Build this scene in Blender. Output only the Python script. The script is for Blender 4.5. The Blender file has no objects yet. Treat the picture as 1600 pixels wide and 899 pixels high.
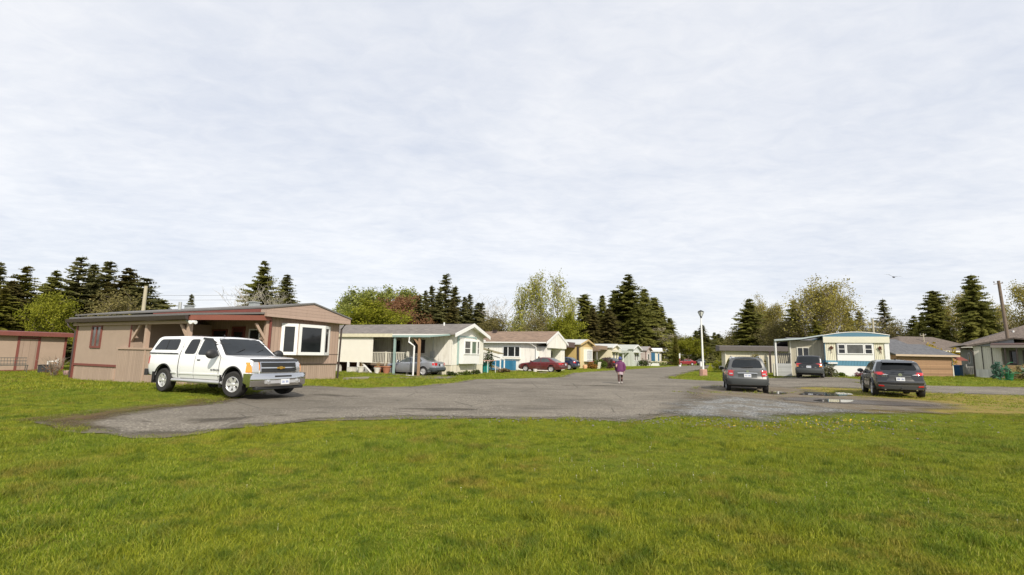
import bpy, bmesh, math, random
import numpy as np
from mathutils import Vector, Matrix, noise
from mathutils.bvhtree import BVHTree
PI = math.pi
rnd = random.Random(7)
scene = bpy.context.scene
col = scene.collection
CAM_H = 1.55; EXPO = 0.08
SUN_DIR = Vector((0.449, -1.15, 0.96)).normalized()      # towards the sun

def S(t):
    t = min(1.0, max(0.0, t)); return t*t*(3-2*t)
def gz(x, y):
    return .33*S((x-.45*y-1)/8)*S((y-26)/12) + .1*S((-6-x)/4)*S((x+20)/6)

# ------------------------------------------------------------------ materials
MATS = {}
def new_mat(name):
    m = bpy.data.materials.new(name); m.use_nodes = True
    nt = m.node_tree; nt.nodes.clear()
    out = nt.nodes.new('ShaderNodeOutputMaterial')
    bs = nt.nodes.new('ShaderNodeBsdfPrincipled')
    nt.links.new(bs.outputs[0], out.inputs[0])
    MATS[name] = m
    return m, nt, bs, out
def N(nt, t, **kw):
    n = nt.nodes.new(t)
    for k, v in kw.items():
        if k in n.inputs: n.inputs[k].default_value = v
        else: setattr(n, k, v)
    return n
def mix_rgb(nt, fac, a, b, mode='MIX'):
    n = nt.nodes.new('ShaderNodeMix'); n.data_type = 'RGBA'; n.blend_type = mode
    for sock, val in ((0, fac), (6, a), (7, b)):
        if hasattr(val, 'links') or isinstance(val, bpy.types.NodeSocket): nt.links.new(val, n.inputs[sock])
        elif sock == 0: n.inputs[0].default_value = val
        else: n.inputs[sock].default_value = (*val, 1) if len(val) == 3 else val
    return n.outputs[2]
def math_n(nt, op, a, b=None, c=None, clamp=False):
    n = nt.nodes.new('ShaderNodeMath'); n.operation = op; n.use_clamp = clamp
    for i, v in enumerate((a, b, c)):
        if v is None: continue
        if isinstance(v, bpy.types.NodeSocket): nt.links.new(v, n.inputs[i])
        else: n.inputs[i].default_value = v
    return n.outputs[0]
def ramp(nt, fac, stops):
    n = nt.nodes.new('ShaderNodeValToRGB')
    cr = n.color_ramp
    while len(cr.elements) < len(stops): cr.elements.new(.5)
    for e, (p, c) in zip(cr.elements, stops):
        e.position = p; e.color = (*c, 1) if len(c) == 3 else c
    nt.links.new(fac, n.inputs[0]); return n.outputs[0]
def nz(nt, vec, scale, detail=4, rough=.55, dist=0):
    n = nt.nodes.new('ShaderNodeTexNoise')
    n.inputs['Scale'].default_value = scale; n.inputs['Detail'].default_value = detail
    n.inputs['Roughness'].default_value = rough; n.inputs['Distortion'].default_value = dist
    if vec is not None: nt.links.new(vec, n.inputs['Vector'])
    return n.outputs[0]
def bump(nt, bs, h, strength, dist=.01):
    b = nt.nodes.new('ShaderNodeBump'); b.inputs['Strength'].default_value = strength
    b.inputs['Distance'].default_value = dist
    nt.links.new(h, b.inputs['Height']); nt.links.new(b.outputs[0], bs.inputs['Normal'])

def mat(name, base, rough=.7, metal=0, var=.12, vs=2.5, bs_=None, coat=0, spec=.5, col2=None):
    """plain coloured surface with blotchy variation"""
    if name in MATS: return MATS[name]
    m, nt, bs, out = new_mat(name)
    tc = N(nt, 'ShaderNodeTexCoord').outputs['Object']
    f = nz(nt, tc, vs, 5, .6)
    a = tuple(c*(1-var) for c in base); b = col2 or tuple(min(1, c*(1+var)) for c in base)
    c = mix_rgb(nt, f, a, b)
    nt.links.new(c, bs.inputs['Base Color'])
    bs.inputs['Roughness'].default_value = rough; bs.inputs['Metallic'].default_value = metal
    bs.inputs['Coat Weight'].default_value = coat; bs.inputs['Coat Roughness'].default_value = .06
    bs.inputs['Specular IOR Level'].default_value = spec
    if bs_: bump(nt, bs, nz(nt, tc, bs_[0], 4), bs_[1], .01)
    return m

def siding(name, base, spacing=.2, mode='V', groove=.12, var=.1, rough=.75, dirt=(.5, .45, .4), depth=.012, streak=.25):
    """boards: V = vertical grooves, H = horizontal laps, B = upright corrugation"""
    if name in MATS: return MATS[name]
    m, nt, bs, out = new_mat(name)
    tc = N(nt, 'ShaderNodeTexCoord').outputs['Object']
    sp = N(nt, 'ShaderNodeSeparateXYZ'); nt.links.new(tc, sp.inputs[0])
    if mode == 'H': t = sp.outputs[2]
    else: t = math_n(nt, 'ADD', sp.outputs[0], sp.outputs[1])
    t = math_n(nt, 'DIVIDE', t, spacing)
    fr = math_n(nt, 'FRACT', math_n(nt, 'ADD', t, 1000))
    fl = math_n(nt, 'FLOOR', t)
    wn = N(nt, 'ShaderNodeTexWhiteNoise', noise_dimensions='1D'); nt.links.new(fl, wn.inputs['W'])
    # weather streaks run down the boards
    mp = N(nt, 'ShaderNodeMapping'); nt.links.new(tc, mp.inputs[0]); mp.inputs['Scale'].default_value = (3, 3, .5)
    st = nz(nt, mp.outputs[0], 2.0, 5, .65)
    c = mix_rgb(nt, math_n(nt, 'MULTIPLY', wn.outputs[0], 1.0), tuple(x*(1-var) for x in base), tuple(min(.9, x*(1+var)) for x in base))
    sf = math_n(nt, 'MULTIPLY', math_n(nt, 'SUBTRACT', st, .5, clamp=True), 4*streak, clamp=True)
    c = mix_rgb(nt, sf, c, tuple(b*d for b, d in zip(base, dirt)))
    g = math_n(nt, 'LESS_THAN', fr, groove)
    c = mix_rgb(nt, math_n(nt, 'MULTIPLY', g, .45), c, tuple(b*.35 for b in base))
    nt.links.new(c, bs.inputs['Base Color'])
    bs.inputs['Roughness'].default_value = rough
    if mode == 'H': h = fr
    elif mode == 'B':
        h = math_n(nt, 'SINE', math_n(nt, 'MULTIPLY', t, 2*PI))
    else: h = math_n(nt, 'SUBTRACT', 1, g)
    h2 = math_n(nt, 'ADD', h, math_n(nt, 'MULTIPLY', nz(nt, tc, 25, 3), .15))
    bump(nt, bs, h2, .8, depth)
    return m

def shingle(name, base, col2):
    if name in MATS: return MATS[name]
    m, nt, bs, out = new_mat(name)
    tc = N(nt, 'ShaderNodeTexCoord').outputs['Object']
    mp = N(nt, 'ShaderNodeMapping'); nt.links.new(tc, mp.inputs[0]); mp.inputs['Scale'].default_value = (3.0, 1.0, 3)
    br = N(nt, 'ShaderNodeTexVoronoi'); br.inputs['Scale'].default_value = 3.2; nt.links.new(mp.outputs[0], br.inputs['Vector'])
    f = nz(nt, tc, 1.3, 6, .7)
    c = mix_rgb(nt, f, base, col2)
    bw = N(nt, 'ShaderNodeRGBToBW'); nt.links.new(br.outputs['Color'], bw.inputs[0]); c = mix_rgb(nt, .35, c, bw.outputs[0], 'OVERLAY')
    hs = N(nt, 'ShaderNodeHueSaturation'); hs.inputs['Saturation'].default_value = 1.0; nt.links.new(c, hs.inputs['Color'])
    nt.links.new(hs.outputs[0], bs.inputs['Base Color']); bs.inputs['Roughness'].default_value = .9
    bump(nt, bs, br.outputs['Distance'], .5, .02)
    return m

def paint(name, base, metal=.0, rough=.35, coat=1.0, dirt=.15):
    if name in MATS: return MATS[name]
    m, nt, bs, out = new_mat(name)
    tc = N(nt, 'ShaderNodeTexCoord').outputs['Object']
    sp = N(nt, 'ShaderNodeSeparateXYZ'); nt.links.new(tc, sp.inputs[0])
    low = math_n(nt, 'SUBTRACT', 1.0, math_n(nt, 'DIVIDE', sp.outputs[2], .75), clamp=True)   # road dirt on the sills
    f = math_n(nt, 'MULTIPLY', math_n(nt, 'MULTIPLY', low, nz(nt, tc, 7, 4)), dirt*6, clamp=True)
    c = mix_rgb(nt, f, base, (.16, .14, .11))
    nt.links.new(c, bs.inputs['Base Color'])
    bs.inputs['Metallic'].default_value = metal; bs.inputs['Roughness'].default_value = rough
    bs.inputs['Coat Weight'].default_value = coat; bs.inputs['Coat Roughness'].default_value = .05
    return m

def glass(name, tint=(.012, .014, .016), rough=.04, spec=.6):
    if name in MATS: return MATS[name]
    m, nt, bs, out = new_mat(name)
    tc = N(nt, 'ShaderNodeTexCoord').outputs['Object']
    c = mix_rgb(nt, nz(nt, tc, 3, 2), tuple(t*.5 for t in tint), tuple(t*1.6 for t in tint))
    nt.links.new(c, bs.inputs['Base Color'])
    bs.inputs['Roughness'].default_value = rough; bs.inputs['Specular IOR Level'].default_value = spec
    return m

# ------------------------------------------------------------------ objects
def tag(o, label=None, cat=None, group=None, kind=None):
    if label: o['label'] = label
    if cat: o['category'] = cat
    if group: o['group'] = group
    if kind: o['kind'] = kind
    return o
def empty(name, loc, rz=0, label=None, cat=None, group=None):
    o = bpy.data.objects.new(name, None); col.objects.link(o)
    o.location = loc; o.rotation_euler = (0, 0, rz); o.empty_display_size = .3
    return tag(o, label, cat, group)
def link_mesh(name, me, m, parent=None):
    o = bpy.data.objects.new(name, me); col.objects.link(o)
    if m is not None:
        for mm in (m if isinstance(m, (list, tuple)) else [m]): me.materials.append(mm)
    if parent is not None: o.parent = parent
    return o
def copy_tree(o, parent=None):
    c = o.copy(); col.objects.link(c); c.parent = parent
    if parent is not None and 'label' in c and False: del c['label']
    for ch in list(o.children): copy_tree(ch, c)
    return c

class MB:
    def __init__(s): s.v = []; s.f = []; s.mi = []; s.cur = 0; s.M = Matrix()
    def add(s, vs, fs):
        b = len(s.v); s.v += [s.M @ Vector(p) for p in vs]
        for f in fs: s.f.append([b+i for i in f]); s.mi.append(s.cur)
        return s
    def box(s, x0, x1, y0, y1, z0, z1):
        vs = [(x, y, z) for z in (z0, z1) for y in (y0, y1) for x in (x0, x1)]
        return s.add(vs, [(0,2,3,1),(4,5,7,6),(0,1,5,4),(2,6,7,3),(0,4,6,2),(1,3,7,5)])
    def prism(s, poly, axis, a, b):
        """poly of 2D points extruded along axis ('x': pts are (y,z); 'y': (x,z); 'z': (x,y))"""
        def P(p, t):
            return {'x': (t, p[0], p[1]), 'y': (p[0], t, p[1]), 'z': (p[0], p[1], t)}[axis]
        n = len(poly)
        vs = [P(p, a) for p in poly]+[P(p, b) for p in poly]
        fs = [tuple(range(n)), tuple(range(2*n-1, n-1, -1))]+[(i, (i+1) % n, n+(i+1) % n, n+i) for i in range(n)]
        return s.add(vs, fs)
    def tube(s, pts, r, n=8, cap=True):
        pts = [Vector(p) for p in pts]
        rs = r if isinstance(r, (list, tuple)) else [r]*len(pts)
        vs = []; fs = []
        for i, p in enumerate(pts):
            d = (pts[min(i+1, len(pts)-1)]-pts[max(i-1, 0)])
            if d.length < 1e-9: d = Vector((0, 0, 1))
            d.normalize()
            u = d.cross(Vector((0, 0, 1)) if abs(d.z) < .95 else Vector((1, 0, 0))).normalized(); w = d.cross(u)
            for k in range(n):
                a = 2*PI*k/n; vs.append(p+(u*math.cos(a)+w*math.sin(a))*rs[i])
        for i in range(len(pts)-1):
            for k in range(n):
                fs.append((i*n+k, i*n+(k+1) % n, (i+1)*n+(k+1) % n, (i+1)*n+k))
        if cap: fs.append(tuple(range(n-1, -1, -1))); fs.append(tuple((len(pts)-1)*n+k for k in range(n)))
        return s.add(vs, fs)
    def lathe(s, prof, c=(0, 0, 0), axis='z', n=24, cap=True):
        """prof: (radius, along) pairs"""
        vs = []; fs = []
        for r, h in prof:
            for k in range(n):
                a = 2*PI*k/n; x, y = r*math.cos(a), r*math.sin(a)
                p = {'z': (x, y, h), 'y': (x, h, y), 'x': (h, x, y)}[axis]
                vs.append((p[0]+c[0], p[1]+c[1], p[2]+c[2]))
        for i in range(len(prof)-1):
            for k in range(n):
                fs.append((i*n+k, i*n+(k+1) % n, (i+1)*n+(k+1) % n, (i+1)*n+k))
        if cap: fs.append(tuple(range(n-1, -1, -1))); fs.append(tuple((len(prof)-1)*n+k for k in range(n)))
        return s.add(vs, fs)
    def blob(s, c, r, n=10, m=6, jit=0):
        vs = []; fs = []
        for i in range(m+1):
            t = PI*i/m
            for k in range(n):
                a = 2*PI*k/n; j = 1+jit*(rnd.random()-.5)
                vs.append((c[0]+r[0]*math.sin(t)*math.cos(a)*j, c[1]+r[1]*math.sin(t)*math.sin(a)*j, c[2]+r[2]*math.cos(t)*j))
        for i in range(m):
            for k in range(n):
                fs.append((i*n+k, (i+1)*n+k, (i+1)*n+(k+1) % n, i*n+(k+1) % n))
        return s.add(vs, fs)
    def build(s, name, m, parent=None, smooth=False, bevel=0, fix=True):
        me = bpy.data.meshes.new(name)
        me.from_pydata([tuple(v) for v in s.v], [], s.f)
        if fix or bevel:
            bm = bmesh.new(); bm.from_mesh(me)
            bmesh.ops.remove_doubles(bm, verts=bm.verts, dist=1e-5) if smooth else None
            bmesh.ops.recalc_face_normals(bm, faces=bm.faces)
            if bevel:
                es = [e for e in bm.edges if len(e.link_faces) == 2 and e.calc_face_angle(0) > .6]
                bmesh.ops.bevel(bm, geom=es, offset=bevel, segments=1, affect='EDGES', clamp_overlap=True)
            bm.to_mesh(me); bm.free()
        if isinstance(m, (list, tuple)) and len(s.mi) == len(me.polygons):
            for p, i in zip(me.polygons, s.mi): p.material_index = i
        if smooth:
            for p in me.polygons: p.use_smooth = True
            me.set_sharp_from_angle(angle=math.radians(40))
        return link_mesh(name, me, m, parent)

def bx(name, m, parent, *b, bevel=0):
    return MB().box(*b).build(name, m, parent, bevel=bevel)

def chaikin(poly, n=1):
    for _ in range(n):
        q = []
        for i in range(len(poly)):
            a = Vector(poly[i]); b = Vector(poly[(i+1) % len(poly)])
            q += [tuple(a*.75+b*.25), tuple(a*.25+b*.75)]
        poly = q
    return poly

def roundc(poly, rad, k=3):
    out = []; n = len(poly)
    for i in range(n):
        a, b, c = Vector(poly[i-1]), Vector(poly[i]), Vector(poly[(i+1) % n])
        r1 = min(rad, (a-b).length*.4); r2 = min(rad, (c-b).length*.4)
        p, q = b+(a-b).normalized()*r1, b+(c-b).normalized()*r2
        for j in range(k+1):
            t = j/k; out.append(tuple((1-t)**2*p+2*t*(1-t)*b+t*t*q))
    return out

def sheet_bm(poly, cell, fn):
    """2D polygon cut by a grid, each vertex then mapped by fn(a, b) -> 3D"""
    bm = bmesh.new()
    vs = [bm.verts.new((p[0], p[1], 0)) for p in poly]
    f = bm.faces.new(vs)
    if f.normal.z < 0: f.normal_flip()
    bm.normal_update()
    if f.normal.z < 0: bmesh.ops.reverse_faces(bm, faces=[f])
    for ax in (0, 1):
        lo = min(p[ax] for p in poly); hi = max(p[ax] for p in poly)
        k = math.ceil(lo/cell+1e-6)
        while k*cell < hi-1e-6:
            co = [0, 0, 0]; no = [0, 0, 0]; co[ax] = k*cell; no[ax] = 1
            bmesh.ops.bisect_plane(bm, geom=bm.verts[:]+bm.edges[:]+bm.faces[:], plane_co=co, plane_no=no, dist=1e-5)
            k += 1
    bmesh.ops.triangulate(bm, faces=[f for f in bm.faces if len(f.verts) > 4])
    for v in bm.verts: v.co = fn(v.co.x, v.co.y)
    return bm
# ------------------------------------------------------------------ ground and roads
def smooth_noisy(poly, step=.35, amp=.12, seed=0, seg=6):
    """closed Catmull-Rom through poly, resampled, pushed about by noise"""
    P = [Vector((*p, 0)) for p in poly]; n = len(P); out = []
    for i in range(n):
        p0, p1, p2, p3 = P[i-1], P[i], P[(i+1) % n], P[(i+2) % n]
        L = (p2-p1).length; k = max(1, int(L/step)); k = min(k, 60)
        for j in range(k):
            t = j/k
            a = .5*((2*p1)+(-p0+p2)*t+(2*p0-5*p1+4*p2-p3)*t*t+(-p0+3*p1-3*p2+p3)*t**3)
            lin = p1.lerp(p2, t)
            q = lin.lerp(a, .45)
            dx = noise.noise(Vector((q.x*.8, q.y*.8, seed)))*amp+noise.noise(Vector((q.x*3, q.y*3, seed+5)))*amp*.55
            dy = noise.noise(Vector((q.x*.8, q.y*.8, seed+9)))*amp+noise.noise(Vector((q.x*3, q.y*3, seed+15)))*amp*.55
            out.append((q.x+dx, q.y+dy))
    return out
ROAD = [(-9.2, 9.95), (-8.5, 9.45), (-7.86, 9.1), (-6.47, 8.6), (-5.83, 9.3), (-5.16, 10.27), (-4.0, 11.4), (-2.7, 12.04), (-0.56, 12.1), (1.62, 12.28), (2.91, 12.1), (4.11, 13.26), (5.32, 14.46), (6.81, 15.54), (8.8, 17.95), (11.95, 23.11), (17.12, 28.6), (19.62, 27.87), (21.77, 25.38), (28.38, 24.49), (60, 26), (60, 34), (35.11, 30.8), (31.78, 30.95), (26.43, 31.0), (22.52, 31.95), (24.5, 33), (24.6, 40.5), (20.47, 40.5), (18, 36.5), (14.59, 34.61), (12.0, 37.36), (15.04, 44.48), (24.38, 64.62), (37.5, 90), (52, 96), (90, 112), (140, 125), (140, 132), (85, 120), (60, 112), (75, 150), (130, 260), (124, 260), (68, 150), (45, 115),
        (31.5, 94.88), (22.32, 76.06), (10.94, 55.69), (5.93, 46.28), (3.37, 36.05), (0.11, 32.89), (-0.83, 31.69), (-2.3, 31.15), (-3.06, 27.31), (-4.5, 23.82), (-5.65, 22.35), (-6.82, 21.45), (-8.36, 21.92), (-9.3, 20.5), (-9.0, 17.5), (-8.42, 14.2), (-8.9, 11.9)]
GRAVEL = [(4.32, 15.87), (6.31, 18.72), (8.53, 21.27), (10.01, 20.93), (10.6, 18.28), (11.06, 16.23), (12.36, 15.05), (9.34, 13.73), (7.3, 12.93), (5.9, 11.9), (5.27, 12.42), (4.47, 13.31), (3.59, 13.6)]
DIRT = [(9.0, 25.9), (11.8, 28.6), (15.6, 29.0), (16.6, 26.4), (15.0, 23.6), (17.4, 20.6), (16.9, 17.6), (14.4, 15.6), (12.08, 14.6), (9.5, 14.9), (7.0, 16.6), (6.6, 20.6)]
MOSSR = [(15.06, 29.1), (20.16, 28.37), (23.33, 26.3), (30.83, 24.3), (34, 21.0), (18.5, 15.5), (12.93, 14.82), (10.01, 14.7), (9.79, 17.67)]
MOSSL = [(-10.1, 9.7), (-10.0, 11.9), (-9.6, 13.6), (-9.6, 15.3), (-9.0, 16.2), (-7.7, 15.4), (-7.9, 13.2), (-8.2, 11.2), (-7.3, 9.5), (-7.6, 8.8), (-8.9, 9.1)]
PUD1 = [(13.0, 22.6), (14.1, 23.8), (15.5, 24.2), (15.9, 23.5), (15.2, 22.4), (14.4, 21.7), (13.5, 21.7), (12.7, 21.9)]
PUD2 = [(11.6, 19.1), (12.5, 19.6), (13.4, 19.4), (13.1, 18.8), (12.3, 18.3), (11.5, 18.4)]
PUD3 = [(12.04, 23.3), (12.9, 24.0), (12.9, 23.2), (12.1, 22.1), (11.5, 22.0)]
MUD = [(10.35, 20.43), (12.14, 20.9), (13.65, 20.1), (15.28, 19.5), (15.92, 18.08), (15.12, 17.1), (13.45, 17.1), (11.58, 17.6), (10.0, 18.74)]
polys = {}
def thin_edges(m, scale=7., soft=.18):
    """loose material scatters out towards its edge instead of stopping at a line"""
    nt = m.node_tree; out = next(n for n in nt.nodes if n.type == 'OUTPUT_MATERIAL'); src = out.inputs[0].links[0].from_socket
    at_ = nt.nodes.new('ShaderNodeAttribute'); at_.attribute_name = 'inside'
    g = N(nt, 'ShaderNodeNewGeometry').outputs['Position']
    n = math_n(nt, 'ADD', math_n(nt, 'MULTIPLY', nz(nt, g, scale, 6, .75), .7), math_n(nt, 'MULTIPLY', nz(nt, g, 1.1, 3), .5))
    k = math_n(nt, 'SUBTRACT', math_n(nt, 'ADD', math_n(nt, 'MULTIPLY', at_.outputs['Fac'], 1.0), n), .78)
    k = math_n(nt, 'DIVIDE', k, soft, clamp=True)
    tr = nt.nodes.new('ShaderNodeBsdfTransparent'); mx = nt.nodes.new('ShaderNodeMixShader'); nt.links.new(k, mx.inputs[0]); nt.links.new(tr.outputs[0], mx.inputs[1]); nt.links.new(src, mx.inputs[2]); nt.links.new(mx.outputs[0], out.inputs[0])
    return m
def sheet(name, poly, lift, m, kind='structure', step=.35, amp=.12, seed=0, cell=1.0, fade=0):
    pl = smooth_noisy(poly, step, amp, seed); polys[name] = pl
    bm = sheet_bm(pl, cell, lambda x, y: Vector((x, y, gz(x, y)+lift)))
    me = bpy.data.meshes.new(name); bm.to_mesh(me); bm.free()
    if fade:
        # how far each vertex lies inside the patch: the material lets stones and dirt thin out there
        A = np.array(pl); B = np.roll(A, -1, 0); V_ = np.array([v.co[:2] for v in me.vertices]); dmin = np.full(len(V_), 1e9)
        for a, b in zip(A, B):
            ab = b-a; L2 = max(1e-9, ab@ab); t = np.clip(((V_-a)@ab)/L2, 0, 1); d = np.linalg.norm(V_-(a+t[:, None]*ab), axis=1); dmin = np.minimum(dmin, d)
        at_ = me.attributes.new('inside', 'FLOAT', 'POINT'); at_.data.foreach_set('value', np.clip(dmin/fade, 0, 1).astype(np.float32))
        for poly_ in me.polygons: pass
    for p in me.polygons: p.use_smooth = True
    o = link_mesh(name, me, m); tag(o, kind=kind); return o

def ground_mat():
    m, nt, bs, out = new_mat('lawn_soil')
    g = N(nt, 'ShaderNodeNewGeometry').outputs['Position']
    n1 = nz(nt, g, .22, 6, .6); n2 = nz(nt, g, 1.7, 6, .65); n3 = nz(nt, g, 14, 6, .75); n4 = nz(nt, g, 60, 3, .7)
    c = mix_rgb(nt, n3, (.07, .105, .006), (.235, .275, .020))
    c = mix_rgb(nt, math_n(nt, 'MULTIPLY', ramp(nt, n1, [(.42, (0,)*3), (.62, (1,)*3)]), .75), c, mix_rgb(nt, n3, (.09, .12, .010), (.24, .25, .03)))
    c = mix_rgb(nt, math_n(nt, 'MULTIPLY', ramp(nt, n2, [(.56, (0,)*3), (.72, (1,)*3)]), .6), c, mix_rgb(nt, n3, (.10, .07, .02), (.22, .16, .05)))
    nt.links.new(c, bs.inputs['Base Color']); bs.inputs['Roughness'].default_value = .95; bs.inputs['Specular IOR Level'].default_value = .1
    bump(nt, bs, math_n(nt, 'ADD', n3, math_n(nt, 'MULTIPLY', n4, .6)), 1.0, .06)
    return m
def asphalt_mat():
    m, nt, bs, out = new_mat('old_asphalt')
    g = N(nt, 'ShaderNodeNewGeometry').outputs['Position']
    a = nz(nt, g, 95, 3, .8); b = nz(nt, g, .6, 7, .65); c3 = nz(nt, g, 5, 6, .7)
    vo = N(nt, 'ShaderNodeTexVoronoi'); vo.inputs['Scale'].default_value = 34; nt.links.new(g, vo.inputs['Vector'])
    sh = N(nt, 'ShaderNodeSeparateColor'); nt.links.new(vo.outputs['Color'], sh.inputs[0])
    c = ramp(nt, sh.outputs[0], [(0, (.075, .066, .054)), (.45, (.158, .140, .114)), (.8, (.225, .20, .163)), (1, (.42, .385, .32))])
    c = mix_rgb(nt, math_n(nt, 'MULTIPLY', a, .5), c, (.155, .134, .105))
    c = mix_rgb(nt, ramp(nt, b, [(.4, (0,)*3), (.68, (.6,)*3)]), c, (.24, .212, .168))
    # long patches of old repair and wet, dark hollows
    mp = N(nt, 'ShaderNodeMapping'); nt.links.new(g, mp.inputs[0]); mp.inputs['Scale'].default_value = (.35, 1.1, 1); mp.inputs['Rotation'].default_value = (0, 0, -.15)
    w = nz(nt, mp.outputs[0], .9, 6, .62)
    c = mix_rgb(nt, ramp(nt, w, [(.54, (0,)*3), (.66, (.7,)*3)]), c, (.085, .075, .060))
    w2 = nz(nt, g, .17, 5, .6); c = mix_rgb(nt, ramp(nt, w2, [(.44, (0,)*3), (.58, (.55,)*3)]), c, (.105, .092, .072))
    w3 = nz(nt, mp.outputs[0], 2.6, 6, .7); c = mix_rgb(nt, ramp(nt, w3, [(.60, (0,)*3), (.72, (.8,)*3)]), c, (.065, .055, .043))
    c = mix_rgb(nt, ramp(nt, c3, [(.62, (0,)*3), (.75, (.5,)*3)]), c, (.15, .135, .09))
    # cracks
    vc = N(nt, 'ShaderNodeTexVoronoi', feature='DISTANCE_TO_EDGE'); vc.inputs['Scale'].default_value = .32
    wv = mix_rgb(nt, .12, g, N(nt, 'ShaderNodeTexNoise', Scale=2.0).outputs['Color']); nt.links.new(wv, vc.inputs['Vector'])
    cr = math_n(nt, 'MULTIPLY', math_n(nt, 'LESS_THAN', vc.outputs['Distance'], .006), ramp(nt, b, [(.45, (0,)*3), (.5, (1,)*3)]))
    c = mix_rgb(nt, math_n(nt, 'MULTIPLY', cr, .6), c, (.06, .055, .045))
    nt.links.new(c, bs.inputs['Base Color']); bs.inputs['Roughness'].default_value = .9
    bs.inputs['Specular IOR Level'].default_value = .25
    bump(nt, bs, math_n(nt, 'ADD', vo.outputs['Distance'], math_n(nt, 'MULTIPLY', b, 3)), .8, .012)
    return m
def gravel_mat(name, stones, vs_, blend=(.2, .19, .17), amt=.2):
    m, nt, bs, out = new_mat(name)
    g = N(nt, 'ShaderNodeNewGeometry').outputs['Position']
    vo = N(nt, 'ShaderNodeTexVoronoi'); vo.inputs['Scale'].default_value = vs_; nt.links.new(g, vo.inputs['Vector'])
    sh = N(nt, 'ShaderNodeSeparateColor'); nt.links.new(vo.outputs['Color'], sh.inputs[0])
    c = ramp(nt, sh.outputs[0], [(i/(len(stones)-1), s) for i, s in enumerate(stones)])
    b = nz(nt, g, 1.2, 6, .7)
    c = mix_rgb(nt, ramp(nt, b, [(.45, (0,)*3), (.65, (amt*3,)*3)]), c, blend)
    nt.links.new(c, bs.inputs['Base Color']); bs.inputs['Roughness'].default_value = .85; bs.inputs['Specular IOR Level'].default_value = .3
    bump(nt, bs, vo.outputs['Distance'], 1, .03)
    return m
def soil_mat(name, a, b, c_, rough=.9, bsr=.8):
    m, nt, bs, out = new_mat(name)
    g = N(nt, 'ShaderNodeNewGeometry').outputs['Position']
    n1 = nz(nt, g, .9, 7, .65); n2 = nz(nt, g, 22, 5, .75)
    c = mix_rgb(nt, ramp(nt, n1, [(.4, (0,)*3), (.6, (1,)*3)]), a, b)
    c = mix_rgb(nt, ramp(nt, n2, [(.4, (0,)*3), (.66, (1,)*3)]), c, c_)
    nt.links.new(c, bs.inputs['Base Color']); bs.inputs['Roughness'].default_value = rough; bs.inputs['Specular IOR Level'].default_value = .2
    bump(nt, bs, n2, bsr, .03)
    return m
def water_mat():
    m, nt, bs, out = new_mat('puddle_water')
    g = N(nt, 'ShaderNodeNewGeometry').outputs['Position']
    bs.inputs['Base Color'].default_value = (.035, .03, .022, 1)
    c = mix_rgb(nt, nz(nt, g, 3, 3), (.02, .018, .014), (.06, .05, .04)); nt.links.new(c, bs.inputs['Base Color'])
    bs.inputs['Roughness'].default_value = .02; bs.inputs['IOR'].default_value = 1.33
    bump(nt, bs, nz(nt, g, 6, 2), .05, .002)
    return m

def axis_lines(lo, hi, step, far0, far1):
    a = list(np.arange(lo, hi+.01, step))
    g = step
    x = hi
    while x < far1: g *= 1.35; x += g; a.append(x)
    g = step; x = lo
    while x > far0: g *= 1.35; x -= g; a.insert(0, x)
    return a
X = axis_lines(-62, 72, 1, -900, 900); Y = axis_lines(-12, 112, 1, -300, 1600)
vs = [(x, y, gz(x, y)) for y in Y for x in X]; nx = len(X)
fs = [(j*nx+i, j*nx+i+1, (j+1)*nx+i+1, (j+1)*nx+i) for j in range(len(Y)-1) for i in range(nx-1)]
me = bpy.data.meshes.new('ground'); me.from_pydata(vs, [], fs)
for p in me.polygons: p.use_smooth = True
tag(link_mesh('ground', me, ground_mat()), kind='structure')
sheet('worn_verge', MOSSR, .012, thin_edges(soil_mat('worn_moss', (.21, .17, .035), (.15, .165, .022), (.27, .17, .055)), 4., .5), seed=3, amp=.4, fade=1.2, cell=.5)
sheet('muddy_verge', MOSSL, .034, thin_edges(soil_mat('mossy_dirt', (.12, .075, .03), (.14, .125, .02), (.085, .055, .035)), 4., .55), seed=4, amp=.35, fade=1.3, cell=.5)
PD_ = thin_edges(soil_mat('packed_dirt', (.17, .135, .09), (.23, .20, .155), (.10, .08, .055)), 3., .6)
sheet('road_shoulder', ROAD, .013, soil_mat('gritty_shoulder', (.15, .125, .09), (.20, .175, .135), (.10, .09, .05)), seed=21, amp=.42)
sheet('asphalt_road', ROAD, .024, thin_edges(asphalt_mat(), 9., .45), seed=1, amp=.22, fade=.7)
TAR = thin_edges(soil_mat('worn_dark_asphalt', (.095, .083, .066), (.13, .115, .093), (.07, .06, .047)), 4., .9)
for i_, pl_ in enumerate(([(2.6, 26.2), (4.6, 26.9), (6.9, 27.0), (8.6, 27.6), (8.4, 26.9), (6.4, 26.2), (4.2, 25.8), (2.4, 25.6)],
        [(-3.6, 13.9), (-2.4, 14.5), (-1.0, 14.3), (-.6, 13.7), (-1.8, 13.3), (-3.2, 13.3)], [(7.2, 21.2), (9.3, 22.3), (9.0, 21.3), (7.6, 20.6)], [(-6.6, 10.2), (-5.0, 11.9), (-5.6, 12.3), (-7.6, 10.9)], [(1.2, 19.6), (3.2, 20.3), (3.0, 19.5), (1.4, 19.1)], [(-7.6, 18.2), (-5.2, 18.0), (-4.8, 17.3), (-7.2, 17.3)])):
    sheet('worn_patch', pl_, .030, TAR, seed=30+i_, amp=.3, fade=.5, cell=.5)
sheet('dirt_parking', DIRT, .034, PD_, seed=5, amp=.6, fade=1.6, cell=.5)
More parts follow.
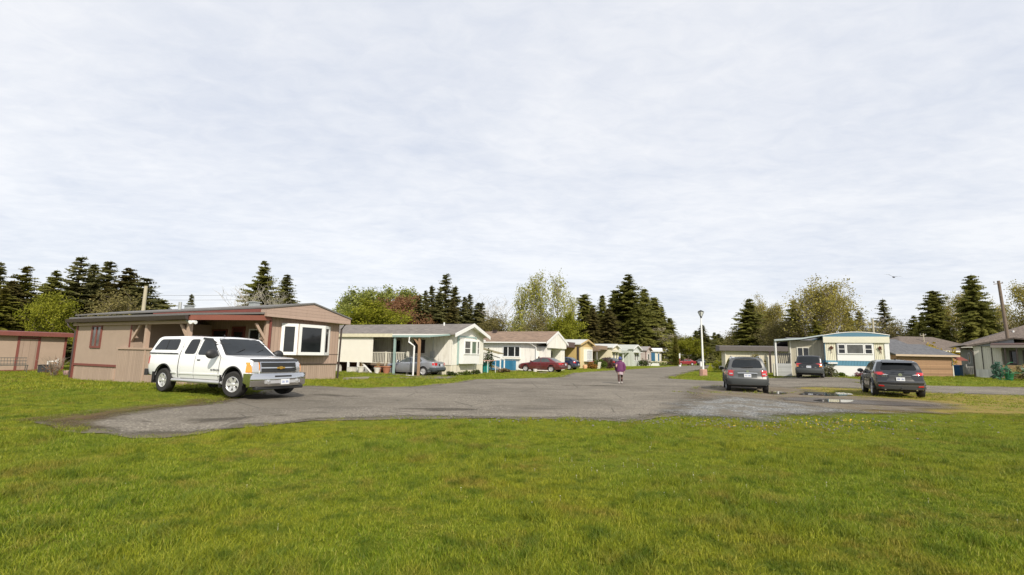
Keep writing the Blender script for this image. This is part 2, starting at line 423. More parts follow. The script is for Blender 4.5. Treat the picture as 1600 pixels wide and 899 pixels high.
sheet('gravel_patch', GRAVEL, .042, thin_edges(gravel_mat('crushed_gravel', [(.05, .05, .046), (.12, .122, .116), (.185, .188, .178), (.27, .268, .252), (.44, .435, .41)], 26, blend=(.15, .132, .10), amt=.55), 6., .6), seed=6, amp=.7, fade=1.5, cell=.5)
sheet('mud', MUD, .046, thin_edges(soil_mat('wet_mud', (.07, .054, .038), (.11, .088, .062), (.045, .035, .025), rough=.4), 3., .5), seed=7, amp=.5, fade=.9, cell=.5)
wm = water_mat()
sheet('puddle_water', PUD1, .052, wm, seed=8, amp=.35)
sheet('puddle_water', PUD2, .052, wm, seed=9, amp=.3)
sheet('puddle_water', PUD3, .052, wm, seed=10, amp=.3)
# driveways
sheet('driveway', [(-9.6, 29.5), (-3.9, 30.9), (-3.5, 34.2), (-5.0, 35.3), (-13, 38.3), (-14, 36.4), (-6.5, 33.0)], .02, MATS['old_asphalt'], seed=12, amp=.15, fade=.3)
sheet('driveway', [(3.2, 43.2), (6.2, 48.2), (3.8, 50.0), (-2, 52.3), (-3.5, 49.5), (1.0, 46.5), (2.0, 44.5)], .02, MATS['packed_dirt'], seed=13, amp=.15, fade=.5, cell=.5)

def inpoly(px, py, poly):
    inside = np.zeros(len(px), bool); n = len(poly); j = n-1
    for i in range(n):
        xi, yi = poly[i]; xj, yj = poly[j]
        if yi != yj:
            c = ((yi > py) != (yj > py)) & (px < (xj-xi)*(py-yi)/(yj-yi)+xi)
            inside ^= c
        j = i
    return inside

# ------------------------------------------------------------------ grass
def blade_mat():
    m, nt, bs, out = new_mat('grass_blade')
    g = N(nt, 'ShaderNodeNewGeometry'); pos = g.outputs['Position']; isl = g.outputs['Random Per Island']
    oi = N(nt, 'ShaderNodeObjectInfo').outputs['Random']
    n1 = nz(nt, pos, .26, 6, .6); n2 = nz(nt, pos, 1.1, 6, .65); n3 = nz(nt, pos, 3.2, 4, .6)
    c = ramp(nt, isl, [(0, (.055, .105, .004)), (.5, (.175, .255, .010)), (.85, (.31, .36, .022)), (.94, (.44, .41, .09)), (1, (.48, .37, .16))])
    c = mix_rgb(nt, ramp(nt, n1, [(.42, (0,)*3), (.58, (.85,)*3)]), c, mix_rgb(nt, isl, (.16, .19, .010), (.44, .42, .03)))
    c = mix_rgb(nt, ramp(nt, n2, [(.51, (0,)*3), (.66, (.8,)*3)]), c, mix_rgb(nt, isl, (.16, .115, .018), (.44, .31, .075)))
    c = mix_rgb(nt, ramp(nt, n3, [(.50, (0,)*3), (.64, (.78,)*3)]), c, (.042, .092, .005))
    c = mix_rgb(nt, .25, c, mix_rgb(nt, oi, (.04, .09, .008), (.26, .28, .04)))
    nt.links.new(c, bs.inputs['Base Color']); bs.inputs['Roughness'].default_value = .55; bs.inputs['Specular IOR Level'].default_value = .25
    tr = N(nt, 'ShaderNodeBsdfTranslucent'); nt.links.new(c, tr.inputs[0])
    mx = N(nt, 'ShaderNodeMixShader'); mx.inputs[0].default_value = .3
    nt.links.new(bs.outputs[0], mx.inputs[1]); nt.links.new(tr.outputs[0], mx.inputs[2]); nt.links.new(mx.outputs[0], out.inputs[0])
    return m
BL = blade_mat()
def tuft(seed, nb, rad, h, wid, lean=.5):
    r = random.Random(seed); vs = []; fs = []
    d0 = r.random()*2*PI
    for i in range(nb):
        a = r.random()*2*PI; q = rad*math.sqrt(r.random()); x, y = q*math.cos(a), q*math.sin(a)
        hh = h*(.45+.75*r.random()); da = d0+r.gauss(0, 1.1); dx, dy = math.cos(da), math.sin(da)
        ln = lean*hh*(.3+r.random()); w = wid*(.7+.6*r.random())
        fa = r.random()*PI; wx, wy = math.cos(fa)*w/2, math.sin(fa)*w/2
        b = len(vs)
        for t, ww in ((0, 1), (.55, .8)):
            cx, cy, cz = x+dx*ln*t*t, y+dy*ln*t*t, hh*t*(1-.15*t)
            vs += [(cx-wx*ww, cy-wy*ww, cz), (cx+wx*ww, cy+wy*ww, cz)]
        vs.append((x+dx*ln, y+dy*ln, hh*.85)); fs += [(b, b+1, b+3, b+2), (b+2, b+3, b+4)]
    me = bpy.data.meshes.new('grass_tuft'); me.from_pydata(vs, [], fs); me.materials.append(BL)
    return bpy.data.objects.new('grass_tuft', me)
tufts = [tuft(i, 42, .09, .046, .0042) for i in range(4)]+[tuft(10+i, 38, .10, .075, .0045, .9) for i in range(2)]+[tuft(20+i, 60, .28, .075, .013, .6) for i in range(3)]
def scatter(name, pts, rots, scales, idx, objs, m=None):
    me = bpy.data.meshes.new(name); me.from_pydata([tuple(p) for p in pts], [], [])
    a = me.attributes.new('rot', 'FLOAT_VECTOR', 'POINT'); a.data.foreach_set('vector', np.asarray(rots, np.float32).ravel())
    a = me.attributes.new('sc', 'FLOAT_VECTOR', 'POINT'); a.data.foreach_set('vector', np.asarray(scales, np.float32).ravel())
    a = me.attributes.new('idx', 'INT', 'POINT'); a.data.foreach_set('value', np.asarray(idx, np.int32))
    o = link_mesh(name, me, m)
    ng = bpy.data.node_groups.new(name+'_nodes', 'GeometryNodeTree')
    ng.interface.new_socket('Geometry', in_out='INPUT', socket_type='NodeSocketGeometry')
    ng.interface.new_socket('Geometry', in_out='OUTPUT', socket_type='NodeSocketGeometry')
    gi = ng.nodes.new('NodeGroupInput'); go = ng.nodes.new('NodeGroupOutput')
    ip = ng.nodes.new('GeometryNodeInstanceOnPoints'); g2 = ng.nodes.new('GeometryNodeGeometryToInstance')
    for ob in reversed(objs):
        oi = ng.nodes.new('GeometryNodeObjectInfo'); oi.inputs['Object'].default_value = ob
        ng.links.new(oi.outputs['Geometry'], g2.inputs[0])
    ip.inputs['Pick Instance'].default_value = True
    def attr(nm, ty):
        n = ng.nodes.new('GeometryNodeInputNamedAttribute'); n.data_type = ty; n.inputs['Name'].default_value = nm; return n.outputs['Attribute']
    ng.links.new(gi.outputs[0], ip.inputs['Points']); ng.links.new(g2.outputs[0], ip.inputs['Instance'])
    er = ng.nodes.new('FunctionNodeEulerToRotation'); ng.links.new(attr('rot', 'FLOAT_VECTOR'), er.inputs[0])
    ng.links.new(er.outputs[0], ip.inputs['Rotation']); ng.links.new(attr('sc', 'FLOAT_VECTOR'), ip.inputs['Scale'])
    ng.links.new(attr('idx', 'INT'), ip.inputs['Instance Index']); ng.links.new(ip.outputs[0], go.inputs[0])
    md = o.modifiers.new('scatter', 'NODES'); md.node_group = ng
    return o
R_ = np.random.default_rng(5)
NOGRASS = [polys['asphalt_road'], polys['gravel_patch'], polys['dirt_parking']]
FOOT = []      # building footprints, filled below
def noise_arr(x, y, s, seed=0):
    return np.array([noise.noise(Vector((a*s, b*s, seed))) for a, b in zip(x, y)])
def make_grass():
    P = []; RR = []; SC = []; ID = []
    for (y0, y1, dens, near) in ((2.6, 6.5, 235, 1), (6.5, 10.5, 120, 1), (10.5, 17, 62, 1), (17, 27, 9, 0), (27, 48, 4.5, 0), (48, 75, 2.0, 0)):
        xm = 1.12*y1+1.5; n = int(2*xm*(y1-y0)*dens)
        x = R_.uniform(-xm, xm, n); y = R_.uniform(y0, y1, n)
        k = np.abs(x) < 1.12*y+1.5
        x, y = x[k], y[k]
        bad = np.zeros(len(x), bool)
        jx, jy = x+R_.normal(0, .24, len(x)), y+R_.normal(0, .24, len(x))
        for pl in NOGRASS: bad |= inpoly(jx, jy, pl)
        for pl in FOOT: bad |= inpoly(x, y, pl)
        worn = inpoly(x, y, polys['worn_verge'])
        mud = inpoly(x, y, polys['muddy_verge'])
        keep = ~bad & ~(worn & (R_.random(len(x)) < .35)) & ~(mud & (R_.random(len(x)) < .35))
        # a few stray tufts on the dirt
        stray = inpoly(x, y, polys['dirt_parking']) & ~inpoly(x, y, polys['mud']) & ~inpoly(x, y, polys['gravel_patch']) & (R_.random(len(x)) < .08)
        keep |= stray
        x, y = x[keep], y[keep]; worn = worn[keep]
        n = len(x)
        big = noise_arr(x, y, .45, 2); big2 = noise_arr(x, y, 1.6, 7)
        s = 1+.55*big+.6*big2
        s = np.clip(s, .45, 1.7)
        s = np.where(worn, s*.6, s)
        sx = R_.uniform(.8, 1.25, n)*(1 if near else 1.25)
        sc = np.stack([sx, sx, s*R_.uniform(.75, 1.25, n)], 1)
        if near:
            idx = R_.integers(0, 4, n); idx = np.where((big+big2*.9 > .30) | (R_.random(n) < .05), 4+R_.integers(0, 2, n), idx)
        else: idx = 6+R_.integers(0, 3, n)
        z = np.array([gz(a, b) for a, b in zip(x, y)])
        P.append(np.stack([x, y, z-.002], 1)); SC.append(sc); ID.append(idx)
        RR.append(np.stack([R_.normal(0, .12, n), R_.normal(0, .12, n), R_.uniform(0, 2*PI, n)], 1))
    o = scatter('grass', np.concatenate(P), np.concatenate(RR), np.concatenate(SC), np.concatenate(ID), tufts, BL)
    tag(o, 'mown green lawn grass with yellow and brown patches', 'grass', kind='stuff')


def flowers(name, label, cat, m, pts, size, h, stem):
    vs = []; fs = []
    for (x, y) in pts:
        z = gz(x, y)+h*(.6+.6*rnd.random()); r = size*(.7+.6*rnd.random()); b = len(vs)
        tx, ty = rnd.gauss(0, .3), rnd.gauss(0, .3)
        for k in range(7):
            a = 2*PI*k/7; rr = r*(1 if k % 2 else .8)
            vs.append((x+rr*math.cos(a), y+rr*math.sin(a), z+tx*rr*math.cos(a)+ty*rr*math.sin(a)))
        vs.append((x, y, z+r*.5)); fs += [(b+k, b+(k+1) % 7, b+7) for k in range(7)]
        b = len(vs); vs += [(x-.002, y, gz(x, y)), (x+.002, y, gz(x, y)), (x, y, z)]; fs.append((b, b+1, b+2))
    me = bpy.data.meshes.new(name); me.from_pydata(vs, [], fs)
    tag(link_mesh(name, me, m), label, cat, kind='stuff')
dp = []
for cx, cy, sp, n in ((8.3, 12.6, .7, 46), (7.0, 11.6, .8, 16), (5.2, 11.2, .9, 16), (9.6, 13.2, .6, 10), (4.3, 12.3, .5, 7)):
    for _ in range(n): dp.append((rnd.gauss(cx, sp), rnd.gauss(cy, sp*.45)))
flowers('dandelion_flowers', 'scattered yellow dandelions in the grass beside the gravel patch', 'flowers', mat('dandelion', (.55, .36, .02), var=.25), dp, .018, .065, 0)
wp = [(rnd.gauss(1.9, 1.1), rnd.gauss(6.9, 1.0)) for _ in range(42)]+[(rnd.uniform(-6, 7), rnd.uniform(4.4, 10)) for _ in range(34)]
flowers('daisy_flowers', 'tiny white daisies dotted through the mown lawn', 'flowers', mat('daisy', (.5, .46, .36), var=.1), wp, .007, .05, 0)
# loose pebbles and leaf litter on the edges
def litter():
    vs = []; fs = []
    pts = [(rnd.gauss(7, 2.2), rnd.gauss(13.0, .8)) for _ in range(500)]+[(rnd.gauss(5.8, 1.8), rnd.gauss(12.0, .7)) for _ in range(420)]+[(rnd.uniform(-4, 4), rnd.gauss(12.1, .25)) for _ in range(260)]+[(rnd.gauss(9.0, 1.8), rnd.gauss(17.5, 2.2)) for _ in range(700)]
    for x, y in pts:
        r = .008+.02*rnd.random()**2; z = gz(x, y)+.03+r*.4; b = len(vs)
        for dx, dy, dz in ((1, 0, 0), (0, 1, 0), (-1, 0, 0), (0, -1, 0), (0, 0, .7), (0, 0, -.7)):
            j = .7+.6*rnd.random(); vs.append((x+dx*r*j, y+dy*r*j, z+dz*r*j))
        fs += [(b+i, b+(i+1) % 4, b+4) for i in range(4)]+[(b+(i+1) % 4, b+i, b+5) for i in range(4)]
    me = bpy.data.meshes.new('pebbles'); me.from_pydata(vs, [], fs)
    tag(link_mesh('pebbles', me, mat('pebble', (.17, .16, .14), var=.5, vs=9)), 'loose grey pebbles spread over the gravel and road edge', 'pebbles', kind='stuff')
litter()
# ------------------------------------------------------------------ houses
GD = glass('window_glass'); GC = glass('curtained_glass', (.11, .11, .105), .12, .5); GG = glass('green_curtain_glass', (.12, .16, .12), .12, .5); GW = glass('blind_glass', (.42, .44, .45), .2, .5)
WHITE = mat('white_trim', (.72, .72, .70), .5, var=.06, vs=4)
OFFW = mat('aged_white_trim', (.58, .56, .48), .6, var=.12, vs=3)
DARKW = mat('painted_shade_dark', (.02, .018, .016), .9)  # near-black colour standing in for shade in open carport and porch spaces
RED = mat('red_brown_trim', (.17, .05, .038), .65, var=.25, vs=3, bs_=(30, .3))
DKBR = mat('dark_brown_metal', (.045, .032, .028), .5, var=.2)
CONC = mat('concrete', (.33, .31, .28), .9, var=.2, vs=3, bs_=(40, .5))
WOODP = mat('weathered_post_wood', (.30, .19, .11), .8, var=.3, vs=5, bs_=(30, .4))

def wm_(side, pos):
    if side == 'F': return Matrix(((1, 0, 0, 0), (0, -1, 0, pos), (0, 0, 1, 0), (0, 0, 0, 1)))
    if side == 'L': return Matrix(((0, -1, 0, pos), (1, 0, 0, 0), (0, 0, 1, 0), (0, 0, 0, 1)))
    if side == 'R': return Matrix(((0, 1, 0, pos), (1, 0, 0, 0), (0, 0, 1, 0), (0, 0, 0, 1)))
def window(parent, side, pos, a0, a1, z0, z1, fm=None, fw=.07, mull=(), bars=(), gm=None, out=.05, name='window', label=None):
    WM = side if isinstance(side, Matrix) else wm_(side, pos)
    b = MB(); b.M = WM; o = out
    b.box(a0, a1, -.02, o, z0, z0+fw); b.box(a0, a1, -.02, o, z1-fw, z1)
    b.box(a0, a0+fw, -.02, o-.002, z0+fw, z1-fw); b.box(a1-fw, a1, -.02, o-.002, z0+fw, z1-fw)
    for m in mull: x = a0+(a1-a0)*m; b.box(x-fw*.4, x+fw*.4, -.02, o-.004, z0+fw, z1-fw)
    for (f0, f1, h) in bars:
        z = z0+(z1-z0)*h; b.box(a0+(a1-a0)*f0+fw*.3, a0+(a1-a0)*f1-fw*.3, -.02, o-.006, z-fw*.3, z+fw*.3)
    w = b.build(name, fm or WHITE, parent)
    if label: w['label'] = label
    p = MB(); p.M = WM; p.box(a0+fw*.5, a1-fw*.5, -.01, o*.3, z0+fw*.5, z1-fw*.5); p.build('pane', gm or GD, w)
    return w
def door(parent, side, pos, a0, a1, z0, z1, m, fm=None, glassy=False):
    b = MB(); b.M = wm_(side, pos)
    b.box(a0, a1, -.02, .03, z0, z1); d = b.build('door', m, parent)
    f = MB(); f.M = wm_(side, pos); f.box(a0-.08, a0, -.02, .045, z0, z1+.08); f.box(a1, a1+.08, -.02, .045, z0, z1+.08); f.box(a0, a1, -.02, .045, z1, z1+.08)
    f.build('door_frame', fm or WHITE, d)
    h = MB(); h.M = wm_(side, pos); h.tube([(a1-.1, .03, z0+1), (a1-.1, .08, z0+1)], .025, 8); h.build('handle', MATS['dark_brown_metal'], d)
    if glassy:
        g = MB(); g.M = wm_(side, pos); g.box(a0+.12, a1-.12, .03, .04, z0+.9, z1-.2); g.build('pane', GD, d)
    return d
def gable_roof(parent, m, w, y0, y1, ze, zp, ov=.3, th=.1, xp=None, name='roof'):
    xp = w/2 if xp is None else xp
    poly = [(-ov, ze-ov*(zp-ze)/xp), (xp, zp), (w+ov, ze-ov*(zp-ze)/(w-xp)), (w+ov, ze-ov*(zp-ze)/(w-xp)+th), (xp, zp+th), (-ov, ze-ov*(zp-ze)/xp+th)]
    return MB().prism(poly, 'y', y0, y1).build(name, m, parent)
def gable_body(parent, m, w, l, ze, zp, z0=0, name='wall', y0=0, xp=None):
    xp = w/2 if xp is None else xp
    return MB().prism([(0, z0), (w, z0), (w, ze), (xp, zp), (0, ze)], 'y', y0, l).build(name, m, parent)
def rake(parent, m, w, y, ze, zp, ov, h=.2, name='bargeboard', xp=None, t=.04):
    xp = w/2 if xp is None else xp
    s1 = (zp-ze)/xp; s2 = (zp-ze)/(w-xp); b = MB()
    b.prism([(-ov, ze-ov*s1-h+.1), (xp, zp-h+.1), (xp, zp+.12), (-ov, ze-ov*s1+.12)], 'y', y-t, y)
    b.prism([(xp, zp-h+.1), (w+ov, ze-ov*s2-h+.1), (w+ov, ze-ov*s2+.12), (xp, zp+.12)], 'y', y-t, y)
    return b.build(name, m, parent)
def foot(o_loc, rz, x0, x1, y0, y1):
    c, s = math.cos(rz), math.sin(rz)
    FOOT.append([(o_loc[0]+c*x-s*y, o_loc[1]+s*x+c*y) for x, y in ((x0, y0), (x1, y0), (x1, y1), (x0, y1))])
def vents(parent, pts, m):
    for x, y, z in pts:
        b = MB(); b.box(x-.18, x+.18, y-.2, y+.2, z-.2, z+.16); b.box(x-.24, x+.24, y-.26, y+.26, z+.16, z+.2); b.build('roof_vent', m, parent)
def pipe(name, pts, r, m, parent): return MB().tube(pts, r, 8).build(name, m, parent, smooth=True)

# ---- house 1: pinkish brown home on the left
def house1():
    loc = (-11.6, 23.4, gz(-11.6, 23.4)-.02); rz = math.radians(63); w = 4.45; l = 17.5
    r = empty('mobile_home', loc, rz, 'pinkish brown mobile home with red trim and covered patio behind the white pickup truck', 'mobile home', 'mobile homes along the park road')
    foot(loc, rz, -3.6, w, -.1, 10); foot(loc, rz, -.2, w, 8, l)
    PK = siding('tan_grooved_siding', (.37, .265, .205), .2, 'V', .10, var=.05, streak=.2)
    SK = siding('tan_skirting', (.37, .275, .21), .13, 'V', .14, var=.07)
    STC = mat('tan_stucco', (.345, .26, .20), .9, var=.12, vs=2, bs_=(18, .35))
    LAP = siding('tan_lap_siding', (.40, .29, .235), .16, 'H', .12, var=.04)
    RF = mat('dark_roof_felt', (.14, .135, .13), .9, var=.2, bs_=(20, .4))
    TANW = mat('tan_painted_wood', (.40, .29, .22), .75, var=.12, vs=4)
    bx('wall', PK, r, 0, w, 0, l, .82, 3.1)
    bx('skirting', SK, r, .03, w-.03, .03, l-.03, -.1, .82)
    MB().box(-.004, w+.02, -.018, -.001, .80, .84).box(-.004, w+.02, -.018, -.001, 1.32, 1.345).build('wall_batten', mat('dark_band_brown', (.10, .07, .055), .8), r)  # two thin dark brown bands across the gable end
    # pediment
    pz = 3.02
    MB().prism([(-.42, pz+.04), (w+.40, pz-.02), (w+.40, pz+.26), (w*.5, pz+.86), (-.42, pz+.42)], 'y', -.42, .02).build('gable_panel', LAP, r)
    poly = [(-.46, pz+.42), (w*.5, pz+.865), (w+.44, pz+.26), (w+.44, pz+.33), (w*.5, pz+.94), (-.46, pz+.49)]
    MB().prism(poly, 'y', -.47, l+.3).build('roof', RF, r)
    # red fascia under the main eave + gutter
    MB().box(-.46, -.42, .02, 9.0, pz+.14, pz+.40).build('fascia', RED, r)
    vents(r, [(1.6, 3.4, pz+.85), (2.0, 10, pz+.9)], mat('galvanised', (.45, .47, .46), .5, .6))
    pipe('flue_pipe', [(.9, 9, pz+.5), (.9, 9, pz+1.15)], .09, MATS['galvanised'], r)
    # bay window, three white framed lights
    A_, B_, C_, D_ = (.72, 0), (1.42, -.42), (3.02, -.42), (3.78, 0)
    fb = MB().prism([A_, B_, C_, D_], 'z', 1.30, 2.80).build('bay_window', mat('bay_frame_tan', (.30, .215, .165), .75), r)
    for p, q in ((A_, B_), (B_, C_), (C_, D_)):
        p, q = Vector((*p, 0)), Vector((*q, 0)); u = (q-p).normalized(); L_ = (q-p).length; n_ = Vector((u.y, -u.x, 0))
        M_ = Matrix(((u.x, n_.x, 0, p.x), (u.y, n_.y, 0, p.y), (0, 0, 1, 0), (0, 0, 0, 1)))
        window(fb, M_, 0, .025, L_-.025, 1.28, 2.82, WHITE, .15, out=.05)
    # downpipe on the far corner
    pipe('downpipe', [(w+.3, -.2, pz+.05), (w+.07, -.1, pz-.3), (w+.05, -.05, .3), (w+.05, -.05, 0)], .05, DKBR, r)
    # covered patio in front of the long wall
    X0 = -3.55
    MB().prism([(X0-.25, 2.86), (-.42, 3.17), (-.42, 3.25), (X0-.25, 2.94)], 'y', -.28, 9.8).build('patio_roof', RF, r)
    MB().prism([(X0-.2, 2.66), (-.02, 2.90), (-.02, 3.13), (X0-.2, 2.88)], 'y', -.27, -.13).build('beam', mat('brick_red_paint', (.22, .075, .05), .6, var=.15), r)
    MB().prism([(X0-.24, 2.66), (X0-.24, 2.86), (X0-.38, 2.84), (X0-.34, 2.68)], 'y', -.2, 9.9).build('gutter', DKBR, r)
    MB().box(X0-.1, X0+.05, .0, 9.7, 2.52, 2.66).build('patio_beam', TANW, r)
    for y in (.0, 3.1):
        b = MB(); b.box(X0-.06, X0+.1, y, y+.16, 0, 2.55)
        b.prism([(y+.16, 1.85), (y+.75, 2.5), (y+.60, 2.5), (y+.16, 2.05)], 'x', X0-.02, X0+.06) if y < 1 else b.prism([(4.38, 1.75), (3.72, 2.5), (3.86, 2.5), (4.38, 1.95)], 'x', X0-.02, X0+.06)
        b.build('post', TANW, r)
    b = MB(); b.box(-.18, -.02, -.12, .04, 0, 2.95); b.prism([(-.18, 1.95), (-.75, 2.72), (-.60, 2.72), (-.18, 2.15)], 'y', -.08, .0)
    b.build('post', TANW, r)
    bx('corner_board', RED, r, -.03, .06, -.2, -.13, 0, 2.95)
    # boarded patio rail
    MB().box(X0-.09, X0-.065, .16, 5.2, -.05, 1.42).build('patio_panel', SK, r)
    MB().box(X0-.14, X0+.12, .1, 5.25, 1.42, 1.50).build('handrail', TANW, r)
    MB().box(X0, 0, .1, 4.35, .0, .55).build('deck', mat('deck_wood', (.20, .15, .11), .85), r)
    # post in middle of rail + framed screen above
    MB().box(X0-.12, X0-.095, 2.9, 2.98, 0, 1.42).build('rail_post', TANW, r)
    # enclosed room at the end
    bx('room_wall', STC, r, X0, 0, 4.4, 9.4, .62, 2.72)
    bx('room_skirting', SK, r, X0+.02, 0, 4.42, 9.38, -.3, .62)
    bx('room_wall_band', RED, r, X0-.03, X0-.001, 5.3, 9.42, .60, .70)
    bx('corner_board', RED, r, X0-.04, X0+.08, 9.34, 9.46, -.3, 2.72)
    bx('corner_board', RED, r, X0-.028, X0-.001, 4.42, 4.5, 1.5, 2.6)
    w1 = window(r, 'L', X0, 7.0, 7.95, 1.45, 2.55, RED, .1, mull=(.5,), gm=GC)
    bx('access_hatch', TANW, r, X0-.02, X0+.02, 5.45, 5.65, -.1, .5)
    # recessed wall things seen under the roof
    window(r, 'L', -.001, 3.0, 4.2, 1.35, 2.5, RED, .08, gm=GD)
    door(r, 'L', -.001, 1.7, 2.55, .55, 2.55, mat('maroon_door', (.10, .022, .02), .5), RED, True)
    window(r, 'L', -.001, .5, 1.3, 1.2, 2.5, MATS['white_trim'], .06, gm=GD)
    pipe('downpipe', [(X0-.3, 9.8, 2.7), (X0-.25, 9.75, 2.5), (X0-.05, 9.5, 2.25), (X0-.05, 9.5, 0)], .04, DKBR, r)
    # flood lights on the corner post
    f = MB(); f.tube([(X0-.06, .05, 2.62), (X0-.18, .02, 2.64)], .035, 8); f.blob((X0-.06, .06, 2.62), (.09, .09, .09)); fl = f.build('flood_light', MATS['galvanised'], r, smooth=True)
    for dx, dy in ((-.2, -.32), (-.08, -.45)):
        f = MB(); f.tube([(X0-.1, 0, 2.62), (X0+dx, dy, 2.56)], [.04, .075], 10); f.build('lamp_head', WHITE, fl, smooth=True)
    MB().box(w-.2, w+1.6, -.9, -.72, -.02, .10).build('edging_timber', mat('grey_timber', (.25, .22, .18), .9), r)
    return r
house1()

# ---- low shed with red trim at the left edge
def shed():
    loc = (-29.9, 33.2, 0); rz = math.radians(-122)    # local x runs towards the left of the photo
    dx, dy = (-31.2+29.9), (31.17-33.2); rz = math.atan2(dy, dx)
    r = empty('garden_shed', loc, rz, 'low pinkish brown shed with dark red roof edge left of the mobile home', 'shed')
    ST = MATS['tan_stucco']; l = 12.0
    b = MB(); b.box(0, l, -4, 0, 0, 2.2); b.build('wall', ST, r)
    MB().prism([(0.35, 2.2), (.35, 2.45), (-4.3, 2.6), (-4.3, 2.4)], 'x', -.9, l+.3).build('roof', RED, r)
    for x in (.0, 2.15, 1.05-.0):
        pass
    for x in (-.02, 1.30, 2.26, 6.0):
        bx('trim_board', RED, r, x, x+.12, .001, .035, 0, 2.2)
    bx('door', siding('shed_door_boards', (.30, .22, .17), .3, 'V', .03), r, 1.42, 2.26, .001, .022, .05, 2.02)
    bx('door_head', RED, r, 1.42, 2.26, .001, .04, 2.02, 2.12)
    bx('sill_board', RED, r, -.02, l, .001, .03, -.02, .07)
    foot(loc, rz, 0, l, -4, .1)
shed()
def small_things_left():
    # white plastic garden chair
    t = empty('garden_chair', (-28.6, 31.0, 0), math.radians(-40), 'white plastic garden chair by the red trimmed shed', 'chair')
    W = mat('white_plastic', (.75, .75, .73), .35)
    MB().box(-.22, .22, -.22, .22, .40, .44).build('seat', W, t, bevel=.01)
    b = MB(); b.box(-.22, .22, .20, .24, .78, .84)
    for k in range(5): b.box(-.2+k*.09, -.155+k*.09, .2, .235, .44, .78)
    b.build('backrest', W, t)
    for sx in (-1, 1):
        MB().tube([(sx*.24, -.2, .64), (sx*.25, .2, .66)], .025, 6).tube([(sx*.24, -.2, .42), (sx*.24, -.2, .64)], .02, 6).build('armrest', W, t, smooth=True)
        for sy in (-1, 1): MB().tube([(sx*.2, sy*.2, .42), (sx*.24, sy*.24, 0)], [.028, .02], 6).build('leg', W, t, smooth=True)
    t = MB(); t.box(-.45, .45, -.3, .3, 0, .42); t.box(-.48, .48, -.33, .33, .42, .47)
    o = t.build('storage_box', mat('black_plastic', (.02, .02, .022), .5), None, bevel=.02); o.location = (-28.2, 30.2, 0); o.rotation_euler.z = -1
    tag(o, 'low black plastic storage box beside the white garden chair', 'box')
    # wire bench
    t = empty('wire_bench', (-29.6, 29.2, 0), math.atan2(-2.03, -1.3), 'dark wire mesh bench standing against the shed wall at the left edge', 'bench')
    G = mat('grey_wire', (.10, .11, .10), .5, .5)
    b = MB()
    for k in range(9): b.tube([(-.8+k*.2, .0, .42), (-.8+k*.2, .4, .44)], .012, 5)
    for y in (0, .2, .4): b.tube([(-.85, y, .43), (.85, y, .43)], .018, 5)
    b.build('seat', G, t)
    b = MB()
    for k in range(13): b.tube([(-.8+k*.133, .0, .45), (-.8+k*.133, -.08, .85)], .01, 5)
    for z in (.5, .68, .86): b.tube([(-.85, -.02-(z-.45)*.15, z), (.85, -.02-(z-.45)*.15, z)], .018, 5)
    b.build('backrest', G, t)
    for sx in (-.8, .8):
        for y in (.02, .38): MB().tube([(sx, y, .43), (sx, y, 0)], .02, 6).build('leg', G, t)
    o = MB().lathe([(.02, 0), (.13, .01), (.17, .16), (.19, .24), (.18, .25), (.14, .22)], n=14).build('flower_pot', mat('pink_pot', (.45, .30, .28), .7), None, smooth=True)
    o.location = (-24.6, 27.6, 0); tag(o, 'small pale pot on the grass at the mobile home corner', 'pot')
small_things_left()

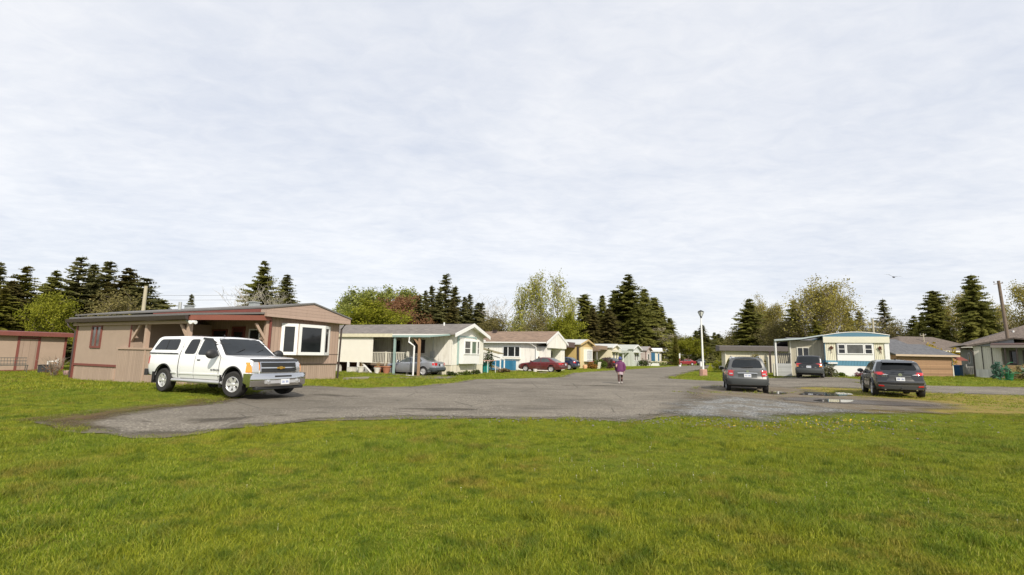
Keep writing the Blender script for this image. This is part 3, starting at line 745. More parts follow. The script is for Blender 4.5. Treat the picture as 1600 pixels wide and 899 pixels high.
# ---- house 2: cream home with carport and bay window
def house2():
    loc = (-4.35, 36.3, -.02); rz = math.radians(67.5); w = 5.35; l = 17
    r = empty('mobile_home', loc, rz, 'cream mobile home with grey shingle roof, teal trim and carport sheltering the silver sedan', 'mobile home', 'mobile homes along the park road')
    foot(loc, rz, -.1, w, -.3, l)
    CR = siding('cream_siding', (.73, .71, .64), .22, 'V', .07, var=.03, streak=.6)
    SH = shingle('grey_shingles', (.125, .112, .10), (.19, .17, .155))
    TEAL = mat('teal_trim', (.27, .37, .35), .6, var=.15)
    CRW = mat('cream_panel', (.74, .71, .63), .7, var=.06)
    gable_body(r, CR, w, l, 3.05, 3.85, .75)
    bx('skirting', siding('cream_skirting', (.64, .60, .48), .2, 'V', .05), r, .02, w-.02, .02, l, -.1, .75)
    gable_roof(r, SH, w, -.45, l+.3, 3.05, 3.85, .32, .1)
    rake(r, WHITE, w, -.45, 3.05, 3.85, .34, .26)
    MB().prism([(-.3, 2.95), (-.3, 2.99), (w/2, 3.82), (w+.3, 2.99), (w+.3, 2.95), (w/2, 3.77)], 'y', -.44, 0).build('soffit', OFFW, r)
    bx('wall_batten', OFFW, r, -.02, -.001, .0, 3.2, .74, .80)
    # box bay with teal boards
    bay = bx('bay_window', WHITE, r, 1.05, 3.75, -.42, -.0, .85, 2.72)
    for x in (.82, 3.78): bx('side_board', TEAL, bay, x, x+.2, -.06, 0, .80, 2.85)
    MB().box(.8, 4.0, -.05, 0, 2.85, 2.95).build('head_board', TEAL, bay)
    window(bay, 'F', -.42, 1.15, 2.2, 1.55, 2.62, WHITE, .09, bars=((0, 1, .42),), gm=GC)
    window(bay, 'F', -.42, 2.3, 3.2, 1.55, 2.62, WHITE, .09, gm=GG)
    window(bay, 'F', -.42, 3.28, 3.70, 1.55, 2.62, WHITE, .07, bars=((0, 1, .42),), gm=GC)
    # carport
    XO = -2.75
    MB().prism([(XO-.1, 2.72), (-.02, 2.98), (-.02, 3.05), (XO-.1, 2.80)], 'y', .1, l-1).build('carport_roof', OFFW, r)
    MB().box(XO-.2, XO-.1, 3.2, l-1, 2.68, 2.92).build('gutter', mat('cream_gutter', (.62, .58, .42), .6, var=.25, vs=5), r)
    MB().prism([(XO-.12, 2.70), (-.05, 2.93), (-.05, 3.03), (XO-.12, 2.82)], 'y', .0, .12).build('fascia', TEAL, r)
    MB().box(XO-.15, XO-.05, .1, 3.2, 2.68, 2.82).build('carport_beam', TEAL, r)
    b = MB(); b.box(XO-.05, XO+.09, .95, 1.09, 0, 2.7); b.prism([(1.09, 2.1), (1.6, 2.68), (1.45, 2.68), (1.09, 2.3)], 'x', XO-.02, XO+.05); b.build('post', WOODP, r)['label'] = 'orange brown timber post'
    pipe('downpipe', [(XO-.18, 1.75, 2.7), (XO-.18, 1.75, 2.35), (XO-.12, 1.35, 2.05), (XO-.12, 1.35, 0.05), (XO-.2, 1.9, .03)], .06, WHITE, r)
    MB().box(XO-.05, XO+.08, 3.0, 3.13, 0, 2.7).build('post', TEAL, r)
    # hanging screen wall on legs
    MB().box(XO-.03, XO+.03, 4.95, 13.5, .85, 2.66).build('screen_panel', CRW, r)
    for y in (6.1, 7.0, 9.2, 12): MB().box(XO-.06, XO+.06, y, y+.13, 0, .85).build('panel_leg', WHITE, r)
    # porch deck with white railings
    MB().box(XO+.8, -.02, 2.5, 6.5, .65, .78).build('deck', MATS['deck_wood'], r)
    b = MB(); b.box(XO+.78, XO+.84, 2.5, 5.9, 1.55, 1.63); b.box(XO+.78, XO+.84, 2.5, 5.9, .80, .86)
    for k in range(24): b.box(XO+.79, XO+.83, 2.55+k*.142, 2.60+k*.142, .86, 1.55)
    b.build('railing', OFFW, r)
    b = MB(); b.box(XO+.75, XO+.87, 2.4, 2.52, 0, 1.7); b.build('railing_post', OFFW, r); 
    b = MB(); b.box(XO+.75, XO+.87, 4.3, 4.42, 0, 1.7); b.build('railing_post', OFFW, r)
    # lattice and stair stringer
    b = MB()
    for k in range(9): b.prism([(5.9-k*.11, .8-k*.09+.0), (5.93-k*.11, .8-k*.09), (5.93-k*.11, 0), (5.9-k*.11, 0)], 'x', XO+.1, XO+.12)
    b.prism([(6.0, .95), (4.95, .1), (4.95, 0), (6.0, .82)], 'x', XO+.08, XO+.16); b.build('stair_side', WHITE, r)
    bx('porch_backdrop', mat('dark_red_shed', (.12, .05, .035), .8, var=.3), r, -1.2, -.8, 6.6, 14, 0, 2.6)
    window(r, 'L', -.001, 2.3, 3.3, 1.6, 2.6, DKBR, .06, gm=GD)
    door(r, 'L', -.001, 4.4, 5.3, .8, 2.75, mat('pale_door', (.35, .33, .3), .6), OFFW, True)
    bx('crossbar', OFFW, r, -2.7, -.02, 6.0, 6.1, 2.5, 2.6)
    mb = bx('meter_box', MATS['galvanised'], r, -.14, -.02, 2.3-.9, 1.75, 1.3, 1.75, bevel=.01)
    MB().tube([(-.06, 1.57, 1.75), (-.06, 1.57, 2.85)], .025, 6).build('conduit', MATS['galvanised'], mb)
    # vent pipe
    pipe('vent_pipe', [(2.2, 2.0, 3.7), (2.2, 2.0, 4.05)], .06, WHITE, r)
house2()
def loc_of(base, rz, x, y):
    c, s = math.cos(rz), math.sin(rz); return (base[0]+c*x-s*y, base[1]+s*x+c*y)
H2 = (-4.35, 36.3); HR = math.radians(67.5)
def clutter2():
    m1 = mat('terracotta', (.32, .13, .07), .85, var=.2); m2 = mat('clutter_white', (.6, .58, .52), .6); m3 = mat('teal_plastic', (.02, .22, .20), .4)
    pot = [(.02, 0), (.14, 0), (.20, .28), (.23, .30), (.22, .34), (.17, .33)]
    for i, (x, y, s, mm, lab) in enumerate(((-3.0, 5.7, 1.0, m2, 'white planter pot beside the stair under the cream screen panel'), (-3.1, 4.2, .9, m2, 'white planter pot in front of the pile of terracotta planters'),
            (-2.6, 4.5, 1.1, m1, 'terracotta pot tallest of the pile by the carport steps'), (-2.7, 3.7, 1.2, m1, 'terracotta pot right of the pile by the carport steps'))):
        o = MB().lathe([(a*s*1.2, h*s*1.3) for a, h in pot], n=14).build('planter_pot', mm, None, smooth=True)
        p = loc_of(H2, HR, x, y); o.location = (*p, gz(*p)); tag(o, lab, 'pot')
        s_ = MB()
        for k in range(14):
            a = rnd.random()*6.28; s_.tube([(0, 0, .35*s), (.25*math.cos(a)*rnd.random(), .25*math.sin(a)*rnd.random(), .6*s+.25*rnd.random())], [.012, .004], 4)
        s_.build('plant', mat('dry_stems', (.22, .15, .07), .9), o)
    o = MB().box(-.5, .5, -.35, .35, 0, .42).box(-.52, .52, -.37, .37, .42, .5).build('white_bin', m2, None, bevel=.03); p = loc_of(H2, HR, -2.9, 8.3); o.location = (*p, gz(*p)); o.rotation_euler.z = HR; tag(o, 'white plastic tub under the cream screen, nearest the brown home', 'tub')
    o = MB().box(-.3, .3, -.2, .2, 0, .34).box(-.32, .32, -.22, .22, .34, .38).build('white_crate', m2, None, bevel=.02); p = loc_of(H2, HR, -2.9, 6.6); o.location = (*p, gz(*p)); o.rotation_euler.z = HR; tag(o, 'small white crate between the white legs of the screen', 'crate')
    # side porch right of house 2
    r = empty('entry_porch', (*loc_of(H2, HR, 5.36, 1.2), -.02), HR, 'cream entry porch with tall narrow window on the far side of the teal trimmed home', 'porch')
    CR = MATS['cream_siding']
    bx('wall', CR, r, 0.01, 1.9, 0, 3.4, 0, 2.72); bx('flat_roof', WHITE, r, -.0, 2.4, -.25, 3.6, 2.72, 2.86)
    window(r, 'F', 0, 1.15, 1.7, 1.0, 2.5, WHITE, .08, gm=GC); bx('corner_post', WHITE, r, 1.9, 2.0, -.06, .1, 0, 2.72)
    # ramp with railings
    r = empty('ramp', (-1.0, 46.3, 0), math.radians(75), 'grey wooden ramp with white sloping handrails beside the blue boarded deck', 'ramp')
    MB().prism([(2.0, .85), (-.5, .08), (-.5, 0), (2.0, .70)], 'x', 0, 1.3).build('walkway', mat('grey_boards', (.27, .25, .23), .85), r)
    for x in (-.05, 1.3): 
        b = MB(); b.prism([(2.0, 1.75), (-.1, 1.15), (-.1, 1.06), (2.0, 1.66)], 'x', x, x+.06)
        b.box(x, x+.08, -.1, .0, 0, 1.15); b.box(x, x+.08, 1.2, 1.3, 0, 1.5); b.build('handrail', WHITE, r)
    b = MB(); b.prism([(2.2, 2.15), (.1, 1.62), (.1, 1.70), (2.2, 2.24)], 'x', -.2, 1.6); b.build('ramp_cover', mat('mossy_cover', (.2, .17, .09), .9, var=.4, vs=6), r)
    bl = MB(); bl.lathe([(.26, 0), (.30, .75), (.33, .78), (.33, .84), (.02, .92)], n=16)
    o = bl.build('teal_barrel', m3, None, smooth=True); p = loc_of(H2, HR, 6.3, .2); o.location = (*p, 0); tag(o, 'teal plastic barrel under the small table at the cream porch', 'barrel')
    t = empty('outdoor_table', (*loc_of(H2, HR, 6.4, .1), 0), HR, 'small table with pale red top over the teal barrel', 'table')
    bx('tabletop', mat('faded_red', (.45, .25, .2), .7), t, -.8, .9, -.45, .45, 1.02, 1.07)
    for x in (-.75, .85):
        for y in (-.4, .4): MB().tube([(x, y, 0), (x, y, 1.02)], .025, 6).build('leg', WHITE, t)
clutter2()

# ---- house 3: white with tan shingle roof
def house3():
    loc = (2.58, 50, -.02); rz = math.radians(66.5); w = 6.5; l = 16
    r = empty('mobile_home', loc, rz, 'white mobile home with tan shingle roof and gabled porch behind the maroon sedan', 'mobile home', 'mobile homes along the park road')
    foot(loc, rz, -.1, w, -1.5, l)
    WH = siding('white_panel_siding', (.75, .73, .67), .6, 'V', .02, var=.03, streak=.4)
    SH = shingle('tan_shingles', (.165, .11, .078), (.24, .17, .12))
    w2 = w*.62
    gable_body(r, WH, w, l, 2.95, 4.05, 0)
    gable_roof(r, SH, w, -1.25, l+.3, 2.95, 4.05, .4, .12)
    rake(r, WHITE, w, -1.25, 2.95, 4.05, .42, .25)
    MB().prism([(.25, 2.35), (w-.25, 2.35), (w-.25, 2.90), (w/2, 4.0), (.25, 2.90)], 'y', -1.24, -1.05).build('porch_gable', WH, r)
    bx('porch_ceiling', WHITE, r, .2, w-.2, -1.0, 0, 2.40, 2.46)
    for a, b_ in ((.25, 1.5), (w-1.6, w-.25)): bx('porch_wall', WH, r, a, b_, -1.04, -.0, 0, 2.38)
    window(r, 'F', -.001, 1.7, 2.5, .9, 2.2, WHITE, .07, gm=GD); door(r, 'F', -.001, 3.0, 3.9, .35, 2.25, mat('white_door', (.6, .6, .58), .5), WHITE, True)
    door(r, 'F', -.001, 4.3, 5.1, .35, 2.25, mat('white_door', (.6, .6, .58), .5), WHITE, True)
    window(r, 'L', 0, 1.75, 3.75, 1.35, 2.5, WHITE, .1, mull=(.31, .69), gm=GD)
    MB().box(-.45, -.40, -1.2, l, 2.80, 2.92).build('gutter', WHITE, r)
    pipe('downpipe', [(-.42, .6, 2.85), (-.1, 0, 2.4), (-.06, .0, .2)], .05, WHITE, r)
    vents(r, [(w/2-.5, 6.0, 4.1)], MATS['dark_brown_metal'])
    MB().blob((-.05, -.3, 1.35), (.09, .1, .14)).build('wall_lamp', MATS['dark_brown_metal'], r)
    # blue boarded deck side
    b = siding('blue_boards', (.02, .155, .28), .3, 'V', .03, streak=.2)
    bx('deck_skirt', b, r, -1.0, -.02, 2.2, 4.7, 0, 1.0)
    bx('window_box', OFFW, r, -.2, -.001, 1.7, 3.8, 1.15, 1.24)
house3()

def carport_home(name, label, x, y, deg, w, l, wall, roofm, h=2.9, peak=.55, port=3.0, postm=None, fasciam=None, roof_c=None, low=0.0, side=True, fz=(-.78, -.30)):
    rz = math.radians(deg); z = gz(x, y)
    r = empty(name, (x, y, z-.02), rz, label, 'mobile home', 'mobile homes along the park road')
    foot((x, y), rz, -.1, w, -.1, l)
    gable_body(r, wall, w, l, h, h+peak, 0)
    gable_roof(r, roofm, w, -.3, l+.2, h, h+peak, .25, .1)
    rake(r, fasciam or WHITE, w, -.3, h, h+peak, .27, .2)
    if port:
        MB().prism([(-port, h-.62), (-.02, h-.08), (-.02, h+.02), (-port, h-.52)], 'y', .6, l*.75).build('carport_roof', roof_c or roofm, r)
        MB().box(-port-.06, -port-.001, .55, l*.76, h+fz[0], h+fz[1]).build('carport_fascia', roof_c or roofm, r)
        MB().box(-port, -.02, .52, .6, h+fz[0]+.1, h+fz[1]).build('carport_fascia', roof_c or roofm, r)
        for yy in (.8, l*.35, l*.7): MB().box(-port+.1, -port+.22, yy, yy+.12, 0, h-.6).build('post', postm or DKBR, r)
    return r
# ---- house 4: yellow
def rest_row():
    YE = siding('yellow_siding', (.50, .36, .15), .2, 'V', .07, var=.04)
    YL = mat('pale_yellow_wall', (.62, .52, .30), .7)
    BRF = mat('brown_carport_roof', (.10, .065, .06), .7, var=.2); LRF = mat('pale_flat_roof', (.45, .46, .44), .8, var=.15)
    r = carport_home('mobile_home', 'yellow mobile home with dark brown carport roof and white blinds behind the dark blue car', 8.86, 64, 64.5, 6.3, 15, YE, LRF, 3.1, .65, 4.4, DKBR, mat('ochre_trim', (.5, .36, .16), .7), BRF, fz=(-.55, .22))
    bx('front_panel', YL, r, .4, 5.9, -.06, -.001, .0, 2.8)
    bay = bx('bay_window', WHITE, r, 1.8, 4.6, -.45, -.06, .9, 2.5)
    window(bay, 'F', -.45, 1.95, 4.45, 1.05, 2.4, WHITE, .1, mull=(.25, .5, .75), gm=GW)
    window(r, 'L', 0, 7.2, 9.6, 1.5, 2.3, WHITE, .1, mull=(.5,), gm=GD)
    for a in (6.5, 9.75): bx('shutter', DKBR, r, -.05, -.001, a, a+.55, 1.45, 2.35)
    bx('corner_board', DKBR, r, -.05, -.001, .02, .3, 0, 2.8)
    vents(r, [(2.5, 4, 3.8), (2.5, 8.2, 3.8)], LRF)
    bx('steps', OFFW, r, -1.4, -.02, 6.2, 7.4, 0, .5)
    # house 5
    CY = mat('cream_wall_far', (.66, .60, .44), .7); TB = mat('tan_flat_roof', (.24, .17, .12), .8)
    r = carport_home('mobile_home', 'low cream yellow mobile home with tan carport roof behind the two dark parked cars', 15.04, 74, 63.5, 4.6, 15, CY, LRF, 2.95, .5, 4.6, mat('post_grey', (.25, .24, .22), .7), WHITE, TB, fz=(-.45, .2))
    window(r, 'F', 0, 1.0, 1.9, 1.1, 2.3, WHITE, .08, gm=GD); window(r, 'F', 0, 2.7, 3.5, 1.1, 2.3, WHITE, .08, gm=GD)
    bx('awning', OFFW, r, .3, 4.2, -.5, -.0, 2.3, 2.62)
    window(r, 'L', 0, 2.6, 6.5, 1.2, 2.3, DKBR, .08, gm=GD); bx('carport_painted_shade', DARKW, r, -.9, -.4, 8.0, 14, .0, 2.1)  # near-black box added as painted shade inside the carport
    MB().box(-4.4, -4.3, .8, 10, .75, .85).build('rail', OFFW, r)
    # house 6
    GR = siding('grey_green_siding', (.50, .53, .49), .2, 'V', .08); PG = mat('pale_green_roof', (.40, .42, .38), .8, var=.15)
    r = carport_home('mobile_home', 'pale grey green mobile home with light green roof, right of the walking person', 21.4, 87, 63.0, 6.6, 16, GR, PG, 3.0, .75, 3.2, WHITE, WHITE, PG)
    window(r, 'F', 0, 1.4, 2.6, .9, 2.3, WHITE, .1, gm=GC); window(r, 'F', 0, 3.4, 4.4, .9, 2.3, WHITE, .1, gm=GC)
    window(r, 'L', 0, 7.5, 10, 1.3, 2.3, WHITE, .08, gm=GD); bx('hood', WHITE, r, 1.1, 5, -.7, 0, 2.4, 2.5)
    bx('screen', MATS['grey_boards'], r, -2.4, -.02, 10.2, 10.4, 0, 2.2)
    # house 7 pink grey
    PK = siding('pink_grey_siding', (.48, .41, .38), .18, 'H', .12); r = carport_home('mobile_home', 'pinkish grey narrow mobile home between the green one and the blue fronted one', 25.67, 94, 63, 5.2, 14, PK, mat('grey_roof_far', (.26, .24, .23), .85), 2.9, .7, 0, None, mat('dull_trim', (.3, .22, .2), .7))
    bx('corner_board', RED, r, -.06, .1, -.06, -.001, 0, 2.9); window(r, 'F', 0, 1.7, 3.4, 1.0, 2.3, WHITE, .1, gm=GC)
    bx('steps', WHITE, r, .5, 2.2, -2.2, -.1, 0, .5)
    # house 8 blue front
    BW = mat('white_wall_far', (.70, .68, .60), .7)
    r = carport_home('mobile_home', 'small white mobile home with a bright blue front panel, left of the cedar', 30.6, 103, 63, 4.8, 13, BW, mat('white_roof_far', (.6, .6, .58), .7), 2.8, .35, 0)
    bx('front_panel', mat('blue_panel', (.04, .14, .25), .5), r, -.08, -.001, .5, 3.8, .9, 2.6)
    bx('front_panel', MATS['blue_panel'], r, .4, 1.6, -.06, -.001, .9, 2.4)
    bx('planter_wall', mat('cream_planter', (.60, .52, .33), .8), r, -.6, 3.6, -1.4, -.6, 0, .85)
    bx('porch', DARKW, r, -1.9, -.1, 5, 8, 0, 2.2); bx('porch_roof', WHITE, r, -2.1, -.1, 4.6, 8.2, 2.2, 2.4)  # solid near-black block paints the shade under the porch roof
    MB().prism([(1.8, 2.85), (2.8, 3.6), (3.8, 2.85)], 'y', -.5, 2).build('dormer', WHITE, r)
    # house 9 white, brown roof
    r = carport_home('mobile_home', 'white mobile home with dark brown shingle roof beside the tall cedar', 36.6, 119, 62, 8.0, 14, BW, shingle('dark_shingles', (.13, .115, .10), (.18, .16, .14)), 2.9, .8, 0)
    window(r, 'L', 0, 3.5, 5.4, 1.1, 2.4, DKBR, .2, gm=GC); window(r, 'F', 0, 3, 4.5, 1.1, 2.3, DKBR, .2, gm=GC)
    # long lattice/distant bungalow
    r = empty('bungalow', (104, 278, 0), 0, 'distant low bungalow with pale walls and wide grey gable at the end of the road', 'house')
    gable_body(r, mat('beige_wall_far', (.5, .42, .33), .8), 17, 12, 3.0, 5.2, 0); gable_roof(r, MATS['grey_roof_far'], 17, -.6, 12, 3.0, 5.2, .8, .3)
    rake(r, WHITE, 17, -.6, 3.0, 5.2, .9, .5); window(r, 'F', 0, 2, 5, 1, 2.2, WHITE, .1); window(r, 'F', 0, 7.5, 9.5, .9, 2.2, WHITE, .1); door(r, 'F', 0, 11, 14, .1, 2.3, WHITE)
    r = empty('white_house', (118, 262, 0), 0, 'far white building partly hidden behind the yellow green bush', 'house')
    gable_body(r, BW, 16, 9, 2.6, 3.6, 0); gable_roof(r, MATS['pale_flat_roof'], 16, -.4, 9, 2.6, 3.6, .6, .2); window(r, 'F', 0, 2, 5, 1, 2.1, WHITE, .12)
rest_row()

# ---- right side: blue and white trailer facing the camera
def blue_trailer():
    x0, y0 = 25.5, 40.0; z = gz(x0+2, y0); w = 4.2; l = 15; BR_ = math.radians(-27)
    r = empty('mobile_home', (x0, y0, z-.03), BR_, 'white and blue striped mobile home with rounded roof, wide window and two wall wreaths', 'mobile home')
    foot((x0, y0), BR_, 0, w, 0, l)
    CW = siding('cream_metal_siding', (.66, .63, .48), .12, 'B', .08, var=.02, streak=.1); BLW = mat('blue_metal', (.09, .20, .28), .5, var=.08)
    BLB = siding('blue_ribbed_band', (.10, .25, .35), .1, 'B', .1, var=.04); WHP = mat('white_panel', (.74, .74, .72), .55, var=.03)
    GREYW = siding('grey_blue_side', (.30, .33, .36), .14, 'B', .1)
    bx('wall', CW, r, 0, w, 0, l, 1.28, 2.72)
    bx('wall_band', BLB, r, -.012, w+.012, -.012, l, .88, 1.28)
    bx('skirting', WHP, r, 0.0, w, 0.0, l, -.1, .88)
    bx('side_wall_cladding', GREYW, r, -.02, -.001, .02, l, 1.28, 2.9)
    MB().box(-.1, w+.06, -.12, .0, 2.70, 3.18).build('fascia', mat('cream_fascia', (.64, .62, .50), .6), r)
    # rounded roof edge
    n = 12; top = [(w*i/n-.1+.2*i/n, 3.18+.34*math.sin(PI*(.08+.84*i/n))) for i in range(n+1)]
    MB().prism([(-.1, 3.16)]+top+[(w+.1, 3.16)], 'y', -.10, l).build('roof', BLW, r)
    b = MB(); b.tube([(p[0], -.1, p[1]+.02) for p in top], .035, 6); b.build('roof_edge', WHITE, r)
    bx('corner_board', WHITE, r, w-.28, w+.02, -.04, -.001, 1.28, 2.70); bx('corner_board', BLW, r, -.03, .02, -.03, -.001, 1.28, 2.7)
    # window group on a white panel
    bx('window_panel', WHP, r, .80, 3.24, -.03, -.001, 1.28, 2.66)
    window(r, 'F', -.03, .86, 1.40, 1.80, 2.60, WHITE, .07, bars=((0, 1, .5),), gm=GD); window(r, 'F', -.03, 1.42, 2.60, 1.80, 2.60, WHITE, .07, gm=glass('sheer_curtain', (.09, .09, .088), .25)); window(r, 'F', -.03, 2.62, 3.17, 1.80, 2.60, WHITE, .07, bars=((0, 1, .5),), gm=GD)
    for x in (.79, 3.26): bx('panel_strip', DKBR, r, x-.02, x+.0, -.04, -.001, 1.3, 2.68)
    for x, lab in ((.42, 'left'), (3.62, 'right')):
        t = MB()
        for k in range(26):
            a = rnd.random()*6.28; q = .12*rnd.random()**.5; cx, cz = q*math.cos(a), q*math.sin(a); t.blob((cx, -.07-.04*rnd.random(), cz), (.045, .03, .045), 5, 3)
        for k in range(5): t.tube([(rnd.gauss(0, .03), -.06, -.1), (rnd.gauss(0, .05), -.06, -.42)], .008, 4)
        o = t.build('wall_wreath', mat('rust_wreath', (.10, .035, .018), .9, var=.4, vs=20), None); o.location = (*loc_of((x0, y0), BR_, x, 0), z+2.25); o.rotation_euler.z = BR_
        tag(o, f'brown dried wreath hanging {lab} of the wide white framed window', 'wreath')
    # carport
    MB().prism([(-3.55, 2.86), (-1.6, 3.02), (-.1, 3.30), (-.1, 3.36), (-1.6, 3.10), (-3.55, 2.96)], 'y', .3, 4.8).build('carport_roof', mat('blue_grey_roof', (.20, .25, .27), .6), r)
    MB().prism([(-3.6, 2.84), (-1.6, 2.98), (-.05, 3.28), (-.05, 3.36), (-1.6, 3.10), (-3.6, 2.98)], 'y', .25, .3).build('carport_fascia', mat('pale_blue_trim', (.40, .46, .47), .6), r)
    for y in (.4, 4.4): MB().box(-3.55, -3.45, y, y+.1, 0-.1, 2.88).build('post', WHITE, r)
    bx('back_room', siding('beige_room_siding', (.40, .37, .28), .25, 'V', .05), r, -2.4, -.03, .9, 5, -.1, 2.92)
    window(r, 'F', .9, -1.95, -1.05, 1.55, 2.35, OFFW, .08, mull=(.5,), gm=GD)
    bx('room_corner', OFFW, r, -2.46, -2.36, .82, .899, -.1, 2.9)
    bx('side_step', BLB, r, -.35, -.02, .5, .895, 0, 1.3)
    # deck with boards and dark pickets
    bx('deck_skirt', siding('grey_deck_boards', (.42, .43, .42), .14, 'H', .12), r, -3.44, -2.42, .6, 4, -.1, .95)
    b = MB(); b.box(-3.44, -2.42, .6, .66, 1.72, 1.8)
    for k in range(7):
        x = -3.42+k*.145; b.box(x, x+.09, .61, .65, .95, 1.72)
    b.build('railing', mat('black_pickets', (.02, .02, .022), .6), r)
    MB().box(-3.75, -3.65, .3, 4.5, -.1, .9).build('low_wall', OFFW, r)
    t = MB(); t.box(-.32, .32, -.1, .1, 0, .14); o = t.build('window_box', WHITE, r, bevel=.01); o.location = (.45, -.14, 1.0)
blue_trailer()

def far_right():
    # long white building behind
    z = gz(26, 56); WB = siding('cream_long_wall', (.62, .57, .44), .3, 'V', .03, var=.02)
    r = empty('mobile_home', (24.3, 56.0, z-.03), math.radians(-18), 'long cream white mobile home with dark flat roof behind the silver grey car', 'mobile home')
    bx('wall', WB, r, 0, 13.5, 0, 4.2, -.1, 2.55); foot((24.3, 56), math.radians(-18), 0, 13, 0, 4.2)
    MB().prism([(-.45, 2.5), (-.45, 3.0), (4.6, 3.2), (4.6, 2.5)], 'x', -.6, 13.8).build('roof', mat('dark_brown_roof', (.11, .095, .09), .8, var=.2), r)
    window(r, 'F', 0, 6.4, 7.0, .9, 1.9, DKBR, .05, gm=GD); pipe('downpipe', [(.03, -.06, 2.5), (.03, -.06, 0)], .06, OFFW, r)
    bx('post', DKBR, r, 4.4, 4.6, -.5, -.4, 0, 2.5)
    r = empty('fence_panel', (28.2, 54.6, gz(28, 54)), math.radians(-6), 'leaning white and pinkish fence panels by the leafy bush near the carport', 'fence')
    bx('panel', OFFW, r, 0, 1.0, 0, .05, 0, 1.8); bx('panel', mat('pinkish_panel', (.55, .44, .36), .7), r, 1.05, 2.3, 0.02, .07, 0, 1.72); bx('post', MATS['galvanised'], r, 1.0, 1.05, -.02, .06, 0, 2.0)
    for k, (x, lab) in enumerate(((.3, 1),)): pass
    # garage with cedar boards
    z = gz(35, 43); CE = siding('cedar_boards', (.28, .17, .095), .15, 'H', .14, var=.22, rough=.7)
    d = math.radians(math.degrees(math.atan2(44.6-43.2, 39.3-33.9)))
    r = empty('garage', (33.9, 43.4, z-.02), math.radians(4), 'low garage clad in orange cedar boards with a dark shingle roof behind the grey SUV', 'garage')
    foot((33.9, 43.4), 0, 0, 5.3, 0, 6)
    bx('wall', CE, r, 0, 5.25, 0, 6, -.1, 1.86)
    MB().prism([(-.35, 1.84), (-.35, 1.92), (3.2, 2.95), (6.6, 1.92), (6.6, 1.84), (3.2, 2.87)], 'x', -.35, 5.6).build('roof', shingle('blue_black_shingles', (.075, .078, .085), (.12, .12, .125)), r)
    MB().box(-.37, 5.62, -.40, -.35, 1.76, 1.92).build('fascia', mat('tan_fascia', (.42, .33, .24), .7), r)
    MB().prism([(-.6, 1.45), (.1, 1.75), (.1, 1.85), (-.6, 1.5)], 'x', 5.26, 6.1).build('lean_to', RED, r)
    bx('corner_board', OFFW, r, 5.18, 5.27, -.03, -.001, -.1, 1.8)
    o = empty('second_garage', (31.5, 51.5, gz(33, 51)), 0, 'dark shingle roofed outbuilding just behind the white and blue home', 'outbuilding')
    bx('wall', MATS['white_wall_far'], o, 0, 11.5, 0, 8, 0, 2.1); MB().prism([(-.5, 2.05), (-.5, 2.15), (4, 3.75), (8.5, 2.15), (8.5, 2.05), (4, 3.65)], 'x', -.5, 12).build('roof', MATS['blue_black_shingles'], o)
    foot((31.5, 51.5), 0, 0, 11.5, 0, 8)
    # scrap on roof = bare shrubs behind; far brown roof house
    o = empty('brown_house', (57, 72, gz(57, 72)), math.radians(8), 'brown hip roofed house with brick wall beyond the cedar garage', 'house')
    bx('wall', mat('brick_wall', (.30, .17, .10), .85, var=.35, vs=8), o, 0, 14, 0, 8, 0, 3.0)
    b = MB(); b.add([(-1, -1, 3), (15, -1, 3), (15, 9, 3), (-1, 9, 3), (4, 4, 5.2), (10, 4, 5.2)], [(0, 1, 5, 4), (1, 2, 5), (2, 3, 4, 5), (3, 0, 4), (3, 2, 1, 0)]); b.build('roof', shingle('brown_shingles', (.095, .075, .062), (.15, .12, .10)), o)
    bx('fascia', OFFW, o, -1, 15, -1.05, -1.0, 2.8, 3.0); window(o, 'F', 0, 3, 4.2, 1, 2.2, WHITE, .1); pass
    # white trailer at the right edge with additions
    x0, y0 = 40.75, 43.4; z = gz(x0, y0)
    rz = math.radians(-53)
    r = empty('mobile_home', (x0, y0, z-.03), rz, 'grey white panelled home with brown roof and covered porch at the right edge', 'mobile home')
    GP = siding('grey_white_panel', (.60, .58, .51), .13, 'V', .08, var=.03); WS = siding('white_skirting', (.60, .60, .58), .2, 'V', .08)
    L = 1.75
    bx('wall', GP, r, 0, L, 0, 9, .75, 2.75); bx('skirting', WS, r, .02, L-.02, -.02, 9, -.1, .75)
    for x in (.52, 1.12): bx('batten', DKBR, r, x, x+.06, -.04, -.001, .75 if x < 1 else 0, 2.75)
    pipe('downpipe', [(-.3, -.3, 2.6), (-.02, -.06, 2.2), (-.05, -.06, 0)], .05, DKBR, r)
    BR = MATS['brown_shingles']
    MB().prism([(-.9, 2.50), (-.1, 2.72), (2.6, 3.35), (8.0, 2.7), (8, 2.8), (2.6, 3.47), (-.2, 2.86), (-.9, 2.60)], 'y', -.22, 9.5).build('roof', BR, r)
    MB().prism([(0, 2.73), (2.6, 3.34), (2.6, 2.73)], 'y', -.1, 0).build('gable_panel', mat('grey_gable', (.20, .21, .22), .8), r)
    window(r, 'F', -.1, 1.2, 1.5, 2.78, 2.98, OFFW, .05)
    MB().prism([(-.0, 2.62), (.0, 2.70), (-.7, 2.66), (-.7, 2.6)], 'y', -.5, 0).build('gutter', OFFW, r)
    MB().box(L-.5, 8, -.9, -.8, 2.60, 2.80).build('porch_fascia', mat('grey_gutter', (.25, .22, .2), .6), r)
    MB().prism([(-.9, 2.80), (0, 2.95), (0, 3.03), (-.9, 2.88)], 'x', L-.5, 8).build('porch_roof', MATS['brown_carport_roof'], r)
    for x in (L+.3, L+1.0, L+1.9): bx('post', DKBR, r, x, x+.08, -.85, -.77, 0, 2.62)
    bx('porch_panel', mat('tan_porch_panel', (.33, .22, .11), .8, var=.3), r, L+.1, L+6, -.82, -.79, .0, 1.15)
    bx('inner_wall', mat('greenish_inner_wall', (.22, .23, .18), .8), r, L, 8, .6, 6, 0, 2.75)
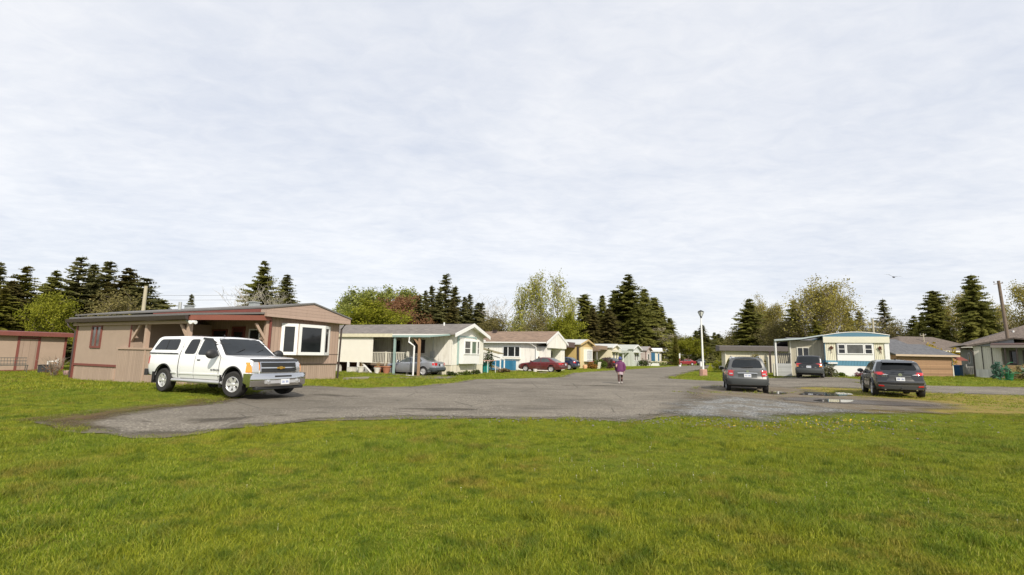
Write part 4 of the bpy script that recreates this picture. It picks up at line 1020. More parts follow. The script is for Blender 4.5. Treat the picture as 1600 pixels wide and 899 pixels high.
    for x in (L+.4, L+1.2, L+2.2): window(r, 'F', .6, x, x+.5, 1.2, 2.4, DKBR, .1, gm=GD)
    bx('white_box', WHITE, r, L+1.2, L+1.9, -1.2, -.95, .3, .95)
    foot((x0, y0), rz, 0, 8, -1, 9)
    # big house roof behind it
    o = empty('brown_roofed_house', (49, 52, gz(49, 52)), math.radians(-35), 'grey walled house with wide brown hip roof rising behind the panelled home', 'house')
    bx('wall', mat('grey_house_wall', (.24, .24, .22), .8), o, 0, 17, 0, 9, 0, 3.1)
    b = MB(); b.add([(-1, -1, 3.1), (18, -1, 3.1), (18, 10, 3.1), (-1, 10, 3.1), (5, 4.5, 5.5), (12, 4.5, 5.5)], [(0, 1, 5, 4), (1, 2, 5), (2, 3, 4, 5), (3, 0, 4), (3, 2, 1, 0)]); b.build('roof', BR, o)
    window(o, 'F', 0, 8, 9.3, 2.0, 2.9, WHITE, .1, mull=(.5,)); window(o, 'L', 0, 3, 4, 1.2, 2.4, WHITE, .1)
    for x, y, zz in ((3.5, 2.4, 4.6), (6, 2.6, 4.8), (8, 2.2, 4.5)): MB().tube([(x, y, zz-.5), (x, y, zz+.15)], .09, 6).build('vent_pipe', WHITE, o)
    # blue recycling bin
    t = empty('recycling_bin', (42.6, 47.2, gz(42, 47)), .4, 'blue wheeled bin standing at the right end of the cedar garage', 'bin')
    B = mat('blue_bin', (.015, .10, .24), .4); MB().prism([(-.24, 0), (.24, 0), (.3, .95), (-.3, .95)], 'y', -.3, .3).build('body', B, t); MB().prism([(-.33, .95), (.33, .95), (.30, 1.03), (-.30, 1.05)], 'y', -.36, .33).build('lid', B, t)
    for x in (-.22, .22): MB().lathe([(.02, -.03), (.1, -.03), (.1, .03), (.02, .03)], (x, .32, .1), 'x', 12).build('wheel', MATS['black_plastic'], t)
    o = MB().box(-.05, .05, -.3, .3, 0, 1.0).build('white_board', OFFW, None); o.location = (43.3, 47.6, gz(43, 47)); tag(o, 'pale board leaning next to the blue bin', 'board')
    # wire fence between
    t = empty('wire_fence', (43.5, 51, gz(43, 51)), math.radians(8), 'low grey fence in front of the dark hedge between garage and panelled home', 'fence')
    b = MB()
    for k in range(40): b.box(k*.2, k*.2+.03, 0, .02, 0, .85)
    b.box(0, 8, -.01, .03, .82, .87); b.build('railing', mat('grey_fence', (.3, .29, .27), .8), t)
    for x in (0, 4, 8): bx('post', MATS['grey_fence'], t, x-.05, x+.05, -.05, .05, 0, 1.1)
far_right()

# ---- lamp post, poles, signs
def street_furniture():
    t = empty('lamp_post', (17.1, 44.0, gz(17, 44)-.02), .3, 'tall white lamp post with flared lantern on a pinkish block in the grass island', 'lamp post')
    MB().lathe([(.33, 0), (.33, .55), (.30, .62), (.02, .62)], n=8).build('base', mat('pink_concrete', (.42, .24, .19), .85, var=.25, vs=6), t)
    MB().tube([(0, 0, .6), (-.02, 0, 3), (-.04, 0, 5.15)], [.085, .075, .065], 12).build('pole', WHITE, t, smooth=True)
    K = mat('black_iron', (.03, .03, .032), .5)
    b = MB(); b.tube([(-.04, 0, 5.15), (-.04, 0, 5.32)], [.06, .1], 8)
    for k in range(4):
        a = PI/4+k*PI/2; b.tube([(-.04+.08*math.cos(a), .08*math.sin(a), 5.3), (-.04+.27*math.cos(a), .27*math.sin(a), 5.74)], .02, 5)
    b.lathe([(.02, 5.74), (.30, 5.74), (.33, 5.77), (.10, 5.86), (.01, 5.9)], (-.04, 0, 0), 'z', 4); b.build('lantern', K, t)
    MB().lathe([(.075, 5.31), (.235, 5.73), (.02, 5.73)], (-.04, 0, 0), 'z', 8).build('lamp_glass', mat('frosted_glass', (.6, .62, .6), .3), t)
    def pole(loc, h, r, lab, m, arm=True, lean=(0, 0)):
        t = empty('utility_pole', (*loc, gz(*loc)), .2, lab, 'utility pole')
        MB().tube([(0, 0, -.1), (lean[0]*.5, lean[1]*.5, h*.5), (lean[0], lean[1], h)], [r, r*.88, r*.75], 10).build('pole', m, t, smooth=True)
        if arm:
            b = MB(); b.tube([(lean[0]-.6, lean[1], h-.35), (lean[0]+.5, lean[1], h-.2)], .035, 6); b.build('crossarm', m, t)
            for k in (-.55, 0, .45): MB().lathe([(.03, 0), (.06, .05), (.05, .13), (.01, .16)], (lean[0]+k, lean[1], h-.22), 'z', 8).build('insulator', mat('insulator', (.3, .3, .32), .3), t)
            MB().tube([(lean[0], lean[1]-.1, h*.83), (lean[0]-.35, lean[1]-.2, h*.84)], .03, 6).build('bracket', m, t)
        return t
    PW = mat('pole_wood', (.16, .12, .09), .9, var=.3, vs=3, bs_=(20, .5))
    pole((45.9, 45.2), 8.9, .15, 'thick leaning utility pole rising in front of the brown roofed house at right', PW, True, (-.5, 0))
    pole((-30.5, 40.5), 6.7, .17, 'bare pale pole standing behind the roof of the brown mobile home', mat('pale_pole_wood', (.40, .36, .27), .9), False)
    pole((51, 69), 7.2, .16, 'thin pole between the spruce and the striped home', mat('pale_pole_wood', (.40, .36, .27), .9), False)
    pole((63, 75), 5.6, .1, 'slim distant pole with a short crossarm over the garage roof', mat('pale_pole_wood', (.40, .36, .27), .9), True)
    pole((60, 130), 7, .16, 'far pale pole against the dark trees beyond the lamp post', mat('pale_pole_wood', (.40, .36, .27), .9), False)
    # overhead wires
    for i, (a, b_, lab) in enumerate((((-95, 55, 9.6), (-35, 75, 10.2), 'thin dark overhead wire above the trees at left, upper of the pair'), ((-95, 55, 9.0), (-35, 75, 9.5), 'thin dark overhead wire above the trees at left, lower of the pair'))):
        A, B = Vector(a), Vector(b_); pts = [A.lerp(B, k/16)-Vector((0, 0, 1.2*4*(k/16)*(1-k/16))) for k in range(17)]
        tag(MB().tube(pts, .016, 4).build('overhead_wire', MATS['black_iron'], None), lab, 'wire')
    # yellow child shaped warning board
    t = empty('warning_figure', (25.2, 62.5, gz(25, 62)), .2, 'yellow child shaped slow down board standing on the grass island edge', 'sign')
    Yl = mat('hi_vis_yellow', (.75, .72, .05), .5)
    body = [(-.32, .0), (.38, .0), (.30, .10), (.16, .45), (.30, .30), (.36, .36), (.12, .70), (.08, .74), (-.10, .74), (-.34, .40), (-.26, .33), (-.16, .45)]
    MB().prism(body, 'y', -.02, .02).build('board', Yl, t); MB().lathe([(.005, -.02), (.14, -.02), (.14, .02), (.005, .02)], (0, 0, .86), 'y', 14).build('head', Yl, t)
    MB().prism([(.06, .78), (.30, .80), (.06, .86)], 'y', .021, .03).build('cap', mat('cap_red', (.5, .05, .04), .5), t)
    t = empty('marker_post', (31.2, 91.3, gz(31, 91)), 0, 'slim red post with white top and white foot beside the cedar', 'post')
    MB().tube([(0, 0, .3), (0, 0, 1.5)], .09, 8).build('shaft', mat('dull_red', (.25, .06, .05), .6), t); MB().tube([(0, 0, 1.5), (0, 0, 2.4)], .13, 8).build('top', WHITE, t); MB().tube([(0, 0, 0), (0, 0, .32)], .22, 8).build('foot', WHITE, t)
    o = MB().box(-.3, .3, -.25, .25, 0, .75).prism([(-.33, .75), (.33, .75), (.2, .95), (-.2, .95)], 'y', -.28, .28).build('utility_box', WHITE, None, bevel=.02); o.location = (36.9, 95.7, 0); tag(o, 'white roadside box between the grey car and the lamp post', 'box')
    # bird
    b = MB(); b.blob((0, 0, 0), (.16, .05, .05), 8, 5); b.blob((.17, 0, .02), (.045, .035, .035), 6, 4)
    for s in (-1, 1): b.add([(.06, s*.03, .02), (-.08, s*.03, .02), (-.10, s*.32, .12), (.02, s*.30, .13), (-.14, s*.55, .05)], [(0, 1, 2, 3), (3, 2, 4)])
    b.add([(-.14, -.02, 0), (-.14, .02, 0), (-.28, .05, 0), (-.28, -.05, 0)], [(0, 1, 2, 3)])
    o = b.build('bird', mat('bird_dark', (.05, .05, .055), .8), None); o.location = (25.2, 31.9, 7.1); o.rotation_euler = (.3, 0, .6); tag(o, 'small dark bird gliding in the sky above the striped home', 'bird')
street_furniture()
# ------------------------------------------------------------------ vehicles
TYRE = mat('tyre_rubber', (.022, .021, .02), .85, var=.3, vs=6); WELL = mat('wheel_well', (.012, .012, .012), .95)
CHROME = mat('chrome', (.62, .62, .62), .12, 1, var=.05); ALLOY = mat('alloy_wheel', (.55, .55, .56), .35, .5, var=.06)
HUBCAP = mat('silver_hubcap', (.55, .55, .56), .4, .4, var=.06)
CG = glass('car_glass', (.010, .013, .015), .04, .45); CGP = glass('privacy_glass', (.005, .006, .007), .04, .4); CGL = glass('pale_car_glass', (.05, .06, .06), .05, .8)
REDL = mat('tail_light_red', (.45, .012, .012), .12, coat=1, var=.15, vs=20); CLRL = mat('clear_lamp', (.55, .55, .55), .12, .6, coat=1, var=.2, vs=30); AMB = mat('amber_lamp', (.75, .28, .03), .15, coat=1, var=.2, vs=30)
BLKP = mat('black_trim', (.02, .02, .021), .55, var=.2); CLAD = mat('grey_cladding', (.045, .05, .05), .6, var=.1)
PLATE = mat('plate_white', (.68, .70, .72), .4, var=.03); PBLUE = mat('plate_blue', (.04, .10, .35), .4); GOLD = mat('gold_emblem', (.55, .34, .07), .3, .7)
SEAM = mat('panel_gap', (.05, .05, .05), .9)

def interp(tab, x, k):
    if x >= tab[0][0]: return tab[0][k]
    for a, b in zip(tab, tab[1:]):
        if a[0] >= x >= b[0]:
            t = (a[0]-x)/max(1e-9, a[0]-b[0]); return a[k]+(b[k]-a[k])*t
    return tab[-1][k]
def prof(tab, x, k, win=.05):
    x0, x1 = tab[0][0], tab[-1][0]
    return sum(interp(tab, min(x0, max(x1, x+d)), k) for d in (-win, -win/2, 0, win/2, win))/5
def table(pts, z):
    if z <= pts[0][0]: return pts[0][1]
    for a, b in zip(pts, pts[1:]):
        if a[0] <= z <= b[0]: return a[1]+(b[1]-a[1])*(z-a[0])/(b[0]-a[0])
    return pts[-1][1]

def loft(tab, tumble=.25, crown=.03, r=.07, front=None, rear=None, bow=(.12, .08), step=.05, win=.05, lowtuck=.06):
    """tab rows: (x, z_bottom, z_belt, z_top, half_width), x falling from nose to tail"""
    x0, x1 = tab[0][0], tab[-1][0]; n = int(round((x0-x1)/step)); xs = [x0+(x1-x0)*i/n for i in range(n+1)]
    rings = []
    for x in xs:
        zb, be, to, w = (prof(tab, x, k, win) for k in (1, 2, 3, 4))
        rr = min(r, max(.012, (to-be)*.55)); zt = to-crown; ze = max(be+.004, zt-rr)
        def ys(z):
            t = (z-zb)/max(.01, be-zb)
            if t <= 1: return w*(1-lowtuck*max(0, (.4-t)/.4)**2-.03*max(0, (t-.45)/.55)**2)
            return w*.97-tumble*(z-be)
        h = []
        for t in (0, .06, .14, .24, .36, .5, .64, .78, .9, 1): z = zb+(be-zb)*t; h.append((ys(z), z))
        for t in (.2, .4, .6, .8, 1): z = be+(ze-be)*t; h.append((ys(z), z))
        ye = ys(ze); rv = zt-ze; rh = max(.02, min(rr, ye*.5))
        for a in (30, 60, 90): q = math.radians(a); h.append((ye-rh*(1-math.cos(q)), ze+rv*math.sin(q)))
        yt = ye-rh
        for f in (.8, .55, .28, 0): h.append((yt*f, zt+crown*(1-f*f)))
        rings.append((x, h))
    W = max(t[4] for t in tab); nh = len(rings[0][1]); vs = []; fs = []
    for x, h in rings:
        for s in (1, -1):
            for y, z in h: vs.append((x, s*y, z))
    def id_(i, s, k): return i*2*nh+(0 if s > 0 else nh)+k
    for i in range(len(rings)-1):
        for s in (1, -1):
            for k in range(nh-1):
                q = (id_(i, s, k), id_(i+1, s, k), id_(i+1, s, k+1), id_(i, s, k+1)); fs.append(q if s > 0 else q[::-1])
        fs.append((id_(i, 1, 0), id_(i, -1, 0), id_(i+1, -1, 0), id_(i+1, 1, 0)))
    NC = 10
    for i, fl in ((0, 1), (len(rings)-1, -1)):
        grid = []
        for k in range(nh):
            row = [id_(i, 1, k)]; y, z = rings[i][1][k]
            for c in range(1, NC): vs.append((rings[i][0], y*(1-2*c/NC), z)); row.append(len(vs)-1)
            row.append(id_(i, -1, k)); grid.append(row)
        for k in range(nh-1):
            for c in range(NC):
                q = (grid[k][c], grid[k+1][c], grid[k+1][c+1], grid[k][c+1]); fs.append(q if fl > 0 else q[::-1])
    out = []
    for x, y, z in vs:
        wf = S((x-(x0-.7))/.7); wr = S(((x1+.7)-x)/.7)
        nx_ = x-bow[0]*wf*(y/W)**2*1.2+bow[1]*wr*(y/W)**2*1.2
        if front: nx_ += wf*table(front, z)
        if rear: nx_ -= wr*table(rear, z)
        out.append((nx_, y, z))
    me = bpy.data.meshes.new('body'); me.from_pydata(out, [], fs)
    bm = bmesh.new(); bm.from_mesh(me); bmesh.ops.remove_doubles(bm, verts=bm.verts, dist=1e-4); bmesh.ops.recalc_face_normals(bm, faces=bm.faces)
    bm.to_mesh(me); bm.free()
    return me
def bvh_of(me):
    bm = bmesh.new(); bm.from_mesh(me); t = BVHTree.FromBMesh(bm); bm.free(); return t
VIEW = {'L': (Vector((0, -1, 0)), lambda a, b: Vector((a, 6, b))), 'R': (Vector((0, 1, 0)), lambda a, b: Vector((a, -6, b))),
        'F': (Vector((-1, 0, 0)), lambda a, b: Vector((8, a, b))), 'B': (Vector((1, 0, 0)), lambda a, b: Vector((-8, a, b))), 'T': (Vector((0, 0, -1)), lambda a, b: Vector((a, b, 6)))}
def decal(bv, view, poly, m, name, parent, off=.006, cell=.08, rnd_=0, depth=.02):
    d, o = VIEW[view]; poly = roundc([tuple(p) for p in poly], .05*rnd_) if rnd_ else poly
    last = [None]
    def fn(a, b):
        h = bv.ray_cast(o(a, b), d)
        if h[0] is None:
            q = o(a, b); h = bv.find_nearest(q+d*(q.length-.9 if last[0] is None else (last[0]-q).dot(d)))
        last[0] = h[0]; n = h[1]
        if n.dot(d) > 0: n = -n
        p = h[0]+n*off*.5-d*off*.7
        return p
    bm = sheet_bm(poly, cell, fn)
    be = [e for e in bm.edges if e.is_boundary]
    ex = bmesh.ops.extrude_edge_only(bm, edges=be)
    for v in [g for g in ex['geom'] if isinstance(g, bmesh.types.BMVert)]: v.co += d*depth
    bmesh.ops.recalc_face_normals(bm, faces=bm.faces)
    fs = [f for f in bm.faces]
    # make sure the big faces look outwards
    s = sum(f.normal.dot(d)*f.calc_area() for f in fs)
    if s > 0: bmesh.ops.reverse_faces(bm, faces=fs)
    me = bpy.data.meshes.new(name); bm.to_mesh(me); bm.free()
    for p in me.polygons: p.use_smooth = True
    me.set_sharp_from_angle(angle=math.radians(35))
    return link_mesh(name, me, m, parent)
def strip(pts, w):
    up = []; dn = []
    for i, p in enumerate(pts):
        a = Vector(pts[max(0, i-1)]); b = Vector(pts[min(len(pts)-1, i+1)]); t = (b-a).normalized(); n = Vector((-t.y, t.x))*w/2; p = Vector(p)
        up.append(tuple(p+n)); dn.append(tuple(p-n))
    return up+dn[::-1]
def wheel(parent, x, y, R, width, kind='alloy', steer=0, side=1):
    """side=+1: outer face towards +y"""
    w = bpy.data.objects.new('wheel', None); col.objects.link(w); w.parent = parent; w.location = (x, y, R-.006); w.rotation_euler.z = steer
    h = width/2; rr = R*(.58 if kind == 'chrome' else .66)
    MB().lathe([(rr, -h*.9), (R*.90, -h), (R*.97, -h*.85), (R, -h*.5), (R, h*.5), (R*.97, h*.85), (R*.90, h), (rr, h*.9), (rr*.97, h*.5), (rr*.97, -h*.5), (rr, -h*.9)], axis='y', n=32, cap=False).build('tyre', TYRE, w, smooth=True)
    o = side*h
    MB().lathe([(.02, o*.2), (rr*.96, o*.2), (rr*.96, o*.15), (.02, o*.15)], axis='y', n=20).build('brake', BLKP, w)
    m = {'alloy': ALLOY, 'chrome': mat('polished_wheel', (.72, .72, .72), .25, .55), 'hub': HUBCAP}[kind]
    b = MB(); b.lathe([(rr*.93, o*.3), (rr*1.0, o*.9), (rr*1.02, o*.95), (rr*.97, o*.98), (rr*.90, o*.85), (rr*.86, o*.3)], axis='y', n=32)
    ns = {'alloy': 5, 'chrome': 6, 'hub': 9}[kind]
    for k in range(ns):
        a = 2*PI*k/ns; c, s = math.cos(a), math.sin(a)
        sw = rr*(.17 if ns < 8 else .14)
        sw = rr*{'alloy': .34, 'chrome': .36, 'hub': .30}[kind]
        for q in (0,):
            c2, s2 = math.cos(a+q), math.sin(a+q); vs = []
            for (rad, ww, oo) in ((rr*.15, sw*.75, .80), (rr*.93, sw*1.15, .90)):
                for dd in (-1, 1):
                    for t in (0, -.18): vs.append((c2*rad-s2*ww*dd*.5, o*(oo+t), s2*rad+c2*ww*dd*.5))
            b.add(vs, [(0, 2, 6, 4), (1, 5, 7, 3), (0, 4, 5, 1), (2, 3, 7, 6), (4, 6, 7, 5), (0, 1, 3, 2)])
    b.lathe([(rr*.24, o*.6), (rr*.24, o*.9), (rr*.15, o*.97), (.005, o*.98)], axis='y', n=16)
    if kind == 'hub': b.lathe([(rr*.9, o*.5), (rr*.9, o*.7), (rr*.3, o*.82), (.01, o*.82)], axis='y', n=24)
    b.build('rim', m, w, smooth=False)
    return w
def cut_arches(me, cuts):
    o = bpy.data.objects.new('tmp', me); col.objects.link(o); tmp = []
    for i, (x, R, z, yo) in enumerate(cuts):
        for s in (1, -1):
            b = MB().lathe([(R, s*.45), (R, s*1.4)], (x, 0, z), 'y', 36); c = b.build('cut', None, None); tmp.append(c)
            md = o.modifiers.new('b', 'BOOLEAN'); md.operation = 'DIFFERENCE'; md.object = c; md.solver = 'EXACT'
    dg = bpy.context.evaluated_depsgraph_get(); dg.update()
    m2 = bpy.data.meshes.new_from_object(o.evaluated_get(dg)); m2.name = 'body'
    for t in tmp+[o]: bpy.data.objects.remove(t)
    return m2
def liner(b, x, z, r, y0, y1):
    n = 18; vs = []; fs = []
    for k in range(n+1):
        a = math.radians(-8+196*k/n); c, s_ = math.cos(a), math.sin(a)
        vs += [(x+r*c, y0, z+r*s_), (x+r*c, y1, z+r*s_)]
    fs = [(2*k, 2*k+1, 2*k+3, 2*k+2) for k in range(n)]
    vs.append((x, y0, z-.1)); fs += [(2*k, 2*k+2, len(vs)-1) for k in range(n)]
    return b.add(vs, fs)
def finish_body(me, name, m, parent):
    for p in me.polygons: p.use_smooth = True
    me.materials.clear() if len(me.materials) else None
    me.set_sharp_from_angle(angle=math.radians(32))
    return link_mesh(name, me, m, parent)
def plate(parent, x, y, z, face, lean=0):
    """face: +1 looks to +x, -1 to -x"""
    b = MB().box(0, .012*face, -.152, .152, -.078, .078); o = b.build('number_plate', PLATE, parent); o.location = (x, y, z); o.rotation_euler.y = lean
    g = MB(); xx = (.0125*face, .015*face)
    for k in range(7):
        if k == 3: continue
        y0 = -.12+k*.035; t = rnd.random()
        g.box(min(xx), max(xx), y0, y0+.007, -.032, .032); g.box(min(xx), max(xx), y0+.016, y0+.022, -.032, .032 if t > .5 else .0)
        g.box(min(xx), max(xx), y0+.007, y0+.016, .025 if t > .3 else -.004, .032 if t > .3 else .004)
    g.build('plate_marks', PBLUE, o)
def text_mesh(txt, size, depth, m, parent, name='lettering'):
    cu = bpy.data.curves.new('t', 'FONT'); cu.body = txt; cu.size = size; cu.extrude = depth; cu.align_x = 'CENTER'; cu.align_y = 'CENTER'
    o = bpy.data.objects.new('t', cu); col.objects.link(o); dg = bpy.context.evaluated_depsgraph_get(); dg.update()
    me = bpy.data.meshes.new_from_object(o.evaluated_get(dg)); bpy.data.objects.remove(o)
    return link_mesh(name, me, m, parent)
def mirror_(parent, x, y, z, s, m, sc=1):
    b = MB(); b.blob((x, s*(y+.13*sc), z), (.07*sc, .13*sc, .10*sc), 12, 8); b.tube([(x, s*(y-.06), z-.05), (x, s*(y+.06), z-.03)], .03, 6)
    o = b.build('side_mirror', m, parent, smooth=True)
    MB().box(x-.071*sc, x-.062*sc, min(s*(y+.05), s*(y+.2)), max(s*(y+.05), s*(y+.2)), z-.06*sc, z+.06*sc).build('mirror_glass', CG, o); return o
def interior(parent, x0, x1, w, z0, z1):
    pass

def both(f):
    for v in ('L', 'R'): f(v)

# ---- white pickup with canopy
def pickup(loc, rz):
    WP = paint('white_paint', (.82, .83, .83), dirt=.05)
    t = empty('pickup_truck', loc, rz, 'white pickup truck with matching canopy and chrome bumper parked by the brown home', 'pickup truck')
    tab = [(2.60, .52, 1.06, 1.14, .88), (2.50, .50, 1.09, 1.175, .96), (2.25, .47, 1.12, 1.215, .99), (1.8, .46, 1.15, 1.25, 1.0), (1.30, .46, 1.19, 1.28, 1.0), (1.18, .46, 1.20, 1.30, 1.0), (.52, .46, 1.20, 1.82, 1.0), (.25, .46, 1.21, 1.865, 1.0),
           (-.4, .47, 1.22, 1.88, 1.0), (-.98, .48, 1.24, 1.87, 1.0), (-1.06, .48, 1.24, 1.30, 1.0), (-2.4, .52, 1.25, 1.30, 1.0), (-2.80, .56, 1.25, 1.30, .98), (-2.86, .58, 1.25, 1.30, .96)]
    me = loft(tab, tumble=.26, crown=.03, r=.08, front=[(.5, .03), (.8, .04), (1.0, .02), (1.1, -.04)], bow=(.16, .03), win=.04, lowtuck=.05)
    bv = bvh_of(me); FX, RX, R = 1.80, -1.845, .395
    me = cut_arches(me, [(FX, .49, R+.03, 0), (RX, .49, R+.03, 0)]); body = finish_body(me, 'body', WP, t)
    for x in (FX, RX):
        for s in (1, -1):
            b = MB(); pts = []; 
            liner(b, x, R+.03, .487, s*.5, s*.97); b.build('wheel_arch_liner', WELL, body, fix=False)
            b = MB(); arc = [(x+.505*math.cos(math.radians(a)), s*1.0, R+.03+.505*math.sin(math.radians(a))) for a in range(-5, 186, 10)]; b.tube(arc, .022, 5); b.build('arch_trim', BLKP, body)
    for (x, st) in ((FX, .22), (RX, 0)):
        for s in (1, -1): wheel(t, x, s*.87, R, .27, 'chrome', st, s)
    MB().box(-2.7, 2.3, -.75, .75, .40, .58).build('chassis', BLKP, t)
    MB().tube([(FX, -.8, R), (FX, .8, R)], .05, 8).tube([(RX, -.8, R), (RX, .8, R)], .07, 8).build('axle', BLKP, t)
    # canopy
    ct = [(-1.10, 1.27, 1.30, 1.87, .985), (-1.3, 1.27, 1.30, 1.90, .985), (-2.45, 1.27, 1.30, 1.89, .985), (-2.62, 1.27, 1.30, 1.85, .98), (-2.90, 1.27, 1.30, 1.36, .96)]
    cm = loft(ct, tumble=.27, crown=.03, r=.09, bow=(0, .03), win=.03, lowtuck=0); cv = bvh_of(cm); can = finish_body(cm, 'canopy', WP, t)
    for v in 'LR':
        g = decal(cv, v, [(-1.28, 1.40), (-1.28, 1.77), (-2.38, 1.76), (-2.66, 1.40)], CGP, 'canopy_window', can, .008, rnd_=2)
        decal(cv, v, strip([(-1.93, 1.42), (-1.93, 1.75)], .03), BLKP, 'divider', g, .014)
        decal(cv, v, strip([(-1.13, 1.285), (-2.86, 1.285)], .03), BLKP, 'canopy_seal', can, .008)
    decal(cv, 'B', [(-.6, 1.45), (.6, 1.45), (.52, 1.76), (-.52, 1.76)], CGP, 'rear_window', can, .008, rnd_=2)
    # doors, glass
    for v in 'LR':
        gp = decal(bv, v, strip([(-1.04, .50), (-1.04, 1.26), (-1.0, 1.82)], .035), SEAM, 'cab_gap', body, .004)
        d = decal(bv, v, [(1.08, .50), (1.12, 1.19), (.42, 1.78), (-.12, 1.80), (-.16, .50)], WP, 'door', body, .010, rnd_=0, depth=.016)
        decal(bv, v, [(1.10, .485), (1.14, 1.20), (.42, 1.80), (-.14, 1.82), (-.18, .485)], SEAM, 'door_gap', d, .003)
        d2 = decal(bv, v, [(-.19, .50), (-.15, 1.80), (-.82, 1.79), (-.92, 1.2), (-.88, .50)], WP, 'rear_door', body, .010, depth=.016)
        decal(bv, v, [(-.17, .485), (-.15, 1.82), (-.84, 1.81), (-.935, 1.2), (-.90, .485)], SEAM, 'door_gap', d2, .003)
        decal(bv, v, [(1.04, 1.25), (.48, 1.74), (.02, 1.77), (-.08, 1.26)], CG, 'side_window', d, .018, rnd_=2)
        decal(bv, v, [(-.22, 1.28), (-.18, 1.77), (-.66, 1.76), (-.82, 1.28)], CGP, 'side_window', d2, .018, rnd_=2)
        decal(bv, v, strip([(.75, 1.60), (.40, 1.76), (-.06, 1.79)], .05), BLKP, 'wind_deflector', d, .028)
        decal(bv, v, strip([(1.25, .66), (-.95, .64)], .045), WP, 'side_moulding', body, .024)
        decal(bv, v, strip([(-1.12, .66), (-1.38, .66)], .045), WP, 'side_moulding', body, .024)
        s = 1 if v == 'L' else -1
        MB().box(-.02, .13, s*1.0-.02, s*1.0+.02, 1.075, 1.115).build('door_handle', BLKP, d, bevel=.01)
        mirror_(body, 1.0, 1.0, 1.30, s, BLKP, 1.5)
        MB().tube([(1.35, s*.98, .42), (-1.3, s*.98, .42)], .055, 10).build('running_board', CHROME if False else ALLOY, t, smooth=True)
        tm = text_mesh('SILVERADO', .085, .002, BLKP if False else CLAD, body); tm.location = (.95, s*1.022, .80); tm.rotation_euler = (PI/2, 0, PI if v == 'L' else 0)
        decal(bv, v, strip([(-2.80, .92), (-2.80, 1.2)], .09), REDL, 'tail_light', body, .012)
        for x in (FX-.53, RX-.53): MB().box(x-.03, x, s*.92-.12, s*.92+.09, .28, .66).build('mud_flap', BLKP, t)
        MB().box(-2.95, -2.80, s*.98-.03, s*.98+.03, .52, .74).build('bumper_end', BLKP, t, bevel=.01)
    ws = decal(bv, 'F', [(-.80, 1.28), (.80, 1.28), (.66, 1.78), (-.66, 1.78)], CG, 'windscreen', body, .010, rnd_=2)
    decal(bv, 'F', [(-.87, 1.265), (.87, 1.265), (.70, 1.80), (-.70, 1.80)], BLKP, 'windscreen_seal', ws, .003)
    MB().tube([(1.18, .1, 1.31), (.98, .6, 1.47)], .012, 5).tube([(1.18, -.6, 1.31), (1.0, -.1, 1.47)], .012, 5).build('wiper', BLKP, body)
    # nose
    gr = decal(bv, 'F', [(-.62, .74), (.62, .74), (.66, 1.08), (-.66, 1.08)], BLKP, 'grille', body, .02)
    for z in (.755, .905, 1.065): decal(bv, 'F', strip([(-.64, z), (.64, z)], .028 if z != .905 else .035), CHROME, 'grille_bar', gr, .045)
    for y in (-.64, .64): decal(bv, 'F', strip([(y, .74), (y, 1.08)], .03), CHROME, 'grille_side', gr, .04)
    for z in (.80, .83, .95, .98, 1.01): decal(bv, 'F', strip([(-.6, z), (.6, z)], .006), CLAD, 'grille_slat', gr, .028)
    x0 = bv.ray_cast(Vector((8, 0, .905)), Vector((-1, 0, 0)))[0].x
    b = MB(); b.prism([(-.13, -.022), (-.045, -.022), (-.045, -.045), (.045, -.045), (.045, -.022), (.13, -.022), (.145, .022), (.045, .022), (.045, .045), (-.045, .045), (-.045, .022), (-.12, .022)], 'x', 0, .03)
    em = b.build('emblem', GOLD, gr); em.location = (x0+.045, 0, .905)
    for s in (1, -1):
        yy = [(s*.68, .75), (s*.93, .77), (s*.93, 1.07), (s*.68, 1.08)]
        h = decal(bv, 'F', yy, CLRL, 'headlight', body, .022)
        decal(bv, 'F', [(s*.87, .77), (s*.94, .77), (s*.94, 1.06), (s*.89, 1.06)], AMB, 'indicator', h, .03)
        decal(bv, 'L' if s > 0 else 'R', [(2.55, .77), (2.55, 1.07), (2.36, 1.06), (2.36, .77)], AMB, 'indicator', h, .022)
    decal(bv, 'F', [(-.80, 1.09), (.80, 1.09), (.84, 1.155), (-.84, 1.155)], BLKP, 'bug_deflector', body, .045, depth=.05)
    # chrome bumper wraps the nose
    b = MB(); pr = []
    secs = []
    for y in [-1.0+2.0*k/16 for k in range(17)]:
        xx = 2.84-.20*(abs(y)/1.0)**3.2; secs.append((xx, y))
    prof_ = [(-.12, .33), (-.04, .35), (-.01, .44), (.0, .56), (-.01, .66), (-.06, .735), (-.16, .735), (-.16, .33)]
    n = len(prof_); vs = [(x+dx, y, z) for x, y in secs for dx, z in prof_]; fs = []
    for i in range(16):
        for k in range(n): fs.append((i*n+k, i*n+(k+1) % n, (i+1)*n+(k+1) % n, (i+1)*n+k))
    fs += [tuple(range(n)), tuple(16*n+k for k in range(n))[::-1]]
    for s in (-1, 1):
        b0 = len(vs); vs += [(2.64, s*1.0, .36), (2.64, s*1.0, .735), (2.34, s*1.02, .735), (2.34, s*1.02, .46), (2.64, s*.94, .36), (2.64, s*.94, .735), (2.34, s*.96, .735), (2.34, s*.96, .46)]
        fs += [tuple(b0+i for i in q) for q in ((0, 1, 2, 3), (7, 6, 5, 4), (0, 3, 7, 4), (1, 5, 6, 2), (0, 4, 5, 1), (3, 2, 6, 7))]
    bp = b.add(vs, fs).build('bumper', CHROME, t, smooth=True)
    MB().box(2.78, 2.843, -.62, .62, .44, .53).build('bumper_intake', ALLOY, bp); MB().box(2.78, 2.836, -.30, .30, .625, .675).build('bumper_slot', BLKP, bp)
    for s in (-1, 1): MB().lathe([(.07, 2.80), (.07, 2.845), (.01, 2.85)], (0, s*.52, .485), 'x', 12).build('fog_lamp', CLRL, bp)
